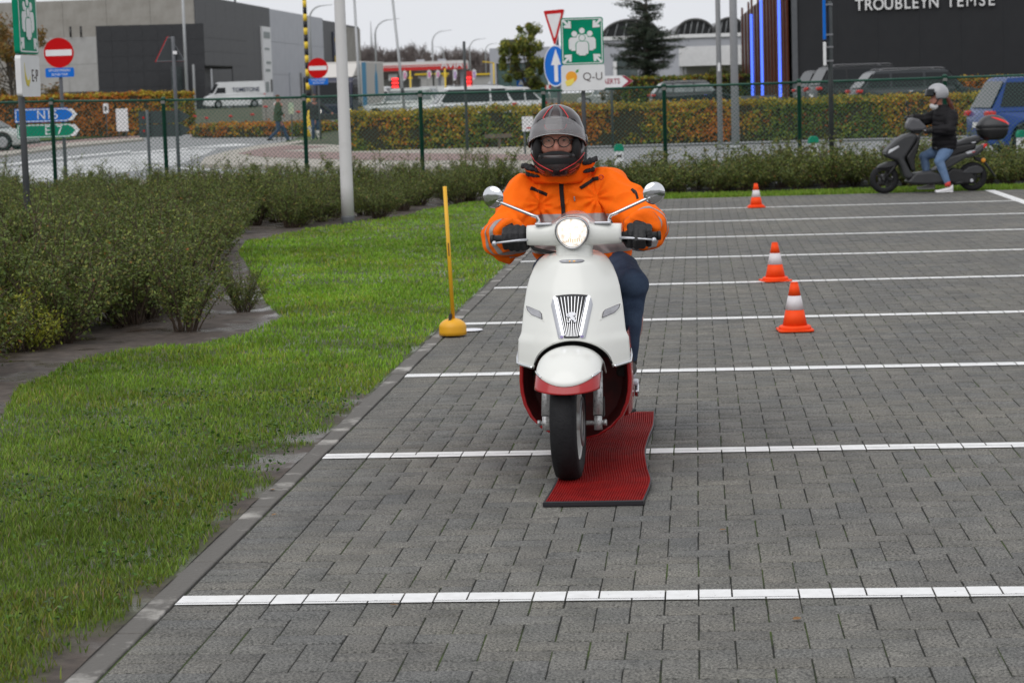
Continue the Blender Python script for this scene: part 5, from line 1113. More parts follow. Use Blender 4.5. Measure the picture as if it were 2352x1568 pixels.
def near_arm(c):
    def sd(a, b_): d = b_-a; t = max(0, min(1, (c-a).dot(d)/d.length_squared)); return (c-(a+d*t)).length
    return min(sd(SHL+(ELL_-SHL)*.25, ELL_), sd(ELL_, WRL)) < .098 or min(sd(SHR+(ELR-SHR)*.25, ELR), sd(ELR, WRR)) < .098
def band_z(z0, z1, tilt=0): return [((0, 0, z1), (tilt, -.0, 1)), ((0, 0, z0), (-tilt, 0, -1))]
slab(jk, 'reflective_band', m_refl, jk, band_z(.985, 1.035), lambda c: not near_arm(c)); slab(jk, 'reflective_band', m_refl, jk, band_z(.865, .915), lambda c: not near_arm(c))
for E_, Wq in ((ELL_, WRL), (ELR, WRR)):
    d = (Wq-E_).normalized(); L = (Wq-E_).length
    for f0, f1 in ((.22, .42), (.62, .82)): slab(jk, 'sleeve_band', m_refl, jk, [(E_+d*L*f1, d), (E_+d*L*f0, -d)], lambda c, E_=E_, d=d: ((c-E_)-d*(c-E_).dot(d)).length < .105 and (c-E_).dot(d) > 0)
def on_front(x, z, off=.004):
    """front surface of the jacket found by a ray from the camera side"""
    hit, loc, nr, ix = jk.ray_cast(Vector((x, 0, z)), Vector((0, 1, 0))); return (loc+nr*off) if hit else Vector((x, .72, z))
def patch_line(nm, P, w, m, parent, n=14):
    q = MB(); rg = []
    for i in range(n+1):
        t = i/n*(len(P)-1); k = min(int(t), len(P)-2); f = t-k; x = P[k][0]*(1-f)+P[k+1][0]*f; z = P[k][1]*(1-f)+P[k+1][1]*f; k2 = min(k+1, len(P)-1); d = Vector((P[k2][0]-P[k][0], 0, P[k2][1]-P[k][1])).normalized(); nn = Vector((-d.z, 0, d.x))*w/2
        a = on_front(x+nn.x, z+nn.z); c = on_front(x-nn.x, z-nn.z); rg.append([a, c])
    q.loft(rg, False, (False, False)); o = q.build(nm, m, parent); o.modifiers.new('s', 'SOLIDIFY').thickness = .003; return o
patch_line('zipper', [(-.069, 1.215), (-.066, 1.13), (-.060, 1.05), (-.056, .98), (-.05, .90)], .017, m_blackc, jk, 26)
patch_line('pocket_zip', [(-.205, 1.148), (-.17, 1.135), (-.132, 1.118)], .013, m_blackc, jk); patch_line('pocket_zip', [(.012, 1.142), (.045, 1.162), (.07, 1.178), (.092, 1.182)], .014, m_blackc, jk)
patch_line('sleeve_zip', [(.235, 1.135), (.255, 1.12), (.262, 1.095)], .009, m_blackc, jk); patch_line('woven_tag', [(-.012, 1.112), (-.012, 1.088)], .006, m_refl, jk, 4)
q = MB()
c0 = on_front(.105, 1.185, .006); pts = [c0+Vector((.010*math.cos(a), 0, .009*math.sin(a))) for a in np.linspace(0, 2*math.pi, 17)]; q.tube(pts, .0018, 5); q.build('ring_tab', m_hred, jk)
CC = Vector((-.076, .80, 1.19))
def collar(az, t, k=1.0): fl = .028*t+.020*t*abs(math.sin(az)); return CC+Vector(((.112+fl)*k*math.sin(az), -(.098+fl*.7)*k*math.cos(az), -.022+.062*t+.016*t*math.cos(az*2)*-1+(.02 if math.sin(az) > 0 else 0)*t))
q = MB(); rg = [[collar(az, t)+Vector((0, 0, mnoise.noise(Vector((az*3, t*3, 1)))*.008)) for az in np.linspace(-2.6, 2.6, 41)] for t in np.linspace(0, 1, 7)]; q.loft(rg, False, (False, False)); o = q.build('collar', m_hv, jk); o.modifiers.new('s', 'SOLIDIFY').thickness = .008
for s, a0, a1 in ((-1, .55, 2.3), (1, .75, 2.3)):
    q = MB(); P = [collar(s*az, .98, .985)+Vector((0, -.004, .002)) for az in np.linspace(a0, a1, 12)]; q.tube(P, [.006]+[random.uniform(.009, .0125) for _ in range(10)]+[.008], 10); P2 = [collar(s*az, .55, 1.03) for az in np.linspace(a0+.1, a1-.7, 8)]; q.tube(P2, [.004]+[random.uniform(.007, .010) for _ in range(6)]+[.005], 10)
    remesh(q, 'fleece_lining', m_blackc, .0035, 2, lambda p: mnoise.noise(p*80)*.006, jk)
# gloves
def glove(wr, gx, s):
    q = MB(); gy, gz = .318+.02, .958
    def T(p): return st(p)
    base_ = T((gx, gy+.045, gz+.022))
    q.tube([wr+Vector((0, .03, 0)), (wr+base_)/2, base_], [.041, .039, .036], 14)
    q.ell(T((gx, gy+.026, gz+.022)), (.047, .034, .034), 16, 12)
    for i in range(4):
        x = gx+s*(-.036+.0245*i); L = (1.0, 1.08, 1.04, .92)[i]; r = (.0145, .015, .0145, .013)[i]
        reach = -.028 if (s > 0 and i in (1, 2)) else 0
        P = [(x, gy+.02, gz+.034), (x, gy-.016, gz+.040*L), (x+s*.001, gy-.044*L+reach*.4, gz+.020), (x+s*.001, gy-.047*L+reach, gz-.012), (x, gy-.026+reach*1.0, gz-.036*L), (x, gy+.0+reach*.3, gz-.034)]
        q.tube([T(p) for p in P], [r*1.1, r*1.12, r*1.1, r*1.05, r, r*.8], 12); q.ell(T(P[1]), r*1.22, 12, 8)
    P = [(gx-s*.046, gy+.03, gz+.012), (gx-s*.062, gy+.004, gz-.014), (gx-s*.048, gy-.022, gz-.034)]; q.tube([T(p) for p in P], [.018, .016, .013], 12); q.ell(T(P[2]), .0135, 10, 8)
    o = remesh(q, 'glove', m_glove, .0032, 3, lambda p: mnoise.noise(p*45)*.0016, rider)
    q = MB(); d = (base_-wr).normalized(); q.tube([wr-d*.005, wr+d*.02], [.045, .046], 18); q.build('cuff', m_blackc, o)
glove(WRL, -.252, -1); glove(WRR, .268, 1)
# jeans and shoes
def jfold(p): return mnoise.noise(p*14)*.003+.002*math.sin(p.z*70+mnoise.noise(p*9)*5)*(.3+.7*math.exp(-((p.z-.75)/.09)**2))
q = MB()
for s, kn, an in ((1, Vector((.236, .475, .742)), Vector((.200, .525, .42))), (-1, Vector((-.128, .50, .742)), Vector((-.155, .545, .42)))):
    hip = Vector((s*.09, .95, .795)); q.tube([hip, (hip+kn)/2+Vector((s*.012, 0, .01)), kn, (kn+an)/2+Vector((s*.0, -.012, 0)), an], [.10, .088, .069, .053, .047], 18); q.ell(kn+Vector((0, .01, .0)), (.070, .075, .075), 16, 12)
q.ell((0, .96, .80), (.17, .15, .09), 20, 12); tr = remesh(q, 'jeans', m_denim, .007, 5, jfold, rider)
for s, x, y in ((1, .20, .50), (-1, -.155, .52)):
    q = MB(); rg = []
    for t in np.linspace(0, 1, 9): w = .046*math.sin(math.pi*(.14+.78*t))**.5; hh = .05-.022*(1-t)**1.5; yy = y-.15+.27*t; rg.append([(x+w*math.cos(a), yy, .385+max(-.012, hh*math.sin(a))) for a in np.linspace(0, 2*math.pi, 15)[:-1]])
    q.loft(rg); o = q.build('shoe', m_shoe, rider); q = MB(); q.tube([(x, y+.03, .40), (x, y+.02, .445)], [.045, .05], 14); q.build('shoe_collar', m_shoe, o)
# ================================================================== VEHICLES
m_glass = mat('car_glass', (.012, .014, .016), .1, spec=.35); m_glasspale = mat('glass_pale', (.22, .25, .26), .08, c2=(.05, .07, .07), scale=1.2); m_tail = mat('tail_red', (.62, .02, .02), .25, emis=(1, .05, .03), es=.12); m_tailc = mat('car_tail_red', (.5, .015, .015), .3); m_hlc = mat('lamp_clear', (.6, .62, .65), .15, c2=(.4, .4, .42), scale=9); m_hub = mat('alloy_wheel', (.35, .36, .37), .35, metal=.7); m_plate = mat('number_plate', (.7, .7, .68), .5)
def paint(n, c, metal=.3): return mat(n, c, .38, metal=metal, coat=.25, spec=.35, c2=tuple(min(1, x*1.08) for x in c), scale=1.5)
CW = paint('car_white', (.62, .63, .64), 0); CS = paint('car_silver', (.36, .38, .37), .5); CD = paint('car_anthracite', (.028, .032, .036), .3); CK = paint('car_black', (.014, .015, .017), .2); CB = paint('car_blue', (.012, .045, .21), .3); CG = paint('car_grey', (.12, .125, .13), .4)
STY = {  # (x/L, z/H) from the tail: belt line, then glasshouse rear base, rear roof, front roof, front base
    'estate': dict(belt=[(0, .30), (.0, .52), (.02, .62), (.70, .60), (.735, .60), (.97, .47), (1, .33)], gh=(.015, .13, .62, .735), zb=.605), 'suv': dict(belt=[(0, .30), (.0, .50), (.02, .60), (.68, .58), (.73, .58), (.96, .50), (1, .34)], gh=(.015, .10, .60, .735), zb=.585),
    'hatch': dict(belt=[(0, .30), (.0, .52), (.03, .60), (.70, .58), (.76, .58), (.97, .44), (1, .33)], gh=(.03, .20, .55, .76), zb=.585), 'van': dict(belt=[(0, .12), (0, .40), (0, .55), (.76, .54), (.87, .53), (.975, .45), (1, .2)], gh=(.0, .012, .76, .89), zb=.54)}
def car(name, label, cat, loc, fwd, L, Wd, H, style, pm, lights='both', glass=None, rail=False, door=None):
    t = thing(name, label, cat, loc, math.atan2(fwd[1], fwd[0])); s = STY[style]; glass = glass or m_glass; hw = Wd/2; wr = .33 if style != 'van' else .35
    xw = (L*.19, L*.80); zlo = .20
    P = [(a*L, b*H) for a, b in s['belt']]; bot = [(L, zlo+.04)]
    for xc in xw[::-1]: bot += [(xc+(wr+.05)*math.cos(a), max(zlo, wr+(wr+.05)*math.sin(a))) for a in np.linspace(-.35, math.pi+.35, 12)]
    poly = P+bot+[(0, zlo+.05)]
    q = MB(); n = len(poly); o = L/2
    def hwz(x, z): u = x/L; e = max(0, (abs(u-.5)-.36)/.14); return hw*(1-.10*e*e)
    q.add([(x-o, -hwz(x, z), z) for x, z in poly]+[(x-o, hwz(x, z), z) for x, z in poly], [tuple(range(n)), tuple(range(2*n-1, n-1, -1))]+[(i, n+i, n+(i+1) % n, (i+1) % n) for i in range(n)])
    body = q.build('body', pm, t, bevel=.045, seg=3); 
    for p in body.data.polygons: p.use_smooth = len(p.vertices) == 4
    g = s['gh']; zb = s['zb']*H; zr = H; x0, x1, x2, x3 = (u*L-o for u in g); hb, hr = hw*.94, hw*(.76 if style != 'van' else .9); zr2 = zr*.985
    rg = [[(x0, y*hb, zb-.03), (x1, y*hr, zr2 if style != 'van' else zr), ((x1+x2)/2, y*hr*1.01, zr), (x2, y*hr, zr2), (x3, y*hb, zb-.03)] for y in (-1, -.5, 0, .5, 1)]
    for k, r in enumerate(rg): rg[k] = [(a, b_, c+(.03*(1-(k-2)**2/4) if i in (1, 2, 3) else 0)) for i, (a, b_, c) in enumerate(r)]
    q = MB(); q.loft(rg, False, (False, False), smooth=False); q.add([p for p in rg[0]], [(0, 1, 2, 3, 4)]); q.add([p for p in rg[-1]], [(4, 3, 2, 1, 0)])
    cabn = q.build('cabin', pm, t, bevel=.03, seg=2)
    def lerp(a, b_, f): return tuple(a[i]+(b_[i]-a[i])*f for i in range(3))
    # side windows between belt and roof
    for sd in (-1, 1):
        A, B, C, D = (x0, sd*hb, zb), (x1, sd*hr, zr2), (x2, sd*hr, zr2), (x3, sd*hb, zb)
        cuts = ([.62, .985] if style == 'van' else [.04, .30, .62, .97])
        if style == 'van': cuts = [.74, .97]
        for i in range(len(cuts)-1):
            f0, f1 = cuts[i]+.012, cuts[i+1]-.012; lo0, lo1 = lerp(A, D, f0), lerp(A, D, f1); up0, up1 = lerp(B, C, max(0, min(1, (lo0[0]-x1)/(x2-x1)))), lerp(B, C, max(0, min(1, (lo1[0]-x1)/(x2-x1))))
            v0, v1 = .10, .86
            if style == 'van': v0, v1 = .06, .55
            a, b_, c, d = lerp(lo0, up0, v0), lerp(lo1, up1, v0), lerp(lo1, up1, v1), lerp(lo0, up0, v1); e = sd*.012
            q = MB(); q.quad(*[(p[0], p[1]+e, p[2]+.004) for p in (a, b_, c, d)]); q.build('side_window', glass, t)
    for nm, xa, xb, zz in (('windscreen', x3, x2, 1), ('rear_window', x0, x1, -1)):
        if nm == 'rear_window' and style == 'van': continue
        pts = []
        for f, k in ((.10, .90), (.88, .9)):
            for y in (-1, 1): h = hb+(hr-hb)*f; pts.append((xa+(xb-xa)*f+zz*.028, y*h*k, zb-.03+(zr2-zb+.03)*f+.022))
        q = MB(); q.quad(pts[0], pts[1], pts[3], pts[2]); q.build(nm, glass, t)
    for xc in xw:
        for sd in (-1, 1):
            w = link(bpy.data.objects.new('wheel', None), t); w.location = (xc-o, sd*(hw-.11), wr); R = Matrix.Rotation(rad(90), 3, 'X')
            q = MB(); q.lathe([(.2, -.1), (wr-.03, -.1), (wr, -.07), (wr, .07), (wr-.03, .1), (.2, .1)], 24, rot=R, caps=(True, True)); q.build('tyre', m_tyre, w); q = MB(); q.lathe([(.215, -.104), (.19, -.108), (.05, -.09), (.02, -.10)], 18, rot=R); q.lathe([(.215, .104), (.19, .108), (.05, .09), (.02, .10)], 18, rot=R); q.build('rim', m_hub, w)
    zl = s['belt'][2][1]*H*.93
    for sd in (-1, 1):
        q = MB(); q.box((-o+.06, sd*hw*.84, zl-.02), (.2, hw*.26, .11)); q.build('tail_lamp', m_tailc, t, bevel=.03)
        q = MB(); q.box((o-.16, sd*hw*.74, H*.40), (.2, hw*.36, .13)); q.build('headlamp', m_hlc, t, bevel=.03)
        q = MB(); q.box((x3-.25, sd*(hw+.06), zb+.05), (.12, .16, .11)); q.build('door_mirror', pm if style != 'van' else m_plastic, t, bevel=.03)
    q = MB(); q.box((-o-.01, 0, H*.40), (.02, .52, .11)); q.build('number_plate', m_plate, t); q = MB(); q.box((-o+.03, 0, .30), (.1, Wd*.9, .14)); q.box((o-.05, 0, .28), (.1, Wd*.88, .14)); q.build('bumper', m_plastic, t, bevel=.03) if False else None
    for sx in (-o+.04, o-.06): q = MB(); q.box((sx, 0, .30), (.12, Wd*.88, .13)); q.build('bumper', m_plastic, t, bevel=.03)
    if rail:
        for sd in (-1, 1): q = MB(); q.tube([(x1+.15, sd*hr*.93, zr+.02), (x1+.25, sd*hr*.93, zr+.06), (x2-.2, sd*hr*.93, zr+.06), (x2-.05, sd*hr*.93, zr+.02)], .013, 6); q.build('roof_rail', m_steelb, t)
    for sd in (-1, 1):
        if style != 'van':
            for f in (.36, .58): q = MB(); q.box((f*L-o, sd*(hw+.006), zb-.10), (.18, .02, .03)); q.build('door_handle', m_chrome, t)
    return t
def at(x, dep): p = base(x, dep); return (p.x, p.y, gh(p))
def put(x, dep, z=None): p = base(x, dep); return (p.x, p.y, gh(p) if z is None else z)
V = lambda a: (math.cos(rad(a)+YAW), math.sin(rad(a)+YAW))   # heading in the picture: 0 = right, 90 = away
car('parked_car', 'dark grey estate car parked side on behind the hedge by the showroom', 'car', put(2122, 73, .45), V(4), 4.85, 1.86, 1.50, 'estate', CD, rail=True)
car('parked_car', 'black off-road car with roof rails parked just behind the dark estate', 'car', put(2010, 79, .50), V(7), 4.7, 1.9, 1.68, 'suv', CK, rail=True)
car('parked_car', 'black off-road car parked farthest along the row of dark cars', 'car', put(1965, 86, .45), V(9), 4.6, 1.9, 1.66, 'suv', CK)
car('parked_car', 'bright blue car seen from the rear behind the shrubs beside the hedge', 'car', put(2486, 45, .0), V(3), 4.4, 1.85, 1.60, 'suv', CB)
car('driving_car', 'dark grey estate car with tall tail lamps passing behind the twin masts', 'car', put(1597, 113, .42), V(3), 4.65, 1.87, 1.50, 'estate', CD, glass=m_glasspale, rail=True)
car('driving_car', 'silver estate car passing behind the direction arrow sign', 'car', put(1383, 198, .30), V(176), 4.5, 1.78, 1.50, 'estate', CS, glass=m_glasspale)
car('driving_car', 'large white off-road car behind the beech hedge and the thin post', 'car', put(1052, 91, .22), V(190), 4.55, 1.85, 1.70, 'suv', CW, rail=True)
car('driving_car', 'pale car with dark rear half hidden behind the large white car', 'car', put(1140, 99, .25), V(205), 4.2, 1.8, 1.62, 'hatch', CW)
car('driving_car', 'silver people carrier standing before the petrol station', 'car', put(925, 120, .3), V(165), 4.3, 1.8, 1.75, 'suv', CS, glass=m_glasspale)
car('parked_car', 'silver car cut off behind the fence near the N16 arrow sign', 'car', put(-55, 84, 0.0), V(-8), 4.4, 1.8, 1.45, 'hatch', CS)
v = car('delivery_van', 'white delivery van with dark lettering parked before the dark building', 'van', put(538, 213, 1.05), V(198), 5.8, 2.0, 2.5, 'van', CW)
text('TOMSTONE', 'lettering', mat('print_blue', (.03, .04, .08), .5), v, (-1.0, 1.015, 1.72), .55, rot=(math.pi/2, 0, math.pi), sx=.9, bold=.01)
car('parked_van', 'small white panel van parked beside the petrol station shop', 'van', put(860, 185, .6), V(-15), 4.6, 1.85, 1.9, 'van', CW)
for x, d, lab in ((990, 232, 'white van standing under the petrol station canopy'), (1100, 240, 'white van parked right of the petrol station price pillar'), (1160, 175, 'pale van standing before the grey glass building')):
    car('parked_van', lab, 'van', put(x, d, .5), V(180), 4.8, 1.9, 2.1, 'van', CW)
# box truck
p = put(782, 124, 0.0); trk = thing('box_truck', 'box truck with dark blue cab and white and blue cargo box behind the white pole', 'truck', p, math.atan2(V(258)[1], V(258)[0])); m_navy = mat('cab_navy', (.012, .014, .04), .3, coat=.5); m_boxw = mat('box_white', (.55, .53, .50), .5); m_boxb = mat('box_blue', (.06, .28, .48), .5); m_lampf = mat('truck_lamp', (1, 1, 1), .3, emis=(1, .93, .8), es=2.0)
q = MB(); q.box((-2.6, 0, 2.35), (4.8, 2.45, 2.6)); bx = q.build('cargo_box', m_boxw, trk, bevel=.04)
for sd in (-1, 1): q = MB(); q.box((-.75, sd*1.228, 2.35), (.85, .012, 2.5)); q.build('blue_panel', m_boxb, bx)
q = MB(); q.box((-.195, 0, 3.35), (.012, 2.3, .35)); q.build('blue_panel', m_boxb, bx)
for sd in (-1, 1):
    q = MB(); q.prism([(-.22, .62), (-.3, .2), (-.3, -.6), (.3, -.6), (.3, .2), (.22, .62), (.04, .9), (.02, 1.25), (-.02, 1.25), (-.04, .9)], lambda a, b_, t_: (-3.3+a, t_, 2.3+b_), sd*1.226, sd*1.24); q.build('bottle_emblem', m_boxb, bx)
q = MB(); q.prism([(-.15, .55), (1.5, .55), (1.62, 1.2), (1.45, 2.55), (1.2, 2.75), (-.15, 2.8)], lambda a, b_, t_: (a, t_, b_), -1.15, 1.15); cb = q.build('cab', m_navy, trk, bevel=.08, seg=3)
q = MB(); q.prism([(-.15, 2.82), (1.15, 2.78), (.0, 3.55), (-.15, 3.55)], lambda a, b_, t_: (a, t_, b_), -1.1, 1.1); q.build('roof_deflector', m_boxw, cb, bevel=.05)
q = MB(); q.quad((1.655, -1.0, 1.35), (1.655, 1.0, 1.35), (1.505, .95, 2.5), (1.505, -.95, 2.5)); q.build('windscreen', m_glass, cb)
for sd in (-1, 1):
    q = MB(); q.quad((.4, sd*1.163, 1.5), (1.35, sd*1.163, 1.5), (1.2, sd*1.163, 2.35), (.4, sd*1.163, 2.35)); q.build('side_window', m_glass, cb); q = MB(); q.box((1.62, sd*.85, .92), (.06, .34, .22)); q.build('headlamp', m_lampf, cb, bevel=.03); q = MB(); q.box((1.45, sd*1.35, 1.95), (.12, .22, .6)); q.build('mirror', m_plastic, cb, bevel=.03)
q = MB(); q.box((1.6, 0, .62), (.16, 2.25, .34)); q.build('bumper', m_plastic, cb, bevel=.04)
q = MB(); q.box((-2.2, 0, .85), (5.2, .9, .25)); q.build('chassis', m_plastic, trk)
for xc in (.75, -3.6):
    for sd in (-1, 1):
        q = MB(); q.lathe([(.2, -.14), (.46, -.14), (.48, -.1), (.48, .1), (.46, .14), (.2, .14)], 24, (xc, sd*1.0, .48), Matrix.Rotation(rad(90), 3, 'X')); q.build('wheel', m_tyre, trk)
# ================================================================== BUILDINGS
m_conc = mat('precast_concrete', (.26, .245, .22), .9, c2=(.34, .325, .30), scale=.55, detail=8, bump=.2, bscale=6); m_concp = mat('pale_concrete', (.36, .355, .345), .9, c2=(.43, .425, .42), scale=.7, detail=7); m_clad = mat('black_cladding', (.026, .027, .031), .5, c2=(.033, .034, .038), scale=2.5); m_clad3 = mat('showroom_dark', (.019, .02, .023), .6, spec=.3, c2=(.022, .023, .026), scale=1.5); m_clad2 = mat('grey_cladding', (.055, .056, .06), .55, c2=(.07, .071, .076), scale=2); m_lgrey = mat('pale_metal_cladding', (.36, .37, .41), .45, c2=(.40, .41, .45), scale=.6); m_dark = mat('dark_opening', (.012, .013, .014), .3); m_glz = mat('shop_glass', (.05, .07, .07), .08, coat=.3, c2=(.12, .14, .14), scale=.4); m_roof = mat('roof_flashing', (.06, .06, .06), .6)
def facade(parent, name, a, c, z0, z1, cols, rows, m, th=.12, gap=.03, jit=0.0, var=None):
    """panels standing on a line a->c (xy), each its own part"""
    a = Vector((a[0], a[1], 0)); c = Vector((c[0], c[1], 0)); u = c-a; L = u.length; u.normalize(); n = Vector((u.y, -u.x, 0)); me = None; R = Matrix(((u.x, -n.x, 0), (u.y, -n.y, 0), (0, 0, 1)))
    w, h = L/cols, (z1-z0)/rows; q = MB(); q.box((0, 0, 0), (w-gap, th, h-gap)); base_me = q.mesh(name, m)
    for i in range(cols):
        for j in range(rows):
            o = bpy.data.objects.new(name, base_me if var is None else base_me); COL.objects.link(o); o.parent = parent; ce = a+u*w*(i+.5); o.location = (ce.x+random.gauss(0, jit), ce.y, z0+h*(j+.5)); o.rotation_euler = (0, 0, math.atan2(u.y, u.x))
def mass(parent, name, pts, z0, z1, m):
    q = MB(); q.prism([(p[0], p[1]) for p in pts], lambda a, b_, t_: (a, b_, t_), z0, z1); return q.build(name, m, parent)
XY = lambda x, dep: (base(x, dep).x, base(x, dep).y)
def inward(a, c, k):   # points moved away from the camera, behind a facade line
    a, c = Vector(a), Vector(c); u = (c-a).normalized(); n = Vector((-u.y, u.x)); return (a+n*k), (c+n*k)
DK = 1.62
ZS = lambda z: CAM_H+(z-CAM_H)*DK
# -- dark showroom complex on the left
B1 = thing('showroom_building', 'large concrete and dark clad showroom with recessed glass entrance', 'building')
A0, A1 = XY(-140, 152*DK), XY(456, 150*DK); A2 = XY(832, 221*DK)
i0, i1 = inward(A0, A1, .12); j1, j2 = inward(A1, A2, .12)
mass(B1, 'core', [i0, i1, tuple(Vector(j1)+Vector((.1, .2))), j2, tuple(Vector(j2)+Vector((-8, 30))), tuple(Vector(i0)+Vector((-2, 60)))], 0, ZS(8.7), m_roof)
facade(B1, 'concrete_panel', A0, A1, ZS(4.4), ZS(8.85), 6, 1, m_conc); facade(B1, 'concrete_panel', XY(90, 149.6*DK), XY(236, 149.6*DK), ZS(2.6), ZS(6.3), 2, 2, m_concp)
facade(B1, 'concrete_panel', A0, A1, .0, ZS(4.36), 6, 1, m_conc)
D1 = tuple(Vector(A1)+(Vector(A2)-Vector(A1))*.36); D2 = tuple(Vector(A1)+(Vector(A2)-Vector(A1))*.70); D3 = tuple(Vector(A1)+(Vector(A2)-Vector(A1))*.855)
facade(B1, 'dark_wall_panel', A1, D1, 0, ZS(8.95), 8, 1, m_clad2); facade(B1, 'pale_wall_panel', D1, D2, .8, ZS(8.9), 4, 3, m_lgrey); facade(B1, 'dark_wall_panel', D2, D3, 0, ZS(8.75), 5, 1, m_clad2); facade(B1, 'concrete_panel', D3, A2, 0, ZS(8.5), 2, 2, m_conc)
# entrance block in front
E0, E1, E2 = XY(229, 137*DK), XY(474, 138*DK), XY(572, 150*DK)
e0, e1 = inward(E0, E1, .1); f1, f2 = inward(E1, E2, .1)
zt = ZS(6.55)
facade(B1, 'black_panel', E0, E1, .3, zt, 7, 6, m_clad, gap=.018)
Em = tuple(Vector(E1)+(Vector(E2)-Vector(E1))*.62)
facade(B1, 'black_panel', E1, E2, ZS(3.95), zt-.02, 5, 3, m_clad2, gap=.018); facade(B1, 'black_panel', Em, E2, .5, ZS(3.95), 2, 4, m_clad2, gap=.018)
mass(B1, 'entrance_block', [e0, tuple(Vector(e1)+Vector((-.05, .1))), tuple(Vector(f1)+Vector((.0, .25))), f2, tuple(Vector(f2)+Vector((-3, 6))), tuple(Vector(e0)+Vector((0, 10)))], ZS(3.9), zt-.1, m_clad); mass(B1, 'entrance_side', [e0, tuple(Vector(e1)+Vector((-1.2, .1))), tuple(Vector(e1)+Vector((-1.2, 8))), tuple(Vector(e0)+Vector((0, 9)))], 0, ZS(3.88), m_clad)
g0, g1 = inward(E1, Em, 2.2)
facade(B1, 'glass_panel', tuple(Vector(g0)-(Vector(g1)-Vector(g0))*.4), g1, .5, ZS(3.9), 5, 1, m_glz, th=.05, gap=.08)
q = MB(); p = base(448, 137*DK); q.box((p.x, p.y, ZS(4)/2), (.2, .2, ZS(4))); q.build('entrance_column', m_galv, B1)
q = MB(); fr = base(508, 143*DK); [q.box((fr.x+dx, fr.y, zz), (w, .15, h)) for dx, zz, w, h in ((-.8, 1.6, .14, 3.2), (.8, 1.6, .14, 3.2), (0, 3.2, 1.74, .14))]; q.build('door_frame', m_lgrey, B1)
# tall banner, dark gate, billboard
def board_on(parent, name, a, c, f0, f1, z0, z1, m, off, sc=True):
    if sc: z0, z1 = ZS(z0), ZS(z1)
    a, c = Vector(a), Vector(c); u = (c-a); P, Q = a+u*f0, a+u*f1; n = Vector((u.y, -u.x)).normalized()*off; q = MB(); q.add([(P.x+n.x, P.y+n.y, z0), (Q.x+n.x, Q.y+n.y, z0), (Q.x+n.x, Q.y+n.y, z1), (P.x+n.x, P.y+n.y, z1), (P.x, P.y, z0), (Q.x, Q.y, z0), (Q.x, Q.y, z1), (P.x, P.y, z1)], [(0, 1, 2, 3), (0, 4, 5, 1), (1, 5, 6, 2), (2, 6, 7, 3), (3, 7, 4, 0)]); return q.build(name, m, parent)
bn = board_on(B1, 'banner', A1, A2, .305, .352, 1.9, 7.4, m_swhite, .3); m_pr = mat('print_grey', (.25, .28, .28), .6)
for z0, z1, f0, f1, mm in ((6.5, 7.0, .312, .346, m_pr), (5.6, 5.75, .315, .34, m_pr), (4.5, 4.7, .322, .345, m_pr), (3.9, 4.1, .316, .34, m_pr), (2.3, 3.3, .34, .35, m_dark), (2.3, 3.1, .312, .33, m_pr)): board_on(bn, 'print', A1, A2, f0, f1, z0, z1, mm, .34)
board_on(B1, 'loading_gate', A1, A2, .55, .69, .9, 3.55, m_dark, .25); board_on(B1, 'side_door', A1, A2, .46, .52, 1.0, 3.9, m_lgrey, .22); board_on(B1, 'door_shadow_gap', A1, A2, .52, .535, 1.0, 3.9, m_dark, .21)
bb = board_on(B1, 'billboard', A1, A2, .765, .852, 4.3, 7.8, mat('billboard_navy', (.03, .035, .06), .5), .3)
for f0, f1, z0, z1, mm in ((.775, .79, 6.9, 7.3, m_yel), (.776, .805, 5.9, 6.9, m_lgrey), (.778, .80, 4.9, 5.2, m_lgrey), (.77, .777, 4.6, 5.6, m_yel), (.835, .846, 6.0, 7.2, m_yel), (.83, .84, 4.7, 5.6, m_pr)): board_on(bb, 'print', A1, A2, f0, f1, z0, z1, mm, .34)
for x, dep, z in ((550, 168*DK, ZS(9.0)), (195, 149.4*DK, ZS(6.3)), (171, 149.4*DK, ZS(6.3))): p = base(x, dep); q = MB(); q.tube([(p.x, p.y, z), (p.x, p.y, z+1.0)], .12, 8); q.ell((p.x, p.y, z+1.05), .14, 8, 6); q.build('roof_vent', m_dark, B1)
# low wall and containers by the van
q = MB(); p = base(660, 140); q.box((0, 0, .9), (3.2, .4, 1.8)); t = q.build('garden_wall', m_conc); t.location = (p.x, p.y, 0); t.rotation_euler.z = YAW; tag(t, 'low grey wall behind the walking pedestrian', 'wall')
# -- petrol station
PS = thing('petrol_station', 'petrol station with white and red AVIA canopy on grey columns', 'petrol station', (0, 0, 0)); dep = 240; k = dep/FD
cA, cB = base(843, dep), base(1068, dep); zb_, zt_ = PD(950, 162.5, dep).z, PD(950, 142.5, dep).z; m_can = mat('canopy_white', (.66, .64, .63), .5); m_avr = mat('avia_red', (.55, .02, .02), .45)
u = (cB-cA).normalized(); L = (cB-cA).length; R = Matrix.Rotation(math.atan2(u.y, u.x), 3, 'Z'); ce = (cA+cB)/2
q = MB(); q.box((ce.x, ce.y+4, (zb_+zt_)/2), (L, 8, zt_-zb_), R); cn = q.build('canopy', m_can, PS)
n_ = R@Vector((0, -1, 0)); fr = ce+Vector((0, 0, 0)); fp_ = Vector((ce.x, ce.y+4, 0))+n_*4.02
for z0, z1, m in ((.0, .40, m_avr), (.52, .60, m_avr)): q = MB(); q.box((fp_.x, fp_.y, zb_+(zt_-zb_)*(z0+z1)/2), (L, .06, (zt_-zb_)*(z1-z0)), R); q.build('red_stripe', m_avr, cn)
text('AVIA', 'lettering', m_swhite, cn, (fp_.x+u.x*L*.345, fp_.y-.1+u.y*L*.345, (zb_+zt_)/2), (zt_-zb_)*1.15, rot=(math.pi/2, 0, math.atan2(u.y, u.x)), sx=1.0, bold=.01)
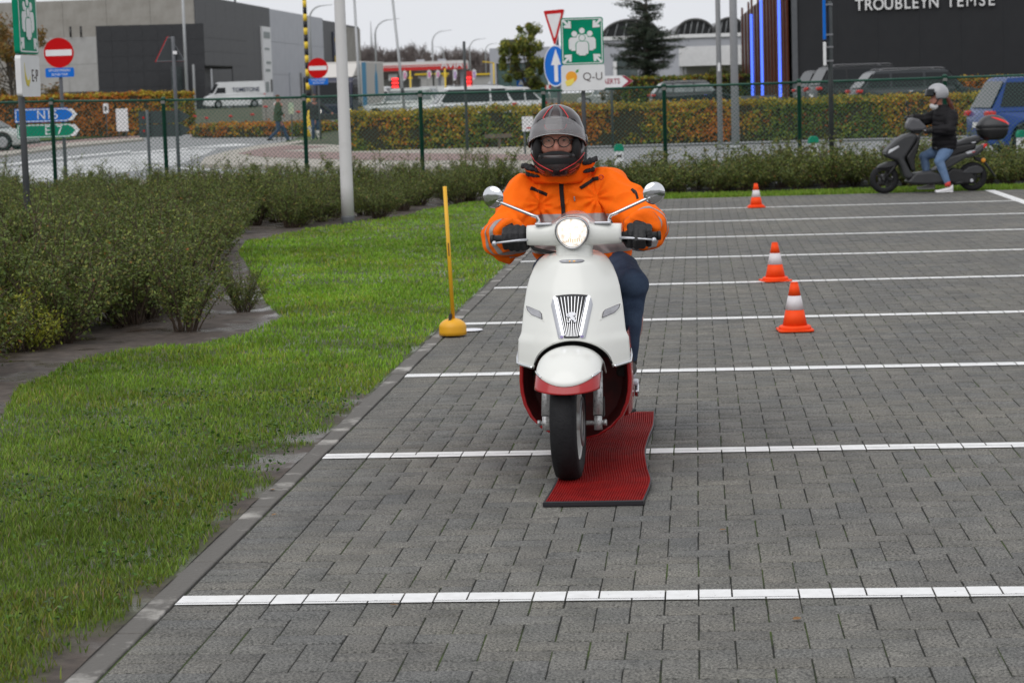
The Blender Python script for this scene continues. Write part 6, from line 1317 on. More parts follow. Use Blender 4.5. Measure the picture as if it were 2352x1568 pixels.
for f in (.12, .42, .72, .95): c = cA+u*L*f; q = MB(); q.box((c.x, c.y+2.5, zb_/2), (.35, .35, zb_), R); q.build('column', m_lgrey, PS)
q = MB(); c = cA+u*L*.22; q.box((c.x, c.y+7, 1.9), (L*.5, 4, 3.4), R); q.build('shop', m_concp, PS); q = MB(); q.box((c.x, c.y+4.9, 1.5), (L*.42, .1, 1.5), R); q.build('shop_window', m_glz, PS)
q = MB(); c = cA+u*L*.26; q.box((c.x, c.y+1.0, PD(950, 177, dep).z), (1.0, .1, .75), R); q.build('shop_sign', m_swhite, PS)
for x in (960, 1010): q = MB(); p = PD(x, 140, dep); q.box((p.x, p.y+2, zt_+.12), (.9, .3, .25)); q.build('roof_box', m_lgrey, PS)
m_led = mat('price_led', (.6, .02, .02), .4, emis=(1, .03, .03), es=2.2)
for x, y0, y1, dd, lab in ((909, 182, 204, 200, 'dark price pillar with red lit digits beside the petrol shop'), (1077, 164, 201, 200, 'red price pillar with lit digits at the end of the petrol canopy')):
    p = base(x, dd); za, zb2 = PD(x, y1, dd).z, PD(x, y0, dd).z; t = thing('price_pillar', lab, 'price sign', (p.x, p.y, 0), YAW); q = MB(); q.box((0, 0, zb2/2), (.75, .3, zb2)); q.build('pillar', m_dark if x < 1000 else m_avr, t)
    for i in range(3): zz = za+(i+.5)*.34; q = MB(); [q.ell((dx, -.155, zz), (.12, .02, .12), 10, 6) for dx in (-.12, .12)] if x > 1000 else q.box((0, -.16, zz), (.6, .02, .2)); q.build('lit_price', m_led, t)
for x, y0, y1, c, lab in ((934, 165, 186, (.6, .25, .4), 'pink and white banner flag beside the petrol shop'), (990, 164, 182, (.62, .2, .42), 'pink banner flag under the left part of the petrol canopy'), (1002+8, 164, 181, (.62, .22, .4), 'pink banner flag under the middle of the petrol canopy'), (1049, 162, 186, (.45, .3, .55), 'violet banner flag left of the red price pillar'), (1093, 162, 184, (.42, .28, .55), 'violet banner flag right of the red price pillar')):
    p = base(x, 210); za, zb2 = PD(x, y1, 210).z, PD(x, y0, 210).z; t = thing('banner_flag', lab, 'flag', (p.x, p.y, 0), YAW); q = MB(); q.tube([(-.28, 0, 0), (-.28, 0, zb2), (-.1, 0, zb2+.15)], .025, 6); q.build('mast', m_galv, t)
    q = MB(); q.prism([(-.27, za), (-.02, za+.1), (.12, zb2-.3), (.08, zb2), (-.1, zb2+.12), (-.27, zb2)], lambda a, b_, t_: (a, t_, b_), -.01, .01); o = q.build('cloth', m_swhite, t); q = MB(); q.box((-.09, -.015, (za+zb2)/2+.05), (.22, .01, (zb2-za)*.7)); q.build('print', mat('flag_%d' % x, c, .7), o)
for x0, x1, lab in ((955, 1032, 'low yellow edged kiosk roof under the petrol canopy'), (1080, 1132, 'low yellow edged roof right of the petrol station')):
    p = base((x0+x1)/2, 262); w = (x1-x0)*262/FD; za = PD(x0, 172, 262).z; t = thing('kiosk', lab, 'kiosk', (p.x, p.y, 0), YAW); q = MB(); q.box((0, 0, za/2), (w*.8, 2, za)); q.build('walls', m_concp, t); q = MB(); q.box((0, 0, za), (w, 2.6, .2)); q.build('yellow_roof', m_yel, t)
for x, y0 in ((1024, 158), (1136, 145), (944, 163)):
    p = base(x, 150); zt2 = PD(x, y0, 150).z; t = thing('yellow_post', {1024: 'slim yellow post under the middle of the petrol canopy', 1136: 'yellow post with side arm before the grey glass building', 944: 'slim yellow post before the petrol shop'}[x], 'post', (p.x, p.y, 0), YAW); q = MB(); q.tube([(0, 0, 0), (0, 0, zt2)], .055, 6); q.build('shaft', m_yel, t)
    if x == 1136: q = MB(); q.tube([(0, 0, zt2), (-.75, 0, zt2+.1)], .04, 6); q.build('arm', m_yel, t)
    else: q = MB(); q.box((0, 0, zt2-.5), (.3, .06, .12)); q.build('crosspiece', m_yel, t)
# -- grey glass building
G = thing('glass_building', 'small grey building with a tall glazed corner', 'building'); dep = 172
gA, gB = base(1127, dep), base(1290, dep); zt2 = PD(1160, 111, dep).z; zg = PD(1160, 146, dep).z
mass(G, 'upper_walls', [(gA.x, gA.y), (gB.x, gB.y), (gB.x, gB.y+12), (gA.x, gA.y+12)], zg, zt2, m_lgrey); mass(G, 'side_pier', [(gA.x, gA.y), (gA.x+.5, gA.y), (gA.x+.5, gA.y+12), (gA.x, gA.y+12)], 0, zg-.01, m_lgrey)
facade(G, 'glass_panel', (gA.x+.55, gA.y+.3), (gB.x, gB.y+.3), .3, zg-.02, 5, 1, mat('teal_glass', (.05, .10, .10), .08, c2=(.12, .17, .16), scale=.5), th=.06, gap=.07)
q = MB(); p = base(1166, dep); q.box((p.x, p.y+3, zt2+.35), (1.2, 2, .7)); q.build('roof_unit', m_dark, G, bevel=.15)
# -- barrel roof hall behind the cedar
Hh = thing('arched_hall', 'grey hall with dark barrel roofs behind the cedar tree', 'building'); dep = 215; hA, hB = base(1385, dep), base(1720, dep); zz = PD(1500, 84, dep).z
mass(Hh, 'walls', [(hA.x, hA.y), (hB.x, hB.y), (hB.x, hB.y+14), (hA.x, hA.y+14)], 0, zz, m_lgrey)
q = MB(); mid = (hA+hB)/2; q.box((mid.x, mid.y-.1, zz-.1), ((hB-hA).length, .25, .35), Matrix.Rotation(YAW, 3, 'Z')); q.build('white_fascia', m_swhite, Hh)
for x0, x1, yt in ((1388, 1518, 48), (1556, 1642, 47), (1642, 1715, 44)):
    a, c = base(x0, dep), base(x1, dep); w = (c-a).length; zp = PD((x0+x1)/2, yt, dep).z-zz; u = (c-a).normalized()
    arc = [((1-math.cos(t_))/2*w, zp*math.sin(t_)) for t_ in np.linspace(0, math.pi, 19)]
    q = MB(); q.prism(arc, lambda s_, z_, t_: (a.x+u.x*s_-u.y*t_, a.y+u.y*s_+u.x*t_, zz+z_), .4, 13.0); q.build('barrel_roof', m_dark, Hh)
    q = MB(); q.tube([(a.x+u.x*s_, a.y+u.y*s_, zz+z_+.05) for s_, z_ in arc], .14, 6); q.build('arch_rim', m_roof, Hh)
    for i in range(6): s0, s1 = w*(i+.2)/6.2, w*(i+.7)/6.2; z1 = zp*math.sin(math.acos(1-2*s1/w)); q = MB(); q.tube([(a.x+u.x*s0, a.y+u.y*s0+.2, zz), (a.x+u.x*s1, a.y+u.y*s1+.2, zz+z1)], .05, 5); q.build('truss_bar', m_galv, Hh)
board_on(Hh, 'window', (hA.x, hA.y), (hB.x, hB.y), .08, .24, 1.0, PD(1430, 133, dep).z, m_glz, .1, False)
q = MB(); p = base(1414, dep); q.box((p.x, p.y-.2, 2.2), (.35, .3, 4.4)); q.build('pier', m_swhite, Hh)
# -- white canopy annex
Wb = thing('white_annex', 'low white box annex on posts beside the slatted showroom', 'building'); dep = 158; wA, wB = base(1561, dep), base(1712, dep); z0, z1 = PD(1630, 151, dep).z, PD(1630, 106, dep).z
mass(Wb, 'white_box', [(wA.x, wA.y), (wB.x, wB.y), (wB.x, wB.y+7), (wA.x, wA.y+7)], z0, z1, m_swhite); mass(Wb, 'recess_wall', [(wA.x+.2, wA.y+2.2), (wB.x, wB.y+2.2), (wB.x, wB.y+6.8), (wA.x+.2, wA.y+6.8)], 0, z0-.01, m_concp)
for x in (1564, 1575): p = base(x, dep); q = MB(); q.box((p.x, p.y+.4, z0/2), (.14, .14, z0)); q.build('post', m_galv, Wb)
# -- dark showroom with slats and lettering
T = thing('dark_showroom', 'dark clad showroom reading TROUBLEYN TEMSE with rust slats and blue light strips', 'building'); dep = 97
tA, tB = base(1832, dep), base(2700, 93); ztop = 8.6
facade(T, 'facade_panel', (tA.x, tA.y), (tB.x, tB.y), .4, ztop, 9, 1, m_clad3, gap=.004); i0, i1 = inward((tA.x, tA.y), (tB.x, tB.y), .15)
tC = base(1704, 150); mass(T, 'core', [tuple(Vector(i0)+Vector((.1, 0))), i1, tuple(Vector(i1)+Vector((4, 40))), tuple(Vector((tC.x, tC.y))+Vector((1.2, 0)))], 0, 6.4, m_dark)
fa = math.atan2(tB.y-tA.y, tB.x-tA.x); lp = base(2127, dep-1.2); n_ = Vector((math.sin(fa), -math.cos(fa), 0))
fl = Vector((tA.x, tA.y, 0)); u = Vector((math.cos(fa), math.sin(fa), 0)); s_ = (lp-fl).dot(u); pz = PD(2127, 12.5, dep-.6).z
for wd_, x0, x1 in (('TROUBLEYN', 1964, 2160), ('TEMSE', 2176, 2291)):      # each letter stands on its own
    a_, b_ = [(base(x_, dep-1.2)-fl).dot(u) for x_ in (x0, x1)]; adv = {'M': 1.2, 'N': 1.05, 'O': 1.1, 'L': .8, 'E': .85, 'S': .85, 'T': .9, 'Y': .95}; ws = [adv.get(c_, 1.0) for c_ in wd_]; tot = sum(ws); pos_ = 0
    for c_, w_ in zip(wd_, ws): s2 = a_+(b_-a_)*(pos_+w_/2)/tot; pos_ += w_; text(c_, 'letter', m_swhite, T, tuple(fl+u*s2+n_*.16)[:2]+(pz+.05,), .70, rot=(math.pi/2, 0, fa), ext=.05, bold=(.006 if c_ != 'M' else 0), sx=.86)
q = MB(); p = base(1827, dep); q.box((p.x, p.y, 4), (.24, .3, 8)); q.build('grey_column', m_pgrey, T)
m_rust = mat('rust_slat', (.085, .024, .013), .8, c2=(.125, .038, .022), scale=3, spec=.2); m_bled = mat('blue_light_strip', (.05, .1, .8), .4, emis=(.09, .19, 1.0), es=1.6)
sA, sB = Vector(XY(1806, 99)), Vector(XY(1706, 150)); su = (sB-sA).normalized(); ang = math.atan2(su.y, su.x)
for i in range(15):
    x = 1810-i*7.3; f = (1810-x)/(1810-1706); dd = 1/((1-f)/98.5+f/148); p = base(x, dd-.9); h = 6.45-(.5 if i % 3 == 1 else 0)
    q = MB(); q.box((0, 0, h/2), (3.4*dd/FD, .35, h)); o = q.build('rust_slat', m_rust, T); o.location = (p.x, p.y, .3); o.rotation_euler.z = YAW
for i in range(6):
    xa, xb = 1812-i*18, 1812-(i+1)*18; P = []
    for x in (xa, xb): f = (1810-x)/(1810-1706); dd = 1/((1-f)/98.5+f/148); P.append(base(x, dd))
    mass(T, 'slat_backing', [(P[0].x, P[0].y), (P[1].x, P[1].y), (P[1].x+.2, P[1].y+.3), (P[0].x+.2, P[0].y+.3)], .2, 6.3, m_dark)
for x, y0, y1 in ((1728, 34, 222), (1751, -5, 222), (1792, -5, 230)):
    f = (1806-x)/(1806-1706); dd = 1/((1-f)/99+f/150); za, zb2 = PD(x, y1, dd-3).z, PD(x, y0, dd-3).z; p = base(x, dd-3); q = MB(); q.box((p.x, p.y, (za+zb2)/2), (.13, .12, zb2-za)); q.build('blue_light_strip', m_bled, T)
q = MB(); p = base(1737, 93); q.box((p.x, p.y, .8), (1.6, .5, .75), Matrix.Rotation(YAW, 3, 'Z')); t = q.build('planter', m_pgrey); t['label'] = 'grey planter box at the foot of the slatted showroom corner'; t['category'] = 'planter'
# red and white barrier, concrete blocks
for i in range(5):
    x = 1190+i*22; p = base(x, 150); q = MB(); q.box((0, 0, .55), (.55, .5, .8)); t = q.build('concrete_block', m_concp, bevel=.04); t.location = (p.x, p.y, .25); t.rotation_euler.z = .3; tag(t, 'pale concrete block in the row before the tree and blue arrow sign', 'block', 'concrete blocks in a row')
for i, (x, y) in enumerate(((1210, 203), (1248, 201))):
    p = base(x, 162); zc = PD(x, y, 162).z; t = thing('road_barrier', 'red and white striped barrier board beyond the concrete blocks', 'barrier', (p.x, p.y, 0), YAW, 'striped barriers'); q = MB()
    for j in range(7): q.box((-.5+j*.165, 0, zc), (.165, .04, .28), m=j % 2)
    q.build('striped_board', [m_sred, m_swhite], t)
    for s in (-.5, .5): q = MB(); q.box((s, 0, zc/2), (.05, .05, zc)); q.build('leg', m_galv, t)
p = base(1086, 150); zc = PD(1086, 190, 150).z; xx = (1400+1790*.3827)/1.7415; p = base(xx, 150); zc = PD(xx, 190, 150).z
t = thing('crossing_sign', 'small blue square crossing sign on a post before the tree', 'sign', (p.x, p.y, 0), YAW); bd = plate('board', rrect(.58, .58, .04), zc, -.03, 0, m_sblue, t); plate('white_triangle', [(-.2, -.17), (.2, -.17), (0, .2)], zc, -.034, -.03, m_swhite, bd); pole(t, zc+.2, .035, m_pgrey, y=.04)
# ================================================================== SECOND SCOOTER AND RIDER
D2 = 30.85; R2 = base(2137, D2); K2 = D2/FD
def S2(cx, cy, dy=0.0):
    """point of the enlarged detail view -> local metres (x right, y away, z up)"""
    px, py = 1952.4+cx*.20144, 172.3+cy*.20144; p = PD(px, py, D2)-Vector((R2.x, R2.y, 0)); c, s = math.cos(YAW), math.sin(YAW); return Vector((p.x*c+p.y*s, dy, p.z))
m_mattb = mat('scooter_matt_grey', (.03, .031, .034), .42, c2=(.038, .039, .042), scale=4); m_mattd = mat('scooter_black', (.012, .012, .013), .5); m_cowl = mat('scooter_cowl_grey', (.09, .09, .098), .35)
sc2 = thing('scooter', 'black motor scooter with red-lensed top case standing side on by the shrubs', 'scooter', (R2.x, R2.y, .004), YAW)
def prof(name, pts, y0, y1, m, bevel=.02, parent=sc2, seg=3):
    P = [S2(a, c) for a, c in pts]; q = MB(); n = len(P); q.add([(p.x, y0, p.z) for p in P]+[(p.x, y1, p.z) for p in P], [tuple(range(n)), tuple(range(2*n-1, n-1, -1))]+[(i, n+i, n+(i+1) % n, (i+1) % n) for i in range(n)]); return q.build(name, m, parent, bevel=bevel, seg=seg)
RX90 = Matrix.Rotation(rad(90), 3, 'X')
for nm, c in (('front_wheel', (412, 1222)), ('rear_wheel', (1420, 1196))):
    o = S2(*c); o.z = .205; w = link(bpy.data.objects.new(nm, None), sc2); q = MB(); q.lathe([(.13, -.045), (.15, -.05), (.185, -.048), (.203, -.02), (.203, .02), (.185, .048), (.15, .05), (.13, .045)], 40, o, RX90, caps=(False, False)); q.build('tyre', m_tyre, w)
    q = MB(); q.lathe([(.135, -.04), (.14, -.03), (.13, 0), (.14, .03), (.135, .04), (.125, .03), (.12, 0), (.125, -.03), (.135, -.04)], 32, o, RX90, caps=(False, False))
    for k in range(5): a = k*2*math.pi/5+.3; R = Matrix.Rotation(a, 3, 'Y'); q.box(o+R@Vector((0, 0, .075)), (.032, .025, .11), R)
    q.lathe([(0, -.05), (.04, -.05), (.04, .05), (0, .05)], 16, o, RX90); q.build('rim', m_mattd, w); q = MB(); q.lathe([(.05, -.055), (.085, -.055), (.085, -.051), (.05, -.051)], 24, o, RX90); q.build('brake_disc', m_steelb, w)
prof('front_mudguard', [(312, 1075), (345, 1035), (430, 1000), (520, 985), (575, 1005), (560, 1040), (470, 1062), (420, 1072)], -.07, .07, m_mattb)
for s in (-1, 1): q = MB(); a, c = S2(412, 1222), S2(585, 960); q.tube([(a.x, s*.075, .205), (c.x, s*.06, c.z)], .018, 10); q.build('fork_leg', m_mattd, sc2)
prof('front_shield', [(393, 890), (430, 835), (520, 745), (610, 688), (700, 668), (770, 690), (745, 760), (660, 900), (620, 960), (690, 1090), (740, 1160), (690, 1200), (625, 1180), (580, 1050), (540, 980), (480, 965), (420, 945)], -.15, .15, m_mattb, .05)
prof('leg_shield', [(640, 940), (735, 800), (800, 680), (770, 850), (735, 960), (745, 1110), (700, 1090)], -.16, .16, m_mattd, .02)
prof('headlamp', [(425, 905), (440, 862), (548, 806), (556, 828), (470, 885)], -.158, .158, m_hlc, .01); prof('lower_lamp', [(398, 900), (425, 930), (500, 915), (520, 880), (450, 900)], -.13, .13, m_hlc, .01)
prof('floorboard', [(690, 1190), (745, 1120), (930, 1100), (1080, 1140), (1090, 1230), (900, 1252), (720, 1250), (650, 1228)], -.17, .17, m_mattb, .03)
prof('side_panel', [(930, 1102), (1010, 1050), (1130, 935), (1300, 890), (1440, 850), (1525, 795), (1515, 870), (1440, 925), (1300, 960), (1180, 1040), (1080, 1090)], -.16, .16, m_mattb, .04)
prof('seat_base', [(1000, 930), (1100, 830), (1290, 800), (1440, 780), (1430, 850), (1250, 905), (1120, 960)], -.14, .14, m_mattd, .03); prof('seat', [(950, 830), (1080, 800), (1250, 760), (1330, 722), (1470, 692), (1500, 725), (1470, 770), (1300, 805), (1100, 850), (980, 870)], -.13, .13, m_mattb, .045)
prof('engine', [(1090, 1130), (1180, 1060), (1300, 1090), (1420, 1130), (1440, 1210), (1400, 1250), (1250, 1250), (1130, 1240)], -.12, .10, m_mattd, .03); prof('air_box', [(1285, 1110), (1350, 1055), (1450, 1032), (1505, 1060), (1525, 1105), (1480, 1130), (1300, 1135)], -.13, -.03, m_mattb, .03)
q = MB(); p = S2(1392, 1208); q.lathe([(.0, 0), (.028, 0), (.02, .02)], 16, (p.x, -.125, p.z), RX90); q.build('engine_cap', m_silver, sc2)
q = MB(); a, c, d = S2(1180, 1250), S2(1300, 1225), S2(1500, 1190); q.tube([(a.x, -.1, a.z), (c.x, -.13, c.z)], [.02, .03], 10); q.build('crank_cover', m_mattd, sc2)
prof('plate_holder', [(1430, 935), (1530, 955), (1560, 985), (1690, 1168), (1678, 1175), (1545, 1010), (1440, 975)], -.05, .05, m_mattd, .008)
q = MB(); p = S2(1534, 978); q.lathe([(0, 0), (.034, 0), (.03, .012), (.005, .016)], 18, (p.x, -.05, p.z), RX90); q.build('amber_reflector', mat('amber_lens', (.75, .3, .03), .3), sc2); prof('tail_lamp', [(1515, 835), (1535, 790), (1570, 790), (1560, 815), (1525, 845)], -.09, .09, m_tail, .006); prof('rear_rack', [(1430, 790), (1500, 740), (1600, 740), (1600, 752), (1510, 755), (1450, 800)], -.06, .06, m_mattd, .006)
for pts, m in (([(1370, 770), (1418, 762), (1425, 775), (1380, 783)], m_silver), ([(1310, 885), (1360, 865), (1420, 858), (1415, 885), (1330, 905)], m_silver), ([(1380, 880), (1420, 868), (1416, 884), (1385, 892)], m_sred)): prof('decal', pts, -.164, -.155, m, 0)
# top case: two shells
def shell(name, sec, m):
    q = MB(); rg = []
    for cy_, x0, x1, wy in sec: a, c = S2(x0, cy_), S2(x1, cy_); mx_, rx = (a.x+c.x)/2, (c.x-a.x)/2; rg.append([(mx_+rx*math.copysign(abs(math.cos(t))**.7, math.cos(t)), wy*math.copysign(abs(math.sin(t))**.7, math.sin(t)), a.z) for t in np.linspace(0, 2*math.pi, 33)[:-1]])
    q.loft(rg); return q.build(name, m, sc2)
shell('case_bottom', [(748, 1580, 1720, .10), (735, 1530, 1765, .15), (690, 1480, 1800, .19), (640, 1460, 1812, .20), (610, 1455, 1815, .205)], m_mattd); lid = shell('case_lid', [(608, 1452, 1817, .207), (570, 1462, 1812, .2), (530, 1485, 1785, .18), (495, 1520, 1745, .14), (470, 1560, 1700, .09), (460, 1600, 1660, .04)], m_cowl if False else m_mattb)
q = MB(); rg = []
for t in np.linspace(0, 1, 12):
    cx = 1598+205*t; up, lo = 486+6*t+62*t*t, 492+38*math.sin(t*1.5)+42*t*t; row = []
    for f in np.linspace(0, 1, 5):
        pz = S2(cx, up+(lo-up)*f); hit, loc, nr, ix = lid.ray_cast(Vector((pz.x, -2, pz.z)), Vector((0, 1, 0))); row.append(loc+nr*.004 if hit else Vector((pz.x, -.03, pz.z)))
    rg.append(row)
q.loft(rg, False, (False, False)); o = q.build('red_lens', m_tail, lid)
hb2 = link(bpy.data.objects.new('handlebar', None), sc2)
prof('cowl', [(643, 625), (648, 560), (672, 510), (705, 488), (790, 515), (885, 605), (845, 638), (700, 645)], -.11, .11, m_cowl, .035, hb2); prof('cowl_under', [(690, 640), (840, 632), (800, 680), (730, 672)], -.07, .07, m_mattd, .01, hb2)
for s, c in ((-1, (872, 628)), (1, (735, 500))):
    p = S2(*c); q = MB(); q.tube([(p.x-.02, s*.10, p.z), (p.x+.02, s*.33, p.z)], .017, 12); q.build('grip', m_mattd, hb2); q = MB(); q.tube([(p.x-.05, s*.12, p.z), (p.x-.055, s*.3, p.z-.005)], .006, 8); q.build('brake_lever', m_silver, hb2)
a, c = S2(705, 470), S2(683, 330); q = MB(); q.tube([(a.x, .2, a.z), (a.x-.005, .22, a.z+.06), (c.x, .24, c.z)], .007, 8); q.ell((c.x, .24, c.z+.0), (.012, .05, .045), 14, 10); q.build('mirror', m_mattd, hb2)
# rider of the second scooter
m_puff = mat('black_puffer', (.007, .0065, .008), .7, spec=.25, c2=(.011, .010, .012), scale=12, bump=.2, bscale=60); m_ljean = mat('light_denim', (.10, .17, .30), .85, c2=(.15, .23, .38), scale=10, bump=.2, bscale=150); m_wshoe = mat('white_leather', (.68, .67, .69), .5); m_sock = mat('red_sock', (.6, .06, .05), .8); m_hgrey = mat('helmet_silver', (.33, .33, .35), .3, coat=.4); m_hair = mat('auburn_hair', (.09, .022, .012), .6, bump=.4, bscale=60); m_mask = mat('white_mask', (.62, .61, .62), .8)
r2 = thing('person', 'person in black puffer jacket, light jeans and silver helmet on the black scooter', 'person', (R2.x, R2.y, .004), YAW)
hd = S2(990, 290, 0); sh_n, el_n, ha_n = S2(1140, 480, -.15), S2(1110, 625, -.26), S2(890, 640, -.24); sh_f, el_f, ha_f = S2(1060, 450, .15), S2(900, 520, .24), S2(740, 495, .24)
hp = S2(1130, 850, 0); kn_n, an_n, kn_f, an_f = S2(1010, 985, -.17), S2(1108, 1235, -.19), S2(890, 945, .17), S2(935, 1200, .16)
q = MB(); q.ell(hd, (.085, .075, .105), 20, 14); q.ell(hd+Vector((-.085, -.01, -.01)), (.018, .014, .022), 10, 8); q.tube([hd, S2(1060, 420)], .05, 12); q.tube([S2(1080, 420), S2(1120, 640), hp], [.11, .12, .11], 14)
for a, b_, c in ((sh_n, el_n, ha_n), (sh_f, el_f, ha_f)):
    q.tube([a, b_, c], [.05, .042, .03], 10); q.ell(c+Vector((-.03, 0, -.005)), (.035, .04, .025), 10, 8)
    for i in range(4): q.tube([c+Vector((-.045, -.036+.022*i, .014)), c+Vector((-.075, -.036+.022*i, -.004)), c+Vector((-.06, -.036+.022*i, -.03))], [.011, .01, .009], 6)
for h_, k_, a_ in ((hp+Vector((0, -.08, 0)), kn_n, an_n), (hp+Vector((0, .08, 0)), kn_f, an_f)): q.tube([h_, k_, a_, a_+Vector((0, 0, -.05))], [.07, .055, .038, .036], 10)
remesh(q, 'body', m_skin, .008, 3, parent=r2)
for c in (ha_n, ha_f):
    q = MB(); q.ell(c+Vector((-.03, 0, -.004)), (.05, .056, .04), 14, 10); q.tube([c+Vector((-.01, 0, 0)), c+Vector((.06, 0, .004))], [.04, .045], 12)
    for i in range(4): q.tube([c+Vector((-.045, -.042+.027*i, .022)), c+Vector((-.082, -.042+.027*i, -.004)), c+Vector((-.062, -.042+.027*i, -.038))], [.016, .015, .014], 8)
    remesh(q, 'glove', m_mattd, .006, 2, None, r2)
def puff(p): return .008*abs(math.sin(p.z*44+2.2*mnoise.noise(p*5)))-.003+mnoise.noise(p*9)*.009
q = MB(); rg = []
for cx, cy_, a, b_ in ((1100, 850, .185, .19), (1095, 770, .18, .20), (1085, 690, .165, .20), (1085, 600, .165, .20), (1085, 520, .165, .20), (1080, 450, .15, .185), (1070, 390, .11, .12), (1055, 345, .08, .085)):
    o = S2(cx, cy_); rg.append([(o.x+a*math.cos(t), b_*math.sin(t), o.z) for t in np.linspace(0, 2*math.pi, 25)[:-1]])
q.loft(rg)
for a, b_, c in ((sh_n, el_n, ha_n), (sh_f, el_f, ha_f)): q.ell(a, .10, 14, 10); q.tube([a, (a+b_)/2, b_, (b_+c)/2, c+(b_-c)*.12], [.10, .092, .084, .074, .055], 16); q.ell(b_, .086, 14, 10)
remesh(q, 'puffer_jacket', m_puff, .010, 3, puff, r2)
def jf2(p): return mnoise.noise(p*16)*.004
q = MB(); q.ell(hp+Vector((-.03, 0, .01)), (.15, .17, .10), 16, 10)
for h_, k_, a_ in ((hp+Vector((-.02, -.09, .01)), kn_n, an_n), (hp+Vector((-.04, .09, .01)), kn_f, an_f)): q.tube([h_, (h_+k_)/2, k_, (k_+a_)/2, a_], [.10, .09, .075, .058, .044], 16); q.ell(k_, .074, 14, 10)
remesh(q, 'jeans', m_ljean, .009, 4, jf2, r2)
for c, y_, m, k in (((1108, 1262), -.19, m_wshoe, 1.0), ((955, 1235), .16, mat('grey_shoe', (.35, .33, .33), .6), 1.0)):
    o = S2(*c); zf = .0 if y_ < 0 else o.z-.10; q = MB(); rg = []
    for t in np.linspace(0, 1, 11): w = .045*math.sin(math.pi*(.12+.78*t))**.5; hh = .035+.07*t**2; x = o.x-.175+.25*t; rg.append([(x, y_+w*math.cos(a), zf+.004+hh*(.5+.5*math.sin(a))) for a in np.linspace(0, 2*math.pi, 15)[:-1]])
    q.loft(rg); so = q.build('shoe', m, r2); q = MB(); q.box((o.x-.05, y_, zf+.010), (.245, .085, .016)); q.build('sole', m_swhite, so, bevel=.006)
    if y_ < 0: q = MB(); q.tube([(o.x+.005, y_, zf+.085), (o.x+.0, y_, zf+.15)], [.042, .043], 14); q.build('sock', m_sock, r2)
hc = S2(995, 215)
q = MB(); vs, fs = [], []
for i in range(17):
    el = -.55+(math.pi/2+.55)*i/16
    for j in range(36): a = 2*math.pi*j/36; vs.append(hc+Vector((.152*math.cos(el)*math.cos(a)+.01, .134*math.cos(el)*math.sin(a), .142*math.sin(el))))
for i in range(16):
    for j in range(36):
        a = 2*math.pi*(j+.5)/36; el = -.55+(math.pi/2+.55)*(i+.5)/16
        if math.cos(a) < -.35 and el < .12: continue
        fs.append((i*36+j, i*36+(j+1) % 36, (i+1)*36+(j+1) % 36, (i+1)*36+j))
q.add(vs, fs, 0, True); hm2 = q.build('open_helmet', [m_hgrey, m_lining], r2); md = hm2.modifiers.new('s', 'SOLIDIFY'); md.thickness = .025; md.offset = -1; md.material_offset = 1; md.material_offset_rim = 1
q = MB(); rg = []
for t in np.linspace(0, 1, 6): rg.append([hc+Vector((-(.150+.03*t)*math.cos(a), .142*math.sin(a), .065-.105*t)) for a in np.linspace(-1.15, 1.15, 21)])
q.loft(rg, False, (False, False)); o = q.build('dark_visor', m_glass, hm2); o.modifiers.new('s', 'SOLIDIFY').thickness = .004
q = MB(); q.tube([hc+Vector((.02, -.115, -.05)), hc+Vector((-.035, -.09, -.14)), hc+Vector((-.06, 0, -.17)), hc+Vector((-.035, .09, -.14)), hc+Vector((.02, .115, -.05))], .009, 8); q.build('chin_strap', m_lining, hm2)
q = MB(); q.ell(S2(978, 362), (.062, .065, .056), 16, 12); q.ell(S2(948, 360), (.042, .05, .042), 12, 8); q.build('face_mask', m_mask, r2)
for s in (-1, 1): q = MB(); q.ell(hd+Vector((-.078, s*.03-.005, .022)), (.008, .012, .006), 10, 8); q.build('eye', m_eye, r2)
q = MB()
for i in range(7): a = S2(1110+8*i, 270+10*i, -.05+.016*i); q.tube([a, a+Vector((.03, 0, -.08)), a+Vector((.035, .005, -.16))], [.03, .028, .012], 8)
remesh(q, 'hair', m_hair, .008, 2, lambda p: mnoise.noise(Vector((p.x*60, p.y*60, p.z*8)))*.006, r2)
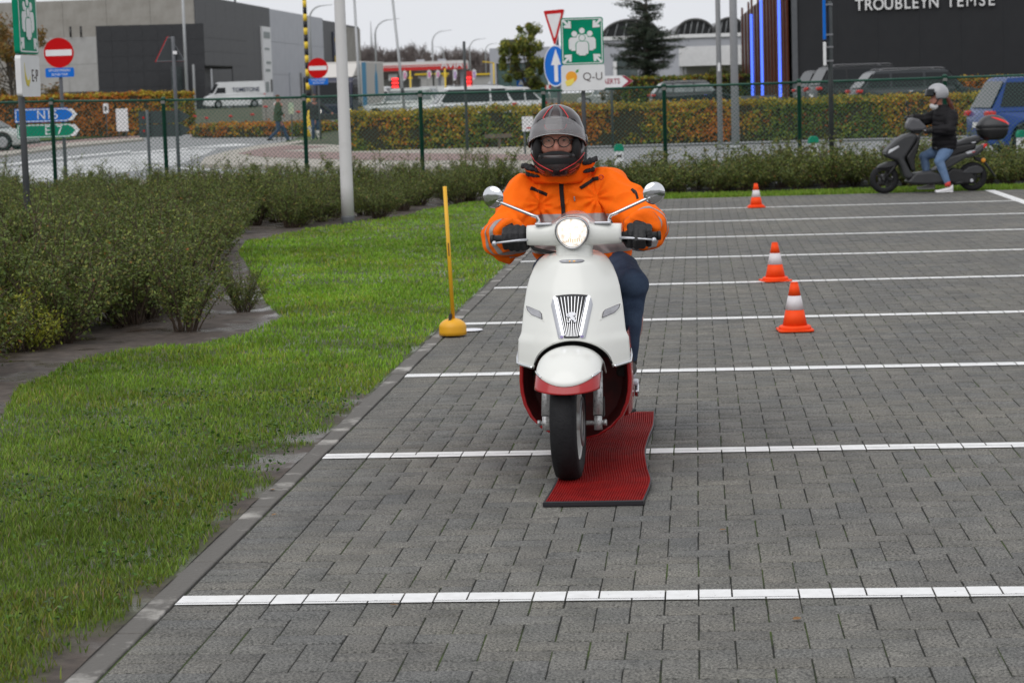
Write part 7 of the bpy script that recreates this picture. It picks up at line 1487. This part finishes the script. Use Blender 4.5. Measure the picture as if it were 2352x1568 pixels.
# ================================================================== PEDESTRIANS AND DOG
def walker(name, label, loc, rz, hgt, jacket, trousers, stride, arm, hairm):
    t = thing('person', label, 'person', loc, rz); s = hgt/1.75
    # local: x forward, z up
    def P(x, y, z): return Vector((x, y, z))*s
    hip, neck, head = P(0, 0, .93), P(.03, 0, 1.45), P(.05, 0, 1.62); (k1, a1), (k2, a2) = [(P(*k), P(*a)) for k, a in stride]
    q = MB(); q.ell(head, (.095*s, .08*s, .12*s), 16, 12); q.ell(head+P(.095, 0, -.02), (.02*s, .015*s, .025*s), 8, 6); q.tube([head, neck], .055*s, 10); q.tube([neck, hip], [.13*s, .13*s], 12)
    hands = []
    for sd, (e, h_) in zip((-1, 1), arm): sh = P(.02, sd*.19, 1.40); e, h_ = P(*e), P(*h_); q.tube([sh, e, h_], [.05*s, .042*s, .032*s], 8); q.ell(h_, (.04*s, .03*s, .05*s), 8, 6); [q.tube([h_+P(.015*i-.02, 0, -.03), h_+P(.015*i-.02+.01, 0, -.085)], .010*s, 5) for i in range(4)]; hands.append((sh, e, h_))
    for k, a in ((k1, a1), (k2, a2)): q.tube([hip, k, a], [.075*s, .055*s, .04*s], 8)
    remesh(q, 'body', m_skin, .012, 2, parent=t)
    q = MB(); rg = [[(c*s+a*s*math.cos(u), b_*s*math.sin(u), z*s) for u in np.linspace(0, 2*math.pi, 19)[:-1]] for z, c, a, b_ in ((.80, 0, .15, .20), (.95, 0, .15, .20), (1.15, .02, .15, .205), (1.32, .03, .145, .215), (1.42, .03, .11, .17), (1.49, .035, .07, .08))]
    q.loft(rg)
    for sh, e, h_ in hands: q.ell(sh, .085*s, 10, 8); q.tube([sh, e, e+(h_-e)*.88], [.082*s, .07*s, .055*s], 10); q.ell(e, .07*s, 10, 8)
    remesh(q, 'jacket', jacket, .014, 3, lambda p: mnoise.noise(p*10)*.008, t)
    q = MB(); q.ell(hip, (.14*s, .17*s, .12*s), 12, 8)
    for sd, (k, a) in zip((-1, 1), ((k1, a1), (k2, a2))): q.tube([hip+P(0, sd*.08, -.02), k, a], [.10*s, .075*s, .06*s], 10); q.ell(k, .075*s, 10, 8)
    remesh(q, 'trousers', trousers, .014, 3, lambda p: mnoise.noise(p*10)*.008, t)
    for k, a in ((k1, a1), (k2, a2)):
        q = MB(); q.loft([[(a.x+x*s, a.y+w*s*math.cos(u), max(.0, a.z-.07*s+h_*s*(.5+.5*math.sin(u)))) for u in np.linspace(0, 2*math.pi, 11)[:-1]] for x, w, h_ in ((-.08, .03, .08), (-.04, .042, .10), (.06, .045, .075), (.14, .042, .05), (.18, .02, .03))]); q.build('shoe', m_shoe, t)
    q = MB(); q.ell(head+P(-.02, 0, .04), (.10*s, .09*s, .105*s), 14, 10); q.build('hair', hairm, t); return t
m_olive = mat('olive_jacket', (.03, .05, .022), .85, c2=(.045, .065, .03), scale=8); m_charc = mat('charcoal_jacket', (.03, .028, .032), .85, c2=(.04, .038, .042), scale=8); m_bjean = mat('blue_denim', (.03, .05, .10), .9); m_brhair = mat('brown_hair', (.09, .045, .025), .7)
p = GP(640, 329); wk1 = walker('person', 'person in olive green jacket and jeans walking past the rose bed', (p.x, p.y, .0), YAW+rad(8), 1.80, m_olive, m_bjean, (((.02, -.08, .50), (-.34, -.08, .17)), ((.20, .08, .52), (.36, .08, .09))), (((.02, -.26, 1.15), (.16, -.2, 1.38)), ((.10, .26, 1.15), (.24, .22, 1.0))), m_brhair)
p = GP(722, 325); wk2 = walker('person', 'person in charcoal jacket walking a small white dog beside the striped mast', (p.x, p.y+.3, .0), YAW+rad(-78), 1.78, m_charc, m_bjean, (((.16, -.09, .50), (.10, -.10, .09)), ((.05, .09, .50), (-.16, .09, .12))), (((.0, -.32, 1.15), (.12, -.36, .92)), ((.02, .42, 1.22), (.08, .66, 1.02))), m_brhair)
p = GP(729, 324); dog = thing('dog', 'small white dog standing at the feet of the person in charcoal jacket', 'dog', (p.x, p.y-.4, .06), YAW+rad(150)); m_fur = mat('white_fur', (.62, .60, .57), .95, c2=(.5, .48, .45), scale=18, bump=.4, bscale=60)
q = MB(); q.tube([(-.20, 0, .27), (-.05, 0, .27), (.10, 0, .28), (.18, 0, .30)], [.075, .085, .10, .08], 14); q.tube([(.16, 0, .31), (.24, 0, .42)], [.07, .055], 12); q.ell((.27, 0, .44), (.075, .06, .06), 12, 10); q.tube([(.29, 0, .43), (.36, 0, .415)], [.04, .028], 10); q.tube([(-.22, 0, .30), (-.29, 0, .38), (-.27, 0, .46)], [.025, .022, .015], 8)
for s in (-1, 1):
    q.tube([(.13, s*.05, .26), (.125, s*.055, .13), (.135, s*.055, .02)], [.042, .026, .022], 8); q.ell((.15, s*.055, .018), (.035, .022, .018), 8, 6); q.tube([(-.16, s*.05, .26), (-.12, s*.058, .165), (-.19, s*.058, .10), (-.185, s*.058, .02)], [.055, .038, .024, .02], 8); q.ell((-.17, s*.058, .018), (.035, .022, .018), 8, 6); q.tube([(.25, s*.04, .49), (.235, s*.055, .55)], [.025, .008], 8)
remesh(q, 'body', m_fur, .009, 2, lambda p: mnoise.noise(p*50)*.006, dog)
q = MB(); q.ell((.392-.02, 0, .42), (.012, .014, .011), 8, 6); q.build('nose', m_black, dog)
# bus stop boards by the walker
for x, y0, y1, w, m, lab in ((632, 235, 268, 7, m_swhite, 'narrow pale board on a post left of the walking pedestrian'), (668, 236, 262, 12, mat('map_print', (.45, .47, .32), .7, c2=(.3, .4, .3), scale=6), 'greenish map board on a post right of the walking pedestrian'), (643, 236, 258, 6, m_sred, 'narrow red board on a post behind the walking pedestrian')): small_board(x, y0, y1, w, 88, lab, True, m)
# ================================================================== TREES
m_bark = mat('bark', (.06, .05, .042), .9, c2=(.10, .085, .07), scale=14, bump=.4, bscale=30)
def tree(label, loc, h, trunk_h, crown, cols, w, nl, lsz, seed, name='tree', r0=.12):
    r = np.random.default_rng(seed); t = thing(name, label, 'tree', loc); q = MB(); q.tube([(0, 0, -.1), (.03, 0, trunk_h*.6), (-.02, .03, trunk_h), (0, 0, h*.8)], [r0, r0*.8, r0*.65, r0*.2], 10)
    tips = []
    for i in range(34):
        a = r.uniform(0, 6.28); z0 = r.uniform(trunk_h*.7, h*.75); cx, cz, rx, rz = crown; u = r.normal(size=3); u /= np.linalg.norm(u); e = np.array([u[0]*rx, u[1]*rx, cz+u[2]*rz])*np.array([1, 1, 1]); q.tube([(0, 0, z0), (e[0]*.45, e[1]*.45, (z0+e[2])/2+.1), tuple(e*np.array([.95, .95, 1]))], [r0*.35, r0*.2, r0*.06], 5, caps=False); tips.append(e)
        tips.append(e*np.array([.55, .55, 1])+np.array([0, 0, (z0-e[2])*.2]))
    q.build('trunk', m_bark, t); tips = np.array(tips); k = r.integers(0, len(tips), nl); rad_ = crown[2]*.22*r.uniform(.5, 1.3, len(tips)); g = r.normal(size=(nl, 3)); g /= np.linalg.norm(g, axis=1, keepdims=True)
    pos = tips[k]+g*(rad_[k]*r.uniform(0, 1, nl)**.45)[:, None]; v, f = leaves(pos, lsz, g+np.array([0, 0, .4]), .6, 1.0, r)
    tone = r.uniform(.75, 1.25, len(tips))[k][:, None]; o = link(bpy.data.objects.new('crown', mesh_np('crown', v, f, m_hl, tints(cols, nl, .3, r, w)*tone)), t); stuff(o); return t
dp = 148; p = base(1216, dp); ph = dp/FD
tree('bushy green and yellow tree behind the yield sign', (p.x, p.y, .3), 6.0, 1.3, (0, 3.6, 60*ph, 2.25), [(.13, .16, .035), (.18, .20, .04), (.30, .26, .04), (.08, .11, .03)], [.4, .3, .15, .15], 11000, .10, 51)
p = base(30, 122); tree('brown autumn tree before the concrete wall beside the assembly sign', (p.x, p.y, 0), 6.8, 1.4, (0, 3.6, 2.5, 2.9), [(.22, .125, .035), (.17, .12, .03), (.30, .15, .035), (.12, .10, .03)], [.35, .3, .15, .2], 9000, .085, 52)
p = base(-60, 128); tree('taller brown autumn tree at the end of the concrete wall', (p.x, p.y, 0), 7.5, 1.6, (0, 4.2, 2.2, 2.9), [(.12, .07, .022), (.09, .07, .02), (.16, .08, .02)], [.4, .35, .25], 7000, .085, 53)
# cedar with flat tiers
dp = 150; p = base(1488, dp, .5); k = dp/FD; ced = thing('cedar_tree', 'dark spreading cedar with tiered branches before the arched hall', 'tree', (p.x, p.y, 0)); q = MB(); ztop = PD(1490, -40, dp).z
q.tube([(0, 0, 0), (.0, 0, ztop*.5), (.05, 0, ztop)], [.22, .15, .03], 10); pos = []; r = np.random.default_rng(60)
for zf, ln, n in ((PD(1480, 172, dp).z, 1.1, 16), (PD(1480, 150, dp).z, 2.3, 26), (PD(1480, 125, dp).z, 2.6, 28), (PD(1480, 100, dp).z, 3.0, 28), (PD(1480, 80, dp).z, 2.3, 22), (PD(1480, 60, dp).z, 1.5, 18), (PD(1480, 38, dp).z, 1.4, 16), (PD(1480, 14, dp).z, 2.1, 14), (PD(1480, -10, dp).z, 1.0, 10), (PD(1480, -30, dp).z, .5, 8)):
    for i in range(n):
        a = r.uniform(0, 6.28); L = ln*r.uniform(.45, 1.05); up_ = r.uniform(-.12, .22); z0 = zf+r.normal(0, .15); e = np.array([math.cos(a)*L, math.sin(a)*L, z0+L*up_]); q.tube([(0, 0, z0-.15), tuple(e*np.array([.5, .5, 1])-np.array([0, 0, .03])), tuple(e)], [.05, .03, .01], 4, caps=False)
        m_ = int(70*L+20); u = r.uniform(.18, 1, m_)[:, None]; c = np.array([0, 0, z0-.1])*(1-u)+e*u; pos.append(c+r.normal(0, 1, (m_, 3))*np.array([.16, .16, .07]))
q.build('trunk', m_bark, ced); pos = np.concatenate(pos); v, f = leaves(pos, .085, np.tile((0, 0, 1.), (len(pos), 1)), .35, 1.5, r); stuff(link(bpy.data.objects.new('crown', mesh_np('crown', v, f, m_hl, tints([(.035, .055, .04), (.05, .07, .048), (.07, .085, .055)], len(pos), .3, r))), ced))
# shrubs under the cedar and bare far wood
p = base(1430, 152); tree('low rust coloured bush left of the cedar trunk', (p.x, p.y, .4), 2.2, .3, (0, 1.1, 1.5, .9), [(.12, .06, .02), (.05, .06, .02), (.16, .10, .02)], [.3, .4, .3], 2500, .10, 54, 'bush', .06)
p = base(1672, 146); tree('green bush with yellow tips under the white annex', (p.x, p.y, .4), 2.6, .3, (0, 1.3, 1.9, 1.0), [(.06, .07, .02), (.13, .09, .02), (.04, .05, .02)], [.45, .2, .35], 3000, .10, 55, 'bush', .06)
r = np.random.default_rng(70); vs, fs = [], []
def twig(a, c, w):
    k = sum(len(x) for x in vs); d = c-a; s_ = np.cross(d, np.array([0, 1., 0])); s_ = s_/(np.linalg.norm(s_)+1e-9)*w; t2 = np.array([0, w, 0]); vs.append(np.array([a-s_, a+s_, c+s_*.4, c-s_*.4, a-t2, a+t2, c+t2*.4, c-t2*.4])); fs.append(np.array([[k, k+1, k+2, k+3], [k+4, k+5, k+6, k+7]]))
for i in range(150):
    x = 800+(i/150)*430+r.uniform(-3, 3); dep = r.uniform(380, 470); p = base(x, dep, 1.0); prof_ = np.interp(x, [800, 850, 900, 950, 985, 1000, 1010, 1040, 1080, 1130, 1250], [118, 112, 124, 108, 118, 126, 128, 116, 122, 126, 128]); h = (PD(x, prof_+r.uniform(-3, 10), dep).z-1.0); b0 = np.array([p.x, p.y, .8]); top = b0+np.array([r.normal(0, .3), 0, h]); twig(b0, top, .16)
    for j in range(34):
        f = r.uniform(.2, .97); s0 = b0+(top-b0)*f; L = h*(.42*(1-f)+.10)*r.uniform(.6, 1.2); a = r.uniform(0, 6.28); e = s0+np.array([math.cos(a)*L*.5, math.sin(a)*L*.5, L*.85]); twig(s0, e, .06)
        for m_ in range(3): f2 = r.uniform(.3, .9); s1 = s0+(e-s0)*f2; e2 = s1+np.array([r.normal(0, .5), r.normal(0, .5), r.uniform(.3, 1.2)]); twig(s1, e2, .035)
vs_ = np.concatenate(vs); o = stuff(link(bpy.data.objects.new('bare_wood', mesh_np('bare_wood', vs_, np.concatenate(fs), mat('winter_twigs', (.16, .135, .13), .95, c2=(.21, .18, .17), scale=.05))))); o['label'] = 'far off strip of bare winter trees behind the petrol station'
# transmission mast on the skyline
p = base(858, 420, 1); zt = PD(857, 50, 420).z; t = thing('radio_mast', 'distant slim radio mast above the bare trees', 'mast', (p.x, p.y, 0)); q = MB(); q.tube([(0, 0, 0), (0, 0, zt*.62), (0, 0, zt)], [.35, .3, .06], 8); q.build('shaft', m_galv, t); q = MB(); [q.box((0, 0, zt*f), (.9, .3, .5)) for f in (.60, .68)]; q.build('aerials', m_galv, t)

# fallen leaves on the paving and lawn
r = np.random.default_rng(90); m_dry = mat('dry_leaf', (.16, .07, .03), .8, c2=(.28, .16, .06), scale=40)
LQ = MB(); prof_l = [(0, -.03), (.012, -.018), (.017, 0), (.012, .018), (0, .032), (-.012, .018), (-.017, 0), (-.012, -.018)]
LQ.add([(a, c, .006*abs(a)/.017+.003*(c/.03)**2) for a, c in prof_l]+[(0, 0, 0)], [(i, (i+1) % 8, 8) for i in range(8)]); leaf_me = LQ.mesh('fallen_leaf', m_dry)
for x, y in ((630, 1185), (1830, 1425), (1660, 1220), (905, 1393), (625, 1128)):
    p = GP(x, y); o = link(bpy.data.objects.new('fallen_leaf', leaf_me)); o.location = (p.x, p.y, .006); o.scale = (.35+.25*r.uniform(),)*3; o.rotation_euler = (r.normal(0, .15), r.normal(0, .15), r.uniform(0, 6.28)); tag(o, 'small dry brown leaf lying on the grey paving', 'leaf', 'dry leaves scattered on the paving')
bpy.data.scenes.remove(WORK)
